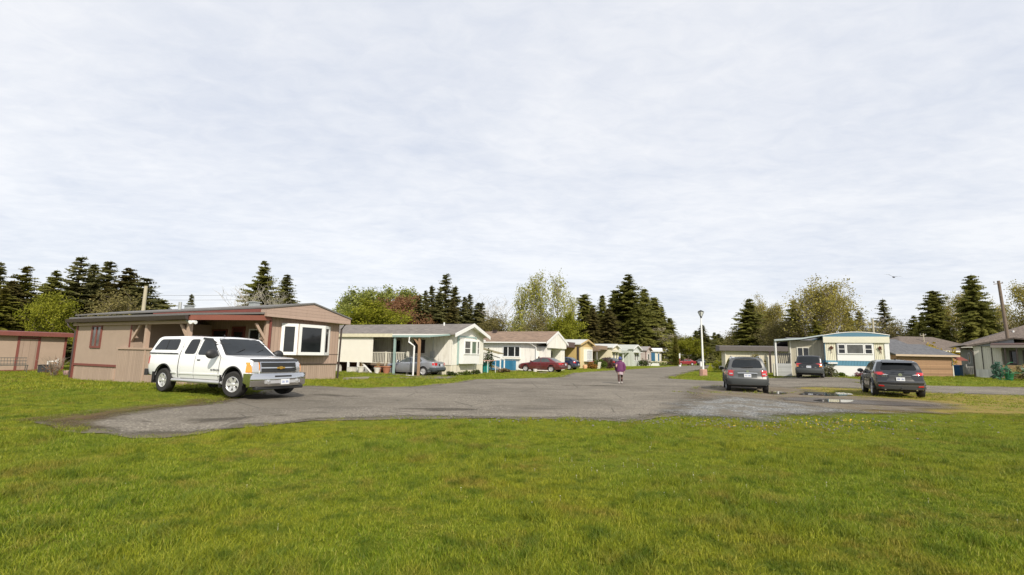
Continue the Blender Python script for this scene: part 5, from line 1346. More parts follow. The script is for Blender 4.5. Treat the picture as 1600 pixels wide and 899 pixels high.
    MB().box(2.55, 2.74, -.85, .85, .25, .35).build('air_dam', BLKP, t, bevel=.02)
    plate(t, 2.86, .05, .48, 1)
    MB().box(-3.02, -2.86, -.95, .95, .52, .74).build('rear_bumper', CHROME, t, bevel=.03)
    MB().tube([(.2, -.3, 1.87), (.17, -.3, 1.93)], [.03, .012], 6).build('antenna', BLKP, body)
    return t

def generic_car(name, label, cat, loc, rz, tab, paint_m, FX, RX, R, side_w, windscreen, rearglass, tail, opts):
    t = empty(name, loc, rz, label, cat, opts.get('group'))
    me = loft(tab, tumble=opts.get('tumble', .42), crown=opts.get('crown', .035), r=opts.get('r', .09), front=opts.get('front'), rear=opts.get('rear'), bow=opts.get('bow', (.2, .12)), win=opts.get('win', .07), lowtuck=.07)
    bv = bvh_of(me); W = max(q[4] for q in tab)
    me = cut_arches(me, [(FX, R+.055, R+.01, 0), (RX, R+.055, R+.01, 0)]); body = finish_body(me, 'body', paint_m, t)
    tr = W-.10
    for x in (FX, RX):
        for s in (1, -1):
            liner(MB(), x, R+.01, R+.053, s*.5, s*(W-.04)).build('wheel_arch_liner', WELL, body, fix=False)
            wheel(t, x, s*tr, R, opts.get('tw', .20), opts.get('rim', 'alloy'), opts.get('steer', 0) if x == FX else 0, s)
    MB().box(RX-.3, FX+.3, -.7, .7, R*.62, R*.62+.15).build('underbody', BLKP, t)
    MB().tube([(RX, -.6, R), (RX, .6, R)], .05, 8).build('axle', BLKP, t)
    lowz = opts.get('clad')
    for v in 'LR':
        s = 1 if v == 'L' else -1
        for k, pl in enumerate(side_w):
            decal(bv, v, pl, opts.get('sideglass', CG), 'side_window', body, .010, rnd_=2)
        for pl in opts.get('gaps', ()): decal(bv, v, strip(pl, .022), SEAM, 'door_gap', body, .005)
        for hx, hz in opts.get('handles', ()):
            y = (bv.ray_cast(Vector((hx, s*5, hz)), Vector((0, -s, 0)))[0] or Vector((0, s*W, 0))).y
            MB().box(hx-.08, hx+.08, y-.02, y+.025*s if s > 0 else y+.02, hz-.02, hz+.02).build('door_handle', opts.get('handle_m', paint_m), body)
        if lowz:
            decal(bv, v, [(FX-R-.10, tab[5][1]+.01), (FX-R-.10, lowz), (RX+R+.10, lowz), (RX+R+.10, tab[5][1]+.01)], opts['clad_m'], 'sill_cladding', body, .014)
            for x in (FX, RX):
                b = MB(); arc = [(x+(R+.075)*math.cos(math.radians(a)), s*(W-.01), R+.01+(R+.075)*math.sin(math.radians(a))) for a in range(0, 181, 12)]; b.tube(arc, .045, 6); b.build('arch_trim', opts['clad_m'], body, smooth=True)
        mx, my, mz = opts['mirror']; mirror_(body, mx, my, mz, s, opts.get('mirror_m', paint_m), opts.get('msc', 1))
        if 'rails' in opts:
            x0, x1, yy, z = opts['rails']; MB().tube([(x0+.12, s*yy, z-.05), (x0, s*yy, z+.02), ((x0+x1)/2, s*yy, z+.05), (x1, s*yy, z+.02), (x1-.12, s*yy, z-.05)], .018, 6).build('roof_rail', opts.get('rail_m', ALLOY), body, smooth=True)
        if 'headlight' in opts:
            for vv, pl in opts['headlight']:
                if vv == 'F': decal(bv, 'F', [(s*a, b) for a, b in pl], CLRL, 'headlight', body, .012)
                else: decal(bv, v, pl, CLRL, 'headlight', body, .012)
    decal(bv, 'F', windscreen, CG, 'windscreen', body, .010, rnd_=2)
    decal(bv, 'B', rearglass, opts.get('rearglass_m', CG), 'rear_window', body, .010, rnd_=2)
    for item in tail:
        vw, pl, m, nm, off = item[:5]
        if item[5] if len(item) > 5 else False:
            for s in (1, -1):
                if vw == 'B': decal(bv, 'B', [(s*a, b) for a, b in pl], m, nm, body, off, rnd_=item[6] if len(item) > 6 else 0)
                else: decal(bv, 'L' if s > 0 else 'R', pl, m, nm, body, off)
        else: decal(bv, vw, pl, m, nm, body, off, rnd_=item[6] if len(item) > 6 else 0)
    if 'plate' in opts:
        y, z = opts['plate']; x = bv.ray_cast(Vector((-8, y, z)), Vector((1, 0, 0)))[0].x; plate(t, x-.03, y, z, -1, 0)
    return t, body, bv

def suv_small(name, label, loc, rz, pm, opts):
    """rounded compact SUV, seen from behind"""
    tab = [(2.13, .36, .66, .74, .70), (2.05, .30, .72, .82, .80), (1.85, .28, .80, .93, .87), (1.5, .26, .88, 1.02, .90), (1.05, .26, .94, 1.07, .905), (.95, .26, .96, 1.12, .905), (.30, .26, .98, 1.58, .905), (.05, .26, .99, 1.635, .905),
           (-.8, .27, 1.0, 1.66, .905), (-1.60, .28, 1.02, 1.62, .90), (-1.74, .29, 1.02, 1.56, .89), (-2.02, .31, 1.02, 1.12, .86), (-2.10, .32, .98, 1.04, .82), (-2.14, .34, .90, .98, .78)]
    side = [[(.86, 1.04), (.30, 1.47), (-.05, 1.52), (-.08, 1.05)], [(-.14, 1.05), (-.12, 1.53), (-.90, 1.54), (-.98, 1.06)], [(-1.06, 1.07), (-1.02, 1.53), (-1.46, 1.49), (-1.72, 1.12)]]
    return generic_car(name, label, 'suv', loc, rz, tab, pm, 1.31, -1.32, .345, side, [(-.72, 1.10), (.72, 1.10), (.58, 1.54), (-.58, 1.54)], opts.pop('rg'), opts.pop('tail'), opts)

SILV = paint('silver_grey_paint', (.115, .118, .115), metal=.5, rough=.4, dirt=.25)
def tucson(loc, rz):
    tail = [('B', [(.60, .74), (.79, .76), (.79, .98), (.70, 1.02), (.60, .96)], REDL, 'tail_light', .022, True, 1), ('L', [(-2.06, .76), (-2.06, 1.0), (-1.90, 1.02), (-1.93, .78)], REDL, 'tail_light_side', .012, True),
            ('B', [(.63, .83), (.77, .83), (.77, .88), (.63, .88)], CLRL, 'reverse_light', .032, True),
            ('B', [(-.84, .36), (.84, .36), (.84, .63), (-.84, .63)], CLAD, 'rear_bumper', .07), ('B', [(-.40, .69), (.40, .69), (.40, .86), (-.40, .86)], CLAD, 'plate_recess', .006), ('B', strip([(-.42, .885), (0, .90), (.42, .885)], .035), CHROME, 'tailgate_bar', .03),
            ('B', strip([(-.62, .66), (-.66, .95), (-.66, 1.1)], .012), SEAM, 'tailgate_gap', .006, False), ('B', strip([(.62, .66), (.66, .95), (.66, 1.1)], .012), SEAM, 'tailgate_gap', .006, False)]
    t, body, bv = suv_small('parked_suv', 'silver grey SUV with roof rails and dark lower bumper parked left of the puddles', loc, rz, SILV,
        dict(rg=[(-.68, 1.13), (.68, 1.13), (.56, 1.50), (-.56, 1.50)], tail=tail, tumble=.34, clad=.46, clad_m=CLAD, mirror=(.80, .88, 1.06), mirror_m=SILV, rails=(.0, -1.55, .60, 1.63), rear=[(.3, 0), (.5, .06), (.66, .05), (.7, .0), (1.1, -.02)], plate=(0, .775), rim='alloy', tw=.22, rearglass_m=CG,
             gaps=[[(.95, .40), (.98, 1.0)], [(-.10, .40), (-.10, 1.02)], [(-1.0, .46), (-1.04, 1.05)]], handles=[(.05, .93), (-.85, .95)], front=[(.3, .02), (.5, .05), (.8, 0)]))
    MB().tube([(-2.0, .25, 1.13), (-2.04, .0, 1.17), (-2.02, -.25, 1.20)], .014, 5).build('wiper', BLKP, body)
    MB().box(-1.80, -1.68, -.5, .5, 1.60, 1.635).build('spoiler', SILV, body, bevel=.01)
    MB().lathe([(.06, 0), (.055, .02), (.01, .022)], (-2.17, 0, .97), 'x', 14).build('emblem', CHROME, body)
    return t
DKG = paint('charcoal_paint', (.018, .021, .025), metal=.45, rough=.32, dirt=.10)
def cx5(loc, rz):
    tab = [(2.27, .36, .60, .68, .66), (2.2, .30, .68, .80, .80), (2.0, .26, .80, .92, .89), (1.6, .25, .90, 1.03, .92), (1.12, .25, .97, 1.09, .92), (1.0, .25, .99, 1.12, .92), (.28, .25, 1.02, 1.56, .92), (.0, .25, 1.03, 1.625, .92),
           (-.7, .26, 1.06, 1.645, .92), (-1.45, .28, 1.10, 1.61, .915), (-1.78, .29, 1.11, 1.56, .90), (-2.06, .31, 1.08, 1.16, .87), (-2.18, .33, 1.0, 1.07, .83), (-2.22, .35, .92, 1.0, .79)]
    side = [[(.92, 1.08), (.30, 1.46), (-.02, 1.50), (-.06, 1.09)], [(-.12, 1.09), (-.10, 1.51), (-.75, 1.50), (-.95, 1.13)], [(-1.02, 1.15), (-.90, 1.48), (-1.20, 1.44), (-1.48, 1.20)]]
    LG = mat('lower_grey', (.05, .052, .055), .5, var=.1); SB = mat('silver_strip', (.20, .205, .21), .35, .6)
    tail = [('B', [(.46, .955), (.60, .95), (.80, .97), (.85, 1.06), (.66, 1.07)], REDL, 'tail_light', .022, True, 1), ('L', [(-2.10, .97), (-2.06, 1.08), (-1.74, 1.07), (-1.90, 1.0)], REDL, 'tail_light_side', .012, True),
            ('B', [(.40, .965), (.58, .955), (.62, .985), (.50, 1.0)], CLRL, 'reverse_light', .034, True),
            ('B', [(-.50, .70), (.50, .70), (.36, .88), (-.36, .88)], LG, 'plate_recess', .008), ('B', strip([(-.38, .915), (0, .925), (.38, .915)], .02), SB, 'tailgate_bar', .024),
            ('B', [(-.80, .36), (.80, .36), (.82, .50), (-.82, .50)], LG, 'rear_bumper', .03), ('B', strip([(-.80, .53), (0, .52), (.80, .53)], .03), SB, 'bumper_strip', .03),
            ('B', [(.58, .46), (.78, .47), (.78, .53), (.60, .52)], REDL, 'reflector', .045, True), ('B', strip([(-.84, .655), (0, .65), (.84, .655)], .016), SEAM, 'bumper_gap', .008)]
    t, body, bv = generic_car('parked_suv', 'dark charcoal SUV with sloping rear window parked on worn grass right of the puddles', 'suv', loc, rz, tab, DKG, 1.34, -1.36, .36, side, [(-.74, 1.13), (.74, 1.13), (.60, 1.52), (-.60, 1.52)], [(-.66, 1.18), (.66, 1.18), (.54, 1.49), (-.54, 1.49)], tail,
        dict(tumble=.40, clad=.42, clad_m=LG, mirror=(.82, .90, 1.10), rear=[(.3, 0), (.5, .05), (.64, .07), (.72, .0), (1.2, -.03)], plate=(0, .79), rim='alloy', tw=.23, rearglass_m=CGP, steer=.0, handles=[(.1, .98), (-.85, 1.02)], gaps=[[(1.0, .36), (1.03, 1.05)], [(-.09, .36), (-.09, 1.06)], [(-1.0, .5), (-1.06, 1.12)]], front=[(.3, .02), (.5, .05), (.8, 0)]))
    MB().prism([(-1.95, 1.50), (-1.68, 1.60), (-1.68, 1.575), (-1.93, 1.48)], 'y', -.55, .55).build('spoiler', DKG, body)
    MB().tube([(-2.12, .3, 1.18), (-2.13, 0, 1.20), (-2.10, -.2, 1.22)], .013, 5).build('wiper', BLKP, body)
    xb = bv.ray_cast(Vector((-8, 0, .975)), Vector((1, 0, 0)))[0].x
    b = MB(); b.lathe([(.058, -.02), (.07, -.02), (.07, 0), (.058, 0)], axis='x', n=18); b.tube([(-.015, -.055, .02), (-.015, 0, -.012), (-.015, .055, .02)], .008, 5); e = b.build('emblem', CHROME, body); e.location = (xb-.01, 0, .975)
    l = text_mesh('CX-5', .09, .003, CHROME, body); l.location = (bv.ray_cast(Vector((-8, .62, .92)), Vector((1, 0, 0)))[0].x-.03, .55, .915); l.rotation_euler = (PI/2, 0, -PI/2)
    MB().tube([(-2.15, 0, .36), (-2.34, 0, .36)], .025, 8).blob((-2.34, 0, .42), (.03, .03, .03)).build('tow_ball', BLKP, t)
    for s in (1, -1): MB().tube([(-2.0, s*.55, .34), (-2.2, s*.55, .335)], .035, 10).build('exhaust_tip', CHROME, t, smooth=True)
    MB().tube([(-1.45, 0, 1.63), (-1.55, 0, 1.70)], [.03, .012], 6).build('antenna', BLKP, body)
    return t
BLK = paint('black_paint', (.010, .011, .013), metal=.3, rough=.3, dirt=.05)
def escape(loc, rz):
    tab = [(2.12, .40, .78, .88, .72), (2.05, .33, .84, .98, .82), (1.6, .29, .96, 1.10, .88), (1.15, .29, 1.0, 1.14, .89), (1.05, .29, 1.02, 1.18, .89), (.55, .29, 1.04, 1.62, .89), (.3, .29, 1.05, 1.68, .89),
           (-.8, .30, 1.06, 1.71, .89), (-1.75, .32, 1.08, 1.68, .885), (-1.90, .33, 1.08, 1.60, .88), (-2.10, .35, 1.06, 1.14, .85), (-2.18, .36, 1.0, 1.06, .82), (-2.2, .38, .95, 1.0, .80)]
    side = [[(.92, 1.10), (.52, 1.52), (.05, 1.57), (.0, 1.11)], [(-.06, 1.11), (-.04, 1.57), (-.85, 1.58), (-.88, 1.12)], [(-.95, 1.12), (-.93, 1.58), (-1.68, 1.55), (-1.82, 1.14)]]
    tail = [('B', [(.66, .84), (.82, .84), (.82, 1.08), (.70, 1.10), (.66, 1.0)], REDL, 'tail_light', .022, True), ('B', [(.66, .84), (.82, .84), (.82, .90), (.66, .90)], AMB, 'indicator', .03, True), ('L', [(-2.10, .86), (-2.10, 1.08), (-1.98, 1.08), (-1.98, .86)], REDL, 'tail_light_side', .012, True),
            ('B', [(-.84, .40), (.84, .40), (.84, .72), (-.84, .72)], CLAD, 'rear_bumper', .06)]
    t, body, bv = generic_car('parked_suv', 'black boxy SUV parked under the carport of the white and blue striped home', 'suv', loc, rz, tab, BLK, 1.30, -1.32, .35, side, [(-.72, 1.14), (.72, 1.14), (.62, 1.60), (-.62, 1.60)], [(-.70, 1.16), (.70, 1.16), (.62, 1.58), (-.62, 1.58)], tail,
        dict(tumble=.22, clad=.5, clad_m=CLAD, mirror=(.85, .88, 1.12), rear=[(.4, .02), (.6, .05), (.75, 0), (1.1, -.02)], plate=(.0, .84), rim='alloy', tw=.22, rearglass_m=CG, front=[(.4, .02), (.6, .03)]))
    MB().box(-2.16, -2.13, -.5, .5, 1.11, 1.125).build('wiper', BLKP, body)
    for s in (-.42, .42): MB().box(-2.215, -2.19, s-.06, s+.06, .80, .84).build('badge', CHROME, body)
    return t
def sedan(name, label, loc, rz, pm, cat='car', sc=(1, 1, 1), kind=0, rim='hub', group=None, detail=True):
    if kind == 0:    # long rounded saloon
        tab = [(2.36, .34, .56, .62, .62), (2.28, .26, .62, .72, .78), (2.0, .22, .70, .80, .86), (1.5, .21, .76, .87, .885), (1.05, .21, .80, .92, .89), (.95, .21, .81, .95, .89), (.15, .21, .86, 1.34, .89), (-.1, .21, .87, 1.39, .89), (-.7, .22, .88, 1.395, .89),
               (-1.05, .23, .89, 1.33, .89), (-1.70, .24, .90, 1.00, .885), (-1.85, .25, .90, .985, .88), (-2.25, .29, .87, .965, .83), (-2.37, .33, .82, .92, .76)]
        side = [[(.82, .93), (.16, 1.26), (-.16, 1.30), (-.18, .94)], [(-.24, .94), (-.22, 1.305), (-.85, 1.28), (-1.18, 1.0), (-1.12, .95)]]
        ws = [(-.74, .96), (.74, .96), (.58, 1.31), (-.58, 1.31)]; rg = [(-.70, 1.02), (.70, 1.02), (.56, 1.31), (-.56, 1.31)]; FX, RX, R = 1.38, -1.30, .31
        tail = [('B', [(.40, .70), (.80, .70), (.80, .87), (.40, .86)], REDL, 'tail_light', .016, True), ('B', [(.44, .70), (.62, .70), (.62, .76), (.44, .76)], CLRL, 'reverse_light', .024, True), ('L', [(-2.30, .70), (-2.28, .87), (-2.04, .88), (-2.08, .72)], REDL, 'tail_light_side', .012, True), ('L', strip([(2.1, .50), (-2.1, .52)], .05), pm, 'side_moulding', .016, True), ('B', strip([(-.82, .52), (.82, .52)], .06), BLKP, 'bumper_strip', .03)]
    elif kind == 1:  # silver coupe-like saloon with dark bumper
        tab = [(2.22, .34, .56, .62, .62), (2.15, .26, .62, .70, .76), (1.9, .22, .68, .78, .83), (1.4, .21, .75, .86, .85), (.95, .21, .80, .92, .855), (.85, .21, .81, .95, .855), (.10, .21, .86, 1.30, .855), (-.2, .21, .87, 1.36, .855), (-.75, .22, .88, 1.36, .855),
               (-1.05, .23, .90, 1.30, .855), (-1.62, .24, .95, 1.04, .85), (-1.8, .25, .96, 1.03, .845), (-2.12, .29, .92, 1.0, .80), (-2.22, .33, .86, .94, .74)]
        side = [[(.78, .92), (.10, 1.22), (-.22, 1.26), (-.22, .93)], [(-.28, .93), (-.27, 1.265), (-.85, 1.25), (-1.15, 1.02), (-1.05, .95)]]
        ws = [(-.70, .96), (.70, .96), (.55, 1.28), (-.55, 1.28)]; rg = [(-.66, 1.06), (.66, 1.06), (.52, 1.28), (-.52, 1.28)]; FX, RX, R = 1.32, -1.28, .30
        tail = [('B', [(.48, .72), (.78, .72), (.78, .89), (.48, .90)], REDL, 'tail_light', .016, True), ('L', [(-2.16, .72), (-2.14, .89), (-1.96, .88), (-1.96, .74)], REDL, 'tail_light_side', .012, True),
                ('B', [(-.84, .30), (.84, .30), (.84, .58), (-.84, .58)], mat('dark_bumper', (.045, .055, .06), .6), 'rear_bumper', .05), ('B', [(-.30, .68), (.30, .68), (.30, .82), (-.30, .82)], BLKP, 'plate_recess', .008)]
    else:            # stubby hatch
        tab = [(2.08, .34, .58, .66, .62), (2.0, .26, .64, .76, .76), (1.7, .22, .74, .86, .83), (1.2, .21, .82, .94, .85), (.95, .21, .84, .98, .85), (.25, .21, .88, 1.38, .85), (0, .21, .90, 1.43, .85), (-.8, .22, .92, 1.44, .85),
               (-1.35, .23, .95, 1.36, .845), (-1.85, .25, .96, 1.04, .83), (-2.0, .29, .92, 1.0, .79), (-2.06, .33, .86, .92, .74)]
        side = [[(.86, .96), (.22, 1.29), (-.12, 1.33), (-.14, .97)], [(-.2, .97), (-.18, 1.335), (-.80, 1.33), (-.98, .99)], [(-1.04, 1.0), (-.90, 1.32), (-1.2, 1.28), (-1.42, 1.05)]]
        ws = [(-.70, .99), (.70, .99), (.56, 1.35), (-.56, 1.35)]; rg = [(-.66, 1.06), (.66, 1.06), (.54, 1.32), (-.54, 1.32)]; FX, RX, R = 1.28, -1.28, .31
        tail = [('B', [(.56, .74), (.78, .74), (.78, .94), (.62, .98)], REDL, 'tail_light', .016, True), ('L', [(-1.98, .76), (-1.96, .94), (-1.76, .94), (-1.78, .78)], REDL, 'tail_light_side', .012, True)]
    o = dict(tumble=.50, mirror=(FX-.62, .86, .98), plate=(0, .74 if kind != 2 else .60), rim=rim, tw=.185, group=group, headlight=[('F', [(.42, .56), (.70, .56), (.72, .66), (.42, .66)])], front=[(.2, 0), (.45, .05), (.6, 0)], rear=[(.2, 0), (.45, .06), (.62, .02), (.9, 0)],
             gaps=[[(.92, .30), (.94, .86)], [(-.21, .28), (-.21, .92)], [(-1.0, .45), (-1.12, .9)]] if detail else (), handles=[(-.05, .80), (-.95, .82)] if detail else (), sideglass=CGL, rearglass_m=CGL, crown=.045)
    t, body, bv = generic_car(name, label, cat, loc, rz, tab, pm, FX, RX, R, side, ws, rg, tail, o)
    return t
MAROON = paint('maroon_paint', (.13, .010, .014), metal=.25, rough=.35); NAVY = paint('navy_paint', (.010, .020, .07), metal=.3, rough=.35)
PALES = paint('pale_silver_paint', (.34, .36, .40), metal=.55, rough=.42); REDP = paint('red_paint', (.24, .012, .022), rough=.35); DKN = paint('dark_slate_paint', (.025, .03, .045), metal=.4, rough=.35)

pk_rz = math.radians(-26.5)
def at(p, z=None): return (p[0], p[1], gz(*p)+.02 if z is None else z)
pickup((-9.66, 16.9, gz(-9.7, 17.0)+.02), pk_rz)
tucson((11.85, 25.2, .02), math.radians(69))
cx5((18.0, 23.55, .02), math.radians(62))
escape((23.5, 38.8, gz(23.5, 38.8)+.01), math.radians(56))
sedan('parked_car', 'maroon four door sedan parked in front of the white home with the blue deck', (3.05, 47.4, .02), math.radians(150), MAROON)
sedan('parked_car', 'pale silver sedan with dark rear bumper tucked under the carport of the cream home', (-7.0, 35.9, .01), math.radians(159), PALES, kind=1)
sedan('parked_car', 'dark blue hatchback with silver wheels under the brown carport of the yellow home', (5.9, 57.3, .02), math.radians(150), NAVY, kind=2)
sedan('parked_car', 'dark slate car with pale windows beside the low cream yellow home, left of the person', (9.6, 70.0, .02), math.radians(158), DKN, detail=False)
sedan('parked_car', 'black car half hidden behind the walking person on the right', (13.6, 70.2, .02), math.radians(128), BLK, kind=2, detail=False)
sedan('parked_car', 'bright red low car far down the road beside the cedar', (37.6, 107, .02), math.radians(190), REDP, detail=False)
sedan('parked_car', 'distant dark grey car facing the camera between the red car and the lamp post', (41.6, 108, .02), math.radians(-112), mat('far_grey_paint', (.07, .08, .09), .3, .5, coat=1), kind=2, detail=False)
# ------------------------------------------------------------------ trees and shrubs
def leaf_mat(name, a, b, dark=None, trans=.38, vs=.35):
    m, nt, bs, out = new_mat(name)
    g = N(nt, 'ShaderNodeNewGeometry'); isl = g.outputs['Random Per Island']; tc = N(nt, 'ShaderNodeTexCoord').outputs['Object']
    c = mix_rgb(nt, isl, a, b)
    c = mix_rgb(nt, ramp(nt, nz(nt, tc, vs, 4, .6), [(.4, (0,)*3), (.65, (.6,)*3)]), c, dark or tuple(x*.6 for x in a))
    nt.links.new(c, bs.inputs['Base Color']); bs.inputs['Roughness'].default_value = .7; bs.inputs['Specular IOR Level'].default_value = .2
    tr = N(nt, 'ShaderNodeBsdfTranslucent'); nt.links.new(c, tr.inputs[0]); mx = N(nt, 'ShaderNodeMixShader'); mx.inputs[0].default_value = trans
    nt.links.new(bs.outputs[0], mx.inputs[1]); nt.links.new(tr.outputs[0], mx.inputs[2]); nt.links.new(mx.outputs[0], out.inputs[0])
    return m
BARK = mat('dark_bark', (.09, .065, .045), .95, var=.3, vs=2); BARKP = mat('pale_bark', (.36, .33, .28), .9, var=.3, vs=2); BARKG = mat('grey_twigs', (.22, .18, .14), .95, var=.3)
L_FIR = leaf_mat('fir_needles', (.13, .14, .028), (.30, .285, .07), (.09, .10, .028), trans=.5); L_SPR = leaf_mat('spruce_needles', (.125, .135, .05), (.29, .27, .10), (.085, .09, .042), trans=.5)
L_CED = leaf_mat('cedar_foliage', (.10, .115, .018), (.25, .235, .04), (.09, .06, .02)); L_BRC = leaf_mat('bronze_conifer_foliage', (.08, .08, .024), (.19, .155, .045), (.06, .045, .02))
L_GRN = leaf_mat('fresh_green_leaves', (.11, .15, .012), (.26, .29, .03)); L_YEL = leaf_mat('yellow_green_leaves', (.16, .18, .012), (.34, .33, .035)); L_POP = leaf_mat('spring_poplar_leaves', (.20, .24, .05), (.38, .39, .11), trans=.35)
L_BIR = leaf_mat('birch_leaves', (.24, .25, .04), (.46, .44, .11), trans=.35); L_RED = leaf_mat('reddish_spring_leaves', (.19, .09, .045), (.34, .19, .10)); L_GOLD = leaf_mat('golden_spring_leaves', (.26, .225, .045), (.46, .40, .11), trans=.35)
L_BLS = leaf_mat('pale_blossom', (.34, .30, .19), (.48, .44, .32)); L_FOR = leaf_mat('forsythia_flowers', (.30, .23, .015), (.50, .36, .03)); L_DKS = leaf_mat('dark_shrub_leaves', (.03, .05, .012), (.075, .10, .022)); L_OLV = leaf_mat('olive_twiggy_leaves', (.15, .135, .045), (.32, .27, .10))

def mesh_from(name, vs, fs, mats, mi=None):
    me = bpy.data.meshes.new(name); me.from_pydata(vs, [], fs)
    for m in mats: me.materials.append(m)
    return me
def conifer_mesh(seed, H=10., R=2.2, open_=0., droop=.35, rag=.25, base=.06, dens=1., shape=1.0, cell=1.):
    r = random.Random(seed); vs = []; fs = []
    nw = int(50*dens); lean = (r.gauss(0, .01)*H, r.gauss(0, .01)*H)
    for i in range(nw):
        t = (i+.5*r.random())/nw; z0_ = H*(base+(1-base)*t)
        rad = R*((1-t)**shape)*(1+.14*math.sin(9*t+seed)+.08*math.sin(23*t+2*seed))+.10
        nb = max(4, int((9-4.5*t)*(1-open_*.35)))
        for k in range(nb):
            if r.random() < open_*.45: continue
            z = min(H*.99, z0_+H/nw*r.uniform(-1.3, 1.3)*(1-t*.5))
            a = 2*PI*(k+r.random()*.8)/nb+i*1.3; L = rad*(1-rag+rag*2*r.random())*(1+.16*math.sin(2*a+5*t+seed)); dr = droop*(.6+.8*r.random())
            ca, sa = math.cos(a), math.sin(a); n = max(3, int(L/.19/cell))
            upt = .55*t       # upper boughs rise
            for j in range(n+1):
                s = (j+.4)/(n+.6); q = L*s; zz = z+q*upt*.8-dr*q*s*.9+(.12*L*s**3)
                px, py = q*ca+lean[0]*t, q*sa+lean[1]*t
                tl = (.22+.42*(1-s))*min(1.15, .45+L*.32)*(.55+.8*r.random())
                for sd in (-1, 1):
                    b = a+sd*(.75+.4*r.random()); ex, ey = math.cos(b)*tl, math.sin(b)*tl; ez = -tl*(.25+.5*r.random())*(1-t*.6); wd = tl*.40
                    nx_, ny_ = -math.sin(b)*wd, math.cos(b)*wd; o = len(vs)
                    vs += [(px, py, zz), (px+ex*.5+nx_, py+ey*.5+ny_, zz+ez*.35+wd*.3), (px+ex, py+ey, zz+ez), (px+ex*.5-nx_, py+ey*.5-ny_, zz+ez*.45-wd*.5)]
                    fs.append((o, o+1, o+2, o+3))
                # drooping sprays fill the space between the boughs
                b = r.random()*2*PI; hw = tl*.30; hx, hy = math.cos(b)*hw, math.sin(b)*hw; hd = tl*(.55+.7*r.random())*(1-.5*t); o = len(vs)
                vs += [(px-hx, py-hy, zz+.04), (px+hx*.6, py+hy*.6, zz+.08), (px+hx*.9, py+hy*.9, zz-hd*.5), (px-hx*.2+r.gauss(0, .04), py-hy*.2, zz-hd)]
                fs.append((o, o+1, o+2, o+3))
    # leader
    o = len(vs); vs += [(lean[0]-.05, lean[1], H*.96), (lean[0]+.05, lean[1], H*.96), (lean[0], lean[1], H*1.02)]; fs.append((o, o+1, o+2))
    return vs, fs, lean
def conifer_variant(seed, leaf, **k):
    H = k.get('H', 10.); vs, fs, lean = conifer_mesh(seed, **k)
    cm = mesh_from('crown', vs, fs, [leaf])
    tb = MB().tube([(0, 0, -.3), (lean[0]*.5, lean[1]*.5, H*.5), (lean[0], lean[1], H*.97)], [H*.016, H*.009, H*.002], 7)
    tm = bpy.data.meshes.new('trunk'); tm.from_pydata([tuple(v) for v in tb.v], [], tb.f); tm.materials.append(BARK)
    return tm, cm
def limbs(r, H, spread, levels, n0, thick, up=.6):
    """branch skeleton: list of tubes and tips"""
    segs = []; tips = []
    trunkpts = [Vector((0, 0, -.2))]; d = Vector((r.gauss(0, .04), r.gauss(0, .04), 1)).normalized(); nt_ = 6
    for i in range(nt_): trunkpts.append(trunkpts[-1]+d*H*.8/nt_); d = (d+Vector((r.gauss(0, .07), r.gauss(0, .07), .1))).normalized()
    segs.append((trunkpts, [thick*(1-.13*i) for i in range(nt_+1)]))
    def grow(p, d, L, rad, lev):
        pts = [p]; dd = d.copy()
        for i in range(3): pts.append(pts[-1]+dd*L/3); dd = (dd+Vector((r.gauss(0, .16), r.gauss(0, .16), .10*up+r.gauss(0, .10)))).normalized()
        segs.append((pts, [rad, rad*.8, rad*.6, rad*.35]))
        if lev == 0: tips.append(pts[-1]); tips.append(pts[2]); return
        for k in range(3 if lev > 1 else 3):
            q = pts[1+(k % 3)]; a = r.random()*2*PI; side = Vector((math.cos(a), math.sin(a), r.gauss(.25, .3)))
            grow(q, (dd*.75+side*.75).normalized(), L*(.5+.25*r.random()), rad*.5, lev-1)
    for k in range(n0):
        t = .22+.78*(k+r.random()*.5)/n0; i = min(nt_-1, int(t*nt_)); p = trunkpts[i].lerp(trunkpts[i+1], t*nt_-i)
        a = k*2.4+r.random(); dirv = Vector((math.cos(a), math.sin(a), up+.9*t)).normalized()
        grow(p, dirv, H*spread*(1.15-.65*t)*(.8+.4*r.random()), thick*.42*(1.1-.6*t), levels)
    return segs, tips
def decid_variant(seed, leaf, H=10., spread=.38, n0=13, levels=2, leaves=26, blob=.55, lsize=.17, thick=.16, bark=None, up=.6, hang=0.):
    r = random.Random(seed); segs, tips = limbs(r, H, spread, levels, n0, thick, up)
    b = MB()
    for pts, rs in segs: b.tube(pts, [max(.012, q) for q in rs], 5 if rs[0] > .03 else 3, cap=False)
    tm = bpy.data.meshes.new('trunk'); tm.from_pydata([tuple(v) for v in b.v], [], b.f); tm.materials.append(bark or BARKG)
    cm = None
    if leaf is not None:
        vs = []; fs = []
        for p in tips:
            nl = int(leaves*(.4+1.2*r.random())); bl = blob*(.6+.8*r.random())
            for _ in range(nl):
                c = p+Vector((r.gauss(0, bl), r.gauss(0, bl), r.gauss(0, bl*.7)-hang*abs(r.gauss(0, 1)))); s = lsize*(.6+.8*r.random())
                u = Vector((r.gauss(0, 1), r.gauss(0, 1), r.gauss(0, .6))).normalized()*s; v = u.cross(Vector((r.gauss(0, 1), r.gauss(0, 1), r.gauss(0, 1)))).normalized()*s*.7; o = len(vs)
                vs += [tuple(c-u), tuple(c+v), tuple(c+u), tuple(c-v)]; fs.append((o, o+1, o+2, o+3))
        cm = mesh_from('crown', vs, fs, [leaf])
    return tm, cm
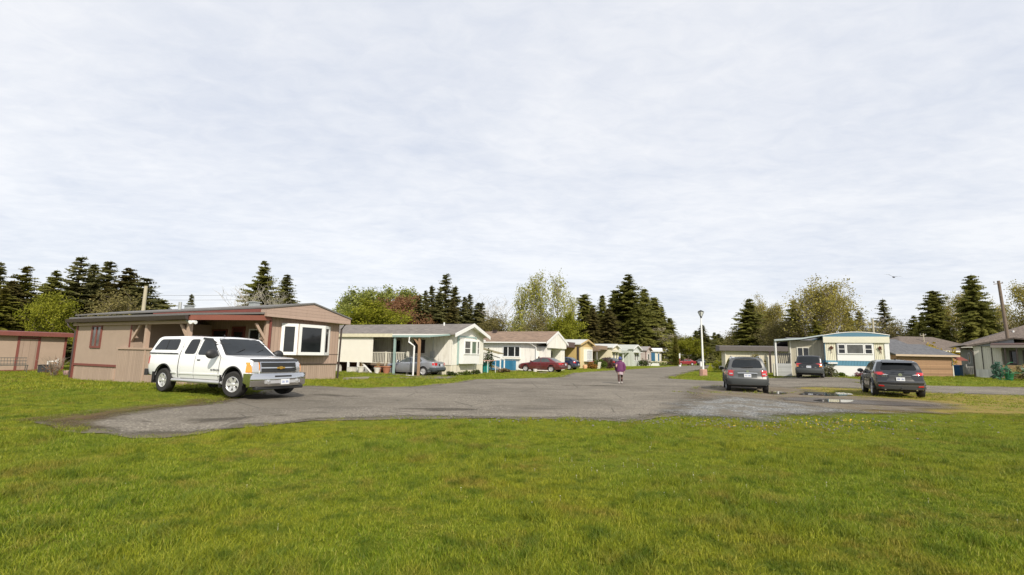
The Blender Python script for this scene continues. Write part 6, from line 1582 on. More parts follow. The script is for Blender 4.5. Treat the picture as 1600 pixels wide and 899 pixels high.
def bush_mesh(seed, leaf, n=1400, size=(1, 1, 1), ls=.10, top=0., holes=.3):
    """shrub of leaf clumps on a lumpy dome; unit size"""
    r = random.Random(seed); vs = []; fs = []; cl = []
    for _ in range(16):
        a = r.random()*2*PI; q = r.random()**.5*.75; cl.append(Vector((math.cos(a)*q, math.sin(a)*q, .2+.6*r.random()*(1.1-q))))
    for i in range(n):
        c = cl[i % 16]; w = Vector((r.gauss(0, 1), r.gauss(0, 1), r.gauss(0, 1))).normalized()*(.30*(.5+.5*r.random()))
        p = c+w; p.z = max(.02, p.z)
        p = Vector((p.x*size[0], p.y*size[1], p.z*size[2])); s = ls*(.6+.8*r.random())
        u = Vector((r.gauss(0, 1), r.gauss(0, 1), r.gauss(0, .7))).normalized()*s; v = u.cross(Vector((r.gauss(0, 1), r.gauss(0, 1), 1))).normalized()*s*.6; o = len(vs)
        vs += [tuple(p-u), tuple(p+v), tuple(p+u), tuple(p-v)]; fs.append((o, o+1, o+2, o+3))
    return mesh_from('foliage', vs, fs, [leaf])

VAR = {
 'fir': [conifer_variant(i, L_FIR, R=2.5, droop=.35, dens=1.1, shape=.8) for i in (1, 2)],
 'firn': [conifer_variant(i, L_SPR, R=1.55, droop=.45, dens=1.1, shape=.7, rag=.35) for i in (3, 4)],
 'open': [conifer_variant(i, L_SPR, R=2.2, open_=.4, droop=.28, dens=.85, shape=.8, rag=.4) for i in (5, 6)],
 'bronze': [conifer_variant(7, L_BRC, R=2.3, droop=.5, shape=.65, rag=.35)],
 'goldcon': [conifer_variant(8, L_CED, R=2.4, droop=.4, shape=.7, rag=.4)],
 'dense': [conifer_variant(9, L_FIR, R=2.0, droop=.5, shape=.5, rag=.2, dens=1.4), conifer_variant(12, L_FIR, R=2.3, droop=.5, shape=.45, rag=.3, dens=1.3)],
 'column': [conifer_variant(10, L_CED, R=1.3, droop=.2, shape=.25, rag=.12, dens=1.6, base=.0)],
 'poplar': [decid_variant(20, L_POP, spread=.22, n0=17, up=1.2, leaves=20, blob=.36, lsize=.13), decid_variant(21, L_POP, spread=.24, n0=17, up=1.1, leaves=18, blob=.38, lsize=.13)],
 'birch': [decid_variant(22, L_BIR, spread=.20, n0=20, up=1.1, leaves=10, blob=.34, lsize=.10, bark=BARKP, hang=.35), decid_variant(23, L_BIR, spread=.22, n0=18, up=1.0, leaves=8, blob=.34, lsize=.10, bark=BARKP, hang=.4)],
 'cotton': [decid_variant(24, L_GOLD, spread=.36, n0=20, up=1.0, leaves=9, blob=.36, lsize=.085, levels=3, bark=BARKG), decid_variant(29, L_GOLD, spread=.28, n0=20, up=1.0, leaves=26, blob=.42, lsize=.085, levels=2, bark=BARKG)],
 'round': [decid_variant(25, L_GRN, spread=.42, n0=15, leaves=46, blob=.55, lsize=.16)],
 'yellow': [decid_variant(26, L_YEL, spread=.44, n0=15, leaves=48, blob=.55, lsize=.16)],
 'red': [decid_variant(27, L_RED, spread=.36, n0=15, leaves=36, blob=.45, lsize=.13)],
 'bare': [decid_variant(28, None, spread=.40, n0=14, levels=3, up=.8, thick=.12, bark=BARKP)],
 'olive': [decid_variant(30, L_OLV, spread=.38, n0=15, levels=2, leaves=16, blob=.42, lsize=.12)],
 'blossom': [decid_variant(31, L_BLS, spread=.42, n0=14, leaves=40, blob=.5, lsize=.16)],
}
KIND = {'fir': 'fir_tree', 'firn': 'spruce_tree', 'open': 'spruce_tree', 'bronze': 'cypress_tree', 'goldcon': 'cypress_tree', 'dense': 'fir_tree', 'column': 'cedar_tree', 'poplar': 'poplar_tree', 'birch': 'birch_tree', 'cotton': 'cottonwood_tree', 'round': 'maple_tree', 'yellow': 'willow_tree', 'red': 'maple_tree', 'bare': 'bare_tree', 'olive': 'alder_tree', 'blossom': 'blossom_tree'}
cnt = {}
def tree(kind, x, y, h, wf, label, group='trees beyond the mobile homes', z0=None):
    i = cnt.get(kind, 0); cnt[kind] = i+1; tm, cm = VAR[kind][i % len(VAR[kind])]
    t = empty(KIND[kind], (x, y, gz(x, y)), i*1.7+.3, label, 'tree', group); s = h/10.
    t.scale = (s*wf, s*wf, s)
    link_obj('trunk', tm, t)
    if cm: link_obj('crown', cm, t)
    return t
def norm_z():
    for k, L_ in VAR.items():
        for tm, cm in L_:
            me = cm or tm; z = np.array([v.co.z for v in me.vertices]); top = np.percentile(z, 99.7 if cm else 99.9)
            for q in (tm, cm):
                if q:
                    f = 10./top
                    for v in q.vertices: v.co *= f
norm_z()
def link_obj(name, me, parent):
    o = bpy.data.objects.new(name, me); col.objects.link(o); o.parent = parent; return o
TREES = []
TREES = [
 ('open', -48.4, 46, 9.3, 1.18, 'tall dark spruce at the far left edge of the picture'),
 ('goldcon', -44.3, 44, 8.7, 1.18, 'golden green cypress leaning over the red trimmed shed at left'),
 ('bronze', -44.1, 43, 7.2, 1.3, 'bronze tinged dark cypress directly above the left end of the shed'),
 ('fir', -49.2, 52, 9.6, 1.3, 'dark green fir between the golden cypress and the tallest open spruce'),
 ('open', -49.5, 55, 11.7, 1.47, 'tallest open branched spruce left of the bare pale pole'),
 ('firn', -50.2, 58, 11.4, 1.42, 'narrow pointed spruce just left of the bare pale pole'),
 ('open', -47.8, 57, 11.6, 1.77, 'ragged spruce with a lone tuft on top, right of the bare pale pole'),
 ('bronze', -43.3, 55, 10.4, 1.42, 'bushy dark conifer above the roof of the brown home, left of the spreading one'),
 ('open', -40.2, 54, 9.2, 2.24, 'spreading dark conifer with long side boughs above the brown home roof'),
 ('dense', -51.4, 60, 9.6, 1.77, 'dense fir filling the gap behind the bare pale pole'),
 ('yellow', -37.7, 40, 5.9, 0.73, 'bright yellow green young tree behind the shed'),
 ('olive', -37.1, 46, 7.0, 1.18, 'olive brown budding tree behind the brown home roof'),
 ('firn', -78.8, 120, 14.8, 1.0, 'tiny far spruce poking above the brown home roof'),
 ('fir', -38.1, 74, 15.1, 1.15, 'broad dark fir rising behind the gable of the brown home'),
 ('firn', -36.2, 78, 13.6, 1.5, 'smaller conifer right of the broad fir behind the brown gable'),
 ('bare', -35.6, 66, 10.8, 1.2, 'bare twiggy tree in front of the broad fir'),
 ('bare', -32.4, 66, 10.2, 1.0, 'bare twiggy tree below the smaller conifer behind the brown gable'),
 ('poplar', -45.1, 130, 16.5, 0.77, 'pale leafing tree just right of the brown gable'),
 ('poplar', -40.1, 128, 17.9, 0.98, 'light green poplar first in the row behind the cream home'),
 ('poplar', -37.2, 130, 18.4, 0.94, 'light green poplar second in the row behind the cream home'),
 ('poplar', -34.1, 128, 18.8, 0.94, 'light green poplar at the middle of the row behind the cream home'),
 ('poplar', -30.0, 130, 18.7, 1.02, 'light green poplar above the reddish tree'),
 ('poplar', -26.3, 130, 17.7, 0.94, 'light green poplar beside the first dark spruces'),
 ('round', -31.4, 100, 10.5, 1.25, 'rounded fresh green tree at the left of the cream home roof'),
 ('yellow', -26.8, 95, 11.6, 1.3, 'wide yellow green tree behind the cream home roof'),
 ('red', -26.0, 110, 14.3, 1.2, 'reddish brown budding tree behind the cream home roof'),
 ('firn', -21.3, 112, 14.7, 1.3, 'dark spruce first of the spiky group behind the cream home'),
 ('firn', -20.0, 114, 16.1, 1.1, 'dark spruce second of the spiky group behind the cream home'),
 ('firn', -19.0, 116, 17.4, 1.1, 'slim dark spruce third of the spiky group behind the cream home'),
 ('firn', -17.1, 114, 16.1, 1.3, 'dark spruce just left of the tallest of the spiky group'),
 ('open', -16.0, 118, 20.5, 1.4, 'tallest open spruce of the spiky group behind the cream home'),
 ('firn', -13.6, 116, 17.3, 1.3, 'dark spruce hugging the right side of the tallest spiky one'),
 ('bronze', -13.0, 108, 13.2, 0.9, 'rusty toned conifer low in front of the tallest spiky spruce'),
 ('firn', -10.9, 116, 14.9, 1.3, 'left of the two close dark spruces above the cream gable'),
 ('firn', -10.1, 118, 15.7, 1.1, 'right of the two close dark spruces above the cream gable'),
 ('firn', -8.2, 116, 13.6, 1.7, 'brownish conifer left of the bare tree'),
 ('firn', -7.1, 116, 13.6, 1.5, 'brownish conifer touching the bare tree'),
 ('bare', -4.5, 120, 16.2, 1.3, 'tall bare white stemmed tree above the tan roof'),
 ('olive', -3.0, 112, 11.1, 1.4, 'low brown olive budding tree behind the tan roof'),
 ('olive', -5.3, 110, 9.9, 1.3, 'low twiggy tree between the cream gable and the tan roof'),
 ('birch', 0.8, 100, 15.6, 0.62, 'loose birch at the left of the birch clump'),
 ('birch', 3.7, 98, 17.2, 0.72, 'pointed leafing birch second in the clump behind the tan roof'),
 ('birch', 6.8, 100, 18.5, 0.62, 'tall airy birch with white stems behind the white gable'),
 ('birch', 9.3, 98, 18.3, 0.72, 'tallest birch at the right of the clump'),
 ('birch', 11.7, 100, 13.8, 0.56, 'low open birch at the right end of the clump'),
 ('olive', 4.9, 92, 9.6, 1.3, 'olive green tree filling below the birches'),
 ('yellow', 9.8, 88, 9.1, 0.9, 'yellow green shrubby tree behind the white gable'),
 ('dense', 16.4, 110, 15.3, 1.0, 'dark fir left of the wide group behind the yellow home'),
 ('dense', 20.7, 112, 15.4, 0.85, 'dark fir second from left behind the yellow home'),
 ('dense', 25.5, 118, 17.4, 1.0, 'dark fir at the left shoulder of the tallest one'),
 ('fir', 27.9, 116, 20.9, 1.6, 'tallest broad dark fir in the middle of the picture'),
 ('dense', 33.5, 122, 18.4, 1.1, 'dark fir right of the tallest one'),
 ('dense', 36.7, 126, 16.8, 1.0, 'dark fir stepping down right of the tallest one, above the blossom tree'),
 ('dense', 39.3, 128, 14.7, 1.0, 'dark fir stepping down beyond the blossom tree'),
 ('dense', 42.3, 130, 11.9, 1.0, 'lowest dark fir next to the tall cedar'),
 ('bronze', 17.6, 106, 11.9, 1.1, 'brownish conifer low behind the yellow home roof'),
 ('bronze', 21.2, 106, 11.7, 1.3, 'brownish green conifer low behind the cream yellow home'),
 ('dense', 28.3, 110, 13.5, 1.3, 'dark fir filling low right of the tallest one'),
 ('blossom', 34.1, 118, 8.7, 1.4, 'pale cream blossom tree behind the grey green home'),
 ('olive', 31.5, 116, 7.4, 1.2, 'olive tree beside the cream blossom tree'),
 ('column', 34.5, 103, 5.8, 1.0, 'dark green columnar cedar at the end of the left row'),
 ('yellow', 42.3, 118, 6.7, 1.35, 'rounded yellow green willow above the bright red car'),
 ('olive', 43.9, 128, 7.8, 1.1, 'olive topped tree behind the columnar cedar'),
 ('dense', 63.9, 170, 11.0, 1.0, 'far dark fir left of the lamp post'),
 ('firn', 64.5, 165, 12.7, 2.0, 'far pointed fir right behind the lamp post'),
 ('dense', 74.5, 180, 11.0, 1.1, 'far fir right of the lamp post'),
 ('dense', 79.4, 185, 9.4, 1.2, 'far fir in the gap before the right group'),
 ('dense', 76.1, 190, 10.0, 1.2, 'far low fir above the distant bungalow'),
 ('fir', 47.5, 98, 13.4, 1.5, 'broad layered fir left of the right hand trees'),
 ('cotton', 53.2, 104, 14.7, 0.85, 'golden leafing tree behind the broad layered fir'),
 ('cotton', 53.7, 100, 12.7, 0.75, 'smaller golden tree between the layered fir and the dark one'),
 ('olive', 48.9, 92, 8.7, 1.2, 'low olive tree behind the long cream home'),
 ('fir', 53.6, 92, 12.4, 1.3, 'dark fir against the left of the biggest cottonwood'),
 ('olive', 50.2, 90, 8.8, 1.0, 'brownish low tree above the carport roof'),
 ('cotton', 52.1, 84, 15.4, 1.12, 'biggest airy golden cottonwood above the striped home'),
 ('cotton', 58.8, 88, 13.4, 1.2, 'second cottonwood leaning right of the biggest one'),
 ('goldcon', 49.9, 80, 8.3, 0.9, 'olive gold conifer low under the biggest cottonwood'),
 ('fir', 67.8, 98, 11.6, 1.0, 'dark fir right of the cottonwoods'),
 ('firn', 71.2, 100, 11.2, 1.5, 'small dark conifer above the striped home roof'),
 ('bare', 67.9, 92, 10.2, 1.5, 'pale bare tree left of the thin pole'),
 ('open', 73.4, 96, 13.3, 1.3, 'open topped spruce beside the thin pole'),
 ('olive', 70.4, 90, 8.9, 1.1, 'brown green tree at the foot of the open topped spruce'),
 ('fir', 82.1, 100, 10.6, 1.4, 'dark fir in the gap right of the thin pole'),
 ('dense', 74.6, 86, 13.7, 1.0, 'tall green fir left of the big right hand fir'),
 ('cotton', 77.2, 86, 12.8, 0.6, 'green leafing tree touching the tall green fir'),
 ('fir', 77.0, 92, 10.4, 1.0, 'small fir at the left foot of the tall green fir'),
 ('cotton', 82.9, 90, 14.4, 0.55, 'thin leafy tree in the gap left of the big right hand fir'),
 ('dense', 74.4, 78, 15.2, 1.0, 'big dark fir left of the thick utility pole'),
 ('dense', 77.8, 80, 11.0, 1.1, 'fir shoulder right of the big dark fir'),
 ('cotton', 83.1, 84, 12.2, 0.55, 'light leafing branches left of the thick utility pole'),
 ('blossom', 83.7, 82, 9.3, 1.0, 'pale tree right of the thick utility pole'),
 ('cotton', 79.0, 74, 13.5, 0.8, 'reddish golden tree cut by the right edge'),
 ('dense', -54.3, 56, 7.4, 1.77, 'dark fir filling low between the bright young tree and the golden cypress'),
 ('goldcon', -43.5, 42, 6.4, 1.3, 'low golden cypress at the left edge in front of the dark ones'),
 ('dense', -54.6, 60, 8.4, 1.89, 'broad dark fir low behind the bright young tree'),
 ('bronze', -46.7, 57, 8.8, 1.77, 'brownish conifer low behind the pale pole'),
 ('dense', -44.1, 58, 8.3, 1.89, 'dark fir low between the bushy conifer and the spreading one'),
 ('dense', -42.9, 60, 7.4, 1.77, 'dark fir low at the right end of the left group'),
 ('dense', 19.4, 118, 13.7, 1.6, 'dark fir low behind the yellow home, filling the gap'),
 ('dense', 57.1, 110, 11.8, 1.6, 'dark fir low behind the golden trees at right'),
 ('dense', 64.3, 100, 9.5, 1.7, 'dark fir low behind the second cottonwood'),
 ('olive', 51.9, 90, 8.0, 1.5, 'rounded olive tree low behind the striped home carport'),
 ('olive', 67.2, 95, 8.2, 1.6, 'rounded olive tree low behind the striped home roof'),
 ('dense', 111.0, 305, 14.1, 1.8, 'far conifer just left of the lamp post, lowest of the distant group'),
 ('dense', 118.5, 310, 16.1, 1.5, 'far conifer behind the lamp post, broad and low'),
 ('firn', 128.6, 305, 16.8, 2.6, 'far pointed conifer behind the distant bungalow'),
 ('dense', 137.0, 310, 15.2, 1.8, 'far broad conifer behind the white distant building'),
 ('olive', 137.2, 300, 12.9, 1.6, 'far rounded tree left of the broad layered fir'),
 ('dense', 126.9, 315, 14.0, 2.0, 'far low conifer over the roof of the distant bungalow'),
]
for k, x, y, h, w, lab in TREES: tree(k, x, y, h, w, lab)
# ---- shrubs
def bush(name, label, cat, x, y, size, leaf, seed, n=900, ls=.07, group=None, stems=True):
    t = empty(name, (x, y, gz(x, y)), seed*.9, label, cat, group)
    me = bush_mesh(seed, leaf, n, size, ls); link_obj('foliage', me, t)
    if stems:
        b = MB()
        for k in range(7):
            a = k*.9+seed; b.tube([(0.03*math.cos(a), .03*math.sin(a), 0), (size[0]*.4*math.cos(a), size[1]*.4*math.sin(a), size[2]*.7)], [.02, .008], 4)
        b.build('stems', BARKG, t, fix=False)
    return t
L_HEA = leaf_mat('heather_flowers', (.14, .035, .045), (.30, .10, .12)); L_GN2 = leaf_mat('garden_leaves', (.06, .10, .015), (.17, .21, .04)); L_BRN = leaf_mat('dry_brown_leaves', (.14, .09, .04), (.28, .20, .10)); L_BLU = leaf_mat('blue_green_needles', (.05, .12, .09), (.12, .22, .16))
L_ORG = leaf_mat('orange_leaves', (.22, .10, .02), (.40, .22, .05))
bush('heather_shrub', 'low mound of reddish pink heather under the striped home, touching the dark SUV', 'shrub', 27.6, 39.0, (1.35, .6, .55), L_HEA, 1, 1600, .06)
bush('garden_shrub', 'low green plants in front of the striped home left of the heather', 'shrub', 25.9, 39.1, (.8, .4, .45), L_GN2, 2, 700, .06)
bush('garden_shrub', 'tiny green plant between the rhododendron and the low green plants', 'shrub', 25.0, 39.2, (.45, .35, .35), L_GN2, 3, 400, .05)
bush('rhododendron', 'straggly dark leaved shrub with white blooms beside the black SUV', 'shrub', 24.75, 38.3, (.55, .5, 1.2), leaf_mat('rhodo_leaves', (.05, .07, .02), (.30, .28, .18)), 4, 380, .08)
bush('garden_shrub', 'yellow green rounded bush left of the silver grey SUV beyond the island', 'shrub', 29.0, 67.0, (2.2, 1.8, 1.9), L_YEL, 5, 1800, .13)
bush('garden_shrub', 'leafy bush rising beside the leaning fence panels', 'shrub', 26.9, 54.0, (1.0, .8, 2.5), L_OLV, 6, 900, .12)
bush('garden_shrub', 'low clump of plants under the bay window of the cream home, left one', 'shrub', -4.2, 35.4, (.45, .4, .42), L_DKS, 7, 500, .05)
bush('garden_shrub', 'low clump of plants under the bay window of the cream home, middle one', 'shrub', -3.4, 37.0, (.8, .5, .4), L_GN2, 8, 600, .05)
bush('garden_shrub', 'low clump of plants under the bay window of the cream home, right one', 'shrub', -2.7, 39.0, (.8, .5, .45), L_DKS, 9, 600, .05)
bush('garden_shrub', 'green and brown planting at the foot of the ramp', 'shrub', -.6, 43.0, (.9, .5, .5), L_BRN, 10, 600, .06)
bush('garden_shrub', 'climbing greenery on the roof of the ramp cover', 'shrub', -2.2, 46.2, (.7, .6, 2.6), L_DKS, 11, 500, .09)
bush('garden_shrub', 'orange toned bush right of the dark blue hatchback', 'shrub', 10.2, 62.6, (1.1, .9, 1.0), L_ORG, 12, 800, .08)
bush('garden_shrub', 'green bush at the corner of the yellow home', 'shrub', 11.6, 64.2, (1.2, .9, 1.7), L_GN2, 13, 900, .09)
bush('garden_shrub', 'reddish brown twiggy bush in front of the tan carport', 'shrub', 12.6, 65.0, (1.3, .9, 1.8), leaf_mat('maroon_twigs', (.07, .03, .03), (.16, .08, .07)), 14, 900, .08)
bush('garden_shrub', 'golden brown bush left of the dark slate car', 'shrub', 11.2, 67.2, (1.0, .8, 1.1), L_BRN, 15, 600, .08)
bush('garden_shrub', 'dark green bush at the front of the grey green home', 'shrub', 24.0, 89.0, (1.5, 1.2, 1.6), L_DKS, 16, 800, .1)
bush('garden_shrub', 'low green hedge row in front of the pinkish grey home', 'shrub', 28.6, 95.2, (2.2, 1.2, 1.0), L_GN2, 17, 800, .1)
bush('garden_shrub', 'rounded dark bush left of the columnar cedar', 'shrub', 37.6, 113.0, (2.0, 1.6, 2.0), L_DKS, 18, 900, .12)
bush('garden_shrub', 'mixed tan and green plants in front of the blue fronted home', 'shrub', 34.2, 105.6, (2.2, 1.2, 1.0), L_BRN, 19, 700, .1)
bush('garden_shrub', 'dark tangled shrub at the right edge below the covered porch', 'shrub', 38.9, 37.3, (1.3, .9, 1.5), L_OLV, 20, 1100, .08)
bush('garden_shrub', 'bluish green conifer shrub against the white skirting at right', 'shrub', 37.9, 38.4, (.9, .8, 1.5), L_BLU, 21, 700, .08)
bush('clipped_hedge', 'dark green hedge behind the low grey fence at right', 'hedge', 47.5, 55.5, (5.0, 1.5, 3.0), L_DKS, 22, 3200, .16)
bush('forsythia', 'golden yellow blooming shrub above the garage roof, left one', 'shrub', 55.5, 70, (2.6, 2, 4.4), L_FOR, 23, 1500, .18)
bush('forsythia', 'golden yellow blooming shrub above the garage roof, right one', 'shrub', 60.5, 70, (2.6, 2, 4.8), L_FOR, 24, 1500, .18)
bush('garden_shrub', 'bare purplish shrub top showing over the ridge of the garage', 'shrub', 43.8, 53.0, (1.6, 1.2, 3.2), leaf_mat('purple_twigs', (.08, .05, .05), (.17, .12, .11)), 25, 900, .09)
# bare twiggy rose by the shed
def rose():
    t = empty('rose_bush', (-24.4, 26.6, 0), 0, 'bare twiggy rose bush on the lawn in front of the white chair', 'shrub')
    b = MB(); r = random.Random(3)
    for k in range(42):
        a = r.random()*6.28; p = Vector((.08*math.cos(a), .08*math.sin(a), 0)); pts = [tuple(p)]; d = Vector((math.cos(a)*.3, math.sin(a)*.3, 1))
        for i in range(4): p = p+d*.26*(.7+.5*r.random()); d = (d+Vector((r.gauss(0, .3), r.gauss(0, .3), .0))); pts.append(tuple(p))
        b.tube(pts, [.014, .011, .008, .006, .003], 4, cap=False)
    b.build('stems', BARKG, t, fix=False)
    me = bush_mesh(31, L_RED, 260, (.55, .55, 1.1), .035); link_obj('foliage', me, t)
rose()
# green garden netting heap
def netting():
    b = MB(); r = random.Random(9)
    for k in range(15):
        p = Vector((r.gauss(0, .18), r.gauss(0, .15), r.random()*.9)); pts = [tuple(p)]
        for i in range(4): p = p+Vector((r.gauss(0, .22), r.gauss(0, .15), r.gauss(0, .22))); p.z = max(.02, min(1.35, p.z)); pts.append(tuple(p))
        b.tube(pts, .022, 5, cap=False)
    b.lathe([(.2, 0), (.28, .5), (.30, .52), (.02, .5)], (.1, 0, 0), 'z', 12)
    o = b.build('garden_hose_reel', mat('bright_green_plastic', (.02, .14, .06), .4), None, smooth=True, fix=False); o.location = (37.0, 36.9, gz(37, 36.9)); tag(o, 'tangle of bright green tubing on the lawn by the panelled home', 'garden hose')
netting()
o = MB().lathe([(.02, 0), (.24, .02), (.30, .30), (.24, .48), (.16, .5), (.18, .44)], n=14).build('planter_pot', mat('pale_orange_clay', (.60, .34, .18), .7), None, smooth=True); o.location = (9.3, 62.0, 0); tag(o, 'pale orange clay pot between the dark blue hatchback and the yellow home', 'pot')
o = MB().box(-.25, .25, -.02, .02, 0, .9).build('white_board', OFFW, None); o.location = (11.2, 63.2, 0); o.rotation_euler = (.3, 0, .5); tag(o, 'small white board leaning in the bushes before the tan carport', 'board')
o = MB().lathe([(.02, 0), (.16, .0), (.2, .3), (.18, .3)], n=12).build('white_bucket', MATS['clutter_white'], None, smooth=True); o.location = (2.3, 46.5, 0); tag(o, 'small white bucket under the maroon sedan by its front wheel', 'bucket')

# ---- distant woods closing the horizon
def woods():
    objs = [bpy.data.objects.new('woods_crown', VAR[k][0][1]) for k in ('dense', 'firn', 'olive', 'poplar', 'goldcon')]
    r = random.Random(77); P = []; RR = []; SC = []; ID = []
    for k in range(620):
        an = math.radians(r.uniform(20, 168)); d = r.uniform(215, 330)
        x, y = math.cos(an)*d, math.sin(an)*d
        if y > 0 and .34 < x/y < .50: continue
        h = r.uniform(8, 14.5)/10*(d/260); P.append((x, y, 0)); RR.append((0, 0, r.random()*6.28)); SC.append((h*1.5, h*1.5, h)); ID.append(r.choice([0, 0, 0, 1, 0, 2, 3, 4]))
    for k in range(150):      # nearer low belt behind the left row and the right homes
        s = r.random()
        if s < .5: x, y = r.uniform(-75, 24), r.uniform(125, 150); h = r.uniform(7, 12)/10
        else: x, y = r.uniform(62, 150), r.uniform(105, 140); h = r.uniform(6, 10)/10
        P.append((x, y, 0)); RR.append((0, 0, r.random()*6.28)); SC.append((h*1.6, h*1.6, h)); ID.append(r.choice([0, 2, 2, 3, 4, 0]))
    o = scatter('distant_woods', P, RR, SC, ID, objs, L_FIR); tag(o, 'dark mixed woodland closing the horizon far behind the homes', 'woods', kind='stuff')
woods()

# ---- the person walking away
def person():
    x, y = 6.3, 28.5; z = gz(x, y)+.03
    t = empty('person', (x, y, z), math.radians(-12), 'person walking away on the asphalt in a purple hooded jacket and blue hat', 'person'); t.scale = (1.04,)*3
    SK = mat('skin', (.42, .26, .19), .6); PUR = mat('purple_jacket', (.11, .022, .085), .75, var=.25, vs=6, bs_=(12, .6)); BLH = mat('blue_hat', (.05, .065, .20), .85, var=.2, vs=10); LEG = mat('brown_leggings', (.055, .025, .02), .85, var=.2); HEM = mat('pale_pink_skirt', (.42, .33, .36), .85, var=.25, vs=8); SHO = mat('pale_shoes', (.42, .38, .36), .6)
    def skin(name, pts, edges, rad, m, parent, root=0, sub=2):
        me = bpy.data.meshes.new(name); me.from_pydata(pts, edges, []); o = bpy.data.objects.new(name, me); col.objects.link(o)
        md = o.modifiers.new('s', 'SKIN'); md.use_smooth_shade = True; o.modifiers.new('u', 'SUBSURF').levels = sub; o.modifiers['u'].render_levels = sub
        for i, r_ in enumerate(rad):
            me.skin_vertices[0].data[i].radius = r_ if isinstance(r_, tuple) else (r_, r_); me.skin_vertices[0].data[i].use_root = (i == root)
        dg = bpy.context.evaluated_depsgraph_get(); dg.update(); m2 = bpy.data.meshes.new_from_object(o.evaluated_get(dg)); bpy.data.objects.remove(o); m2.name = name
        m2.materials.clear(); return link_mesh(name, m2, m, parent)
    # facing +y (away); scale: 1.46 m tall, slightly stooped
    P = []; E = []; Rd = []
    def v(p, r_, par=None):
        P.append(p); Rd.append(r_); 
        if par is not None: E.append((par, len(P)-1))
        return len(P)-1
    pel = v((0, 0, .78), (.13, .10)); sp = v((0, .02, .95), (.12, .09), pel); ch = v((0, .04, 1.12), (.14, .10), sp); nk = v((0, .07, 1.23), .05, ch); h1 = v((0, .09, 1.31), .07, nk); h2 = v((0, .10, 1.38), (.075, .09), h1); h3 = v((0, .10, 1.44), .055, h2)
    for s in (-1, 1):
        fy = .20*s
        hp = v((s*.075, 0, .72), .085, pel); kn = v((s*.08, fy*.5+.04, .42), .055, hp); an = v((s*.075, fy-.02, .09), .033, kn); v((s*.08, fy+.10, .035), .032, an)
        sh = v((s*.15, .04, 1.14), .055, ch); el = v((s*.22, -.02+s*.05, .92), .042, sh); wr = v((s*.215, .10-s*.08, .74), .028, el); pa = v((s*.21, .12-s*.09, .67), (.034, .018), wr)
        for k, (dx, dl) in enumerate(((-.024, .055), (-.008, .07), (.009, .066), (.026, .052))):
            f1 = v((s*.21+dx*.5, .125-s*.09+dx, .63), .0085, pa); v((s*.205+dx*.5, .145-s*.09+dx, .63-dl*.8), .007, f1)
        th = v((s*.195, .16-s*.09, .66), .010, pa); v((s*.19, .175-s*.09, .63), .008, th)
    body = skin('body', P, E, Rd, SK, t, 0, 2)
    # face details (turned away from the photo)
    MB().blob((0, .185, 1.36), (.013, .02, .022), 6, 4).blob((-.03, .175, 1.385), (.012, .008, .008), 6, 4).blob((.03, .175, 1.385), (.012, .008, .008), 6, 4).blob((0, .178, 1.325), (.022, .008, .006), 6, 4).build('face', mat('face_features', (.20, .08, .06), .6), body, smooth=True)
    # jacket
    prof_j = [(.66, .205, .155), (.72, .215, .165), (.85, .205, .155), (1.0, .20, .145), (1.10, .205, .14), (1.17, .18, .12), (1.22, .11, .10), (1.25, .07, .08)]
    vs = []; n = 28
    for zz, a, b_ in prof_j:
        for k in range(n):
            q = 2*PI*k/n; j = 1+.03*math.sin(5*q+zz*9)+.02*math.sin(11*q-zz*17); vs.append((a*math.cos(q)*j, .03+.03*(zz-.66)+b_*math.sin(q)*j, zz))
    fs = [(i*n+k, i*n+(k+1) % n, (i+1)*n+(k+1) % n, (i+1)*n+k) for i in range(len(prof_j)-1) for k in range(n)]
    jb = MB(); jb.add(vs, fs)
    for s in (-1, 1): jb.tube([(s*.13, .04, 1.16), (s*.21, .02, 1.05), (s*.25, -.02+s*.05, .92), (s*.235, .05-s*.04, .80), (s*.22, .10-s*.08, .72)], [.07, .075, .068, .06, .052], 12)
    jb.build('jacket', PUR, t, smooth=True, fix=False)
    # hood lying on the back, blue hat
    MB().blob((0, .03, 1.22), (.115, .10, .06), 14, 8, .04).build('hood', PUR, t, smooth=True)
    b = MB(); b.blob((0, .085, 1.385), (.098, .108, .105), 16, 10, .02); b.tube([(.097*math.cos(a/16*2*PI), .085+.107*math.sin(a/16*2*PI), 1.335-.01*math.sin(a/16*2*PI)) for a in range(17)], .017, 6); b.build('hat', BLH, t, smooth=True)
    # skirt hem and leggings
    vs = []; pr = [(.50, .15, .125), (.58, .16, .135), (.70, .155, .13)]
    for zz, a, b_ in pr:
        for k in range(n):
            q = 2*PI*k/n; j = 1+.05*math.sin(7*q); vs.append((a*math.cos(q)*j, .02+b_*math.sin(q)*j, zz+.01*math.sin(3*q)))
    fs = [(i*n+k, i*n+(k+1) % n, (i+1)*n+(k+1) % n, (i+1)*n+k) for i in range(2) for k in range(n)]
    MB().add(vs, fs).build('skirt', HEM, t, smooth=True, fix=False)
    for s in (-1, 1):
        fy = .20*s
        MB().tube([(s*.075, .0, .72), (s*.08, fy*.5+.04, .42), (s*.077, fy*.85+.0, .22), (s*.075, fy-.02, .12)], [.092, .066, .055, .042], 12).build('legging', LEG, t, smooth=True)
        b = MB(); b.blob((s*.08, fy+.045, .045), (.045, .12, .045), 12, 6); b.tube([(s*.075, fy-.02, .05), (s*.075, fy-.02, .12)], .045, 10); b.build('shoe', SHO, t, smooth=True)
person()
make_grass()

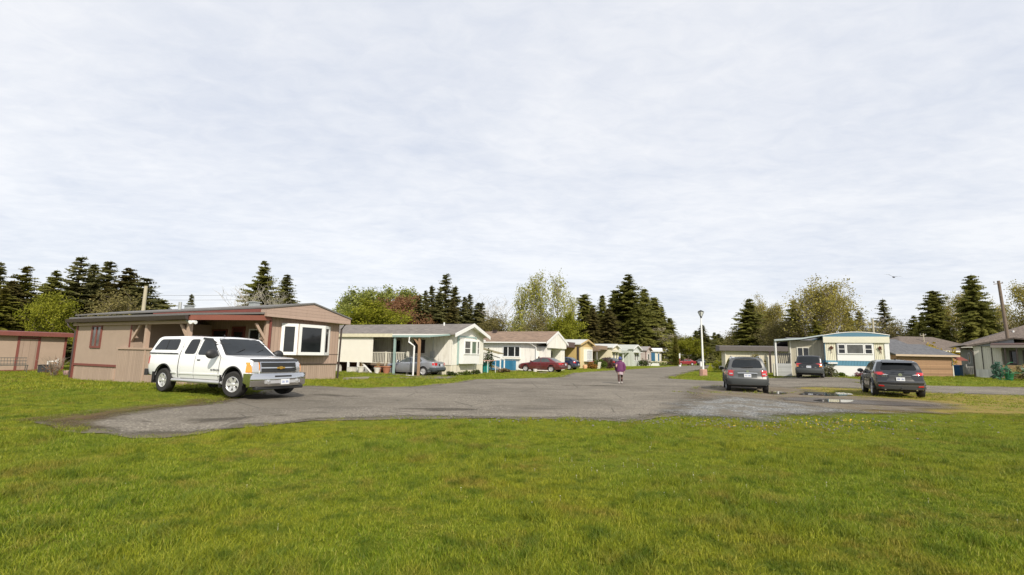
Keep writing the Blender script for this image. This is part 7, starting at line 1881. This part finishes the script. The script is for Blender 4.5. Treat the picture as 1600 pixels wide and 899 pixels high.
# ------------------------------------------------------------------ sky, sun, camera
w = bpy.data.worlds.new('World'); scene.world = w; w.use_nodes = True; nt = w.node_tree; nt.nodes.clear()
out = nt.nodes.new('ShaderNodeOutputWorld'); bg = nt.nodes.new('ShaderNodeBackground'); nt.links.new(bg.outputs[0], out.inputs[0])
sky = nt.nodes.new('ShaderNodeTexSky'); sky.sky_type = 'NISHITA'; sky.sun_disc = False
el = math.asin(SUN_DIR.z); sky.sun_elevation = el; sky.sun_rotation = math.atan2(SUN_DIR.x, SUN_DIR.y)
sky.air_density = 1.0; sky.dust_density = 1.2; sky.ozone_density = 1.5
tc = nt.nodes.new('ShaderNodeTexCoord').outputs['Generated']
sp = N(nt, 'ShaderNodeSeparateXYZ'); nt.links.new(tc, sp.inputs[0])
zz = math_n(nt, 'ADD', math_n(nt, 'MAXIMUM', sp.outputs[2], 0.0), .10)
cx = N(nt, 'ShaderNodeCombineXYZ'); nt.links.new(math_n(nt, 'DIVIDE', sp.outputs[0], zz), cx.inputs[0]); nt.links.new(math_n(nt, 'DIVIDE', sp.outputs[1], zz), cx.inputs[1])
mp = N(nt, 'ShaderNodeMapping'); nt.links.new(cx.outputs[0], mp.inputs[0]); mp.inputs['Rotation'].default_value = (0, 0, .25); mp.inputs['Scale'].default_value = (.75, 1.05, 1)
c1 = nz(nt, mp.outputs[0], 1.1, 8, .58, .6)       # broad veils
mp2 = N(nt, 'ShaderNodeMapping'); nt.links.new(cx.outputs[0], mp2.inputs[0]); mp2.inputs['Rotation'].default_value = (0, 0, -.1); mp2.inputs['Scale'].default_value = (1.7, 2.5, 1)
c2 = nz(nt, mp2.outputs[0], 4.2, 8, .62, .5)      # ripples
c3 = nz(nt, cx.outputs[0], .45, 4, .5)
cf = math_n(nt, 'ADD', math_n(nt, 'MULTIPLY', c1, .48), math_n(nt, 'ADD', math_n(nt, 'MULTIPLY', c2, .24), math_n(nt, 'MULTIPLY', c3, .32)))
SKY_LO, SKY_HI = (7.0, 7.5, 8.6), (9.7, 9.8, 10.1)
hz = math_n(nt, 'SUBTRACT', 1.0, math_n(nt, 'MULTIPLY', math_n(nt, 'MAXIMUM', sp.outputs[2], 0.0), 2.6), clamp=True)
cf = math_n(nt, 'ADD', cf, math_n(nt, 'MULTIPLY', hz, .055))
cloud = ramp(nt, cf, [(.36, SKY_LO), (.62, SKY_HI)])
n_ = nt.nodes.new('ShaderNodeMix'); n_.data_type = 'RGBA'; n_.inputs[0].default_value = .86
nt.links.new(sky.outputs[0], n_.inputs[6]); nt.links.new(cloud, n_.inputs[7]); nt.links.new(n_.outputs[2], bg.inputs[0]); bg.inputs[1].default_value = .10

sd = bpy.data.lights.new('sun', 'SUN'); sd.energy = 4.7; sd.angle = math.radians(1.5); sd.color = (1, .92, .80)
so = bpy.data.objects.new('sun', sd); col.objects.link(so); so.rotation_euler = SUN_DIR.to_track_quat('Z', 'Y').to_euler()

cd = bpy.data.cameras.new('camera'); cam = bpy.data.objects.new('camera', cd); col.objects.link(cam)
cd.sensor_width = 36; cd.lens = 765/1600*36; cd.clip_start = .1; cd.clip_end = 5000
th = math.atan((555-449.5)/765)
cam.matrix_world = Matrix.Translation((0, 0, CAM_H)) @ Matrix.Rotation(PI/2+th, 4, 'X') @ Matrix.Rotation(.018, 4, 'Z')
scene.camera = cam
scene.view_settings.view_transform = 'Standard'; scene.view_settings.look = 'None'; scene.view_settings.gamma = 1; scene.view_settings.exposure = EXPO
scene.view_settings.use_curve_mapping = False
scene.render.engine = 'CYCLES'
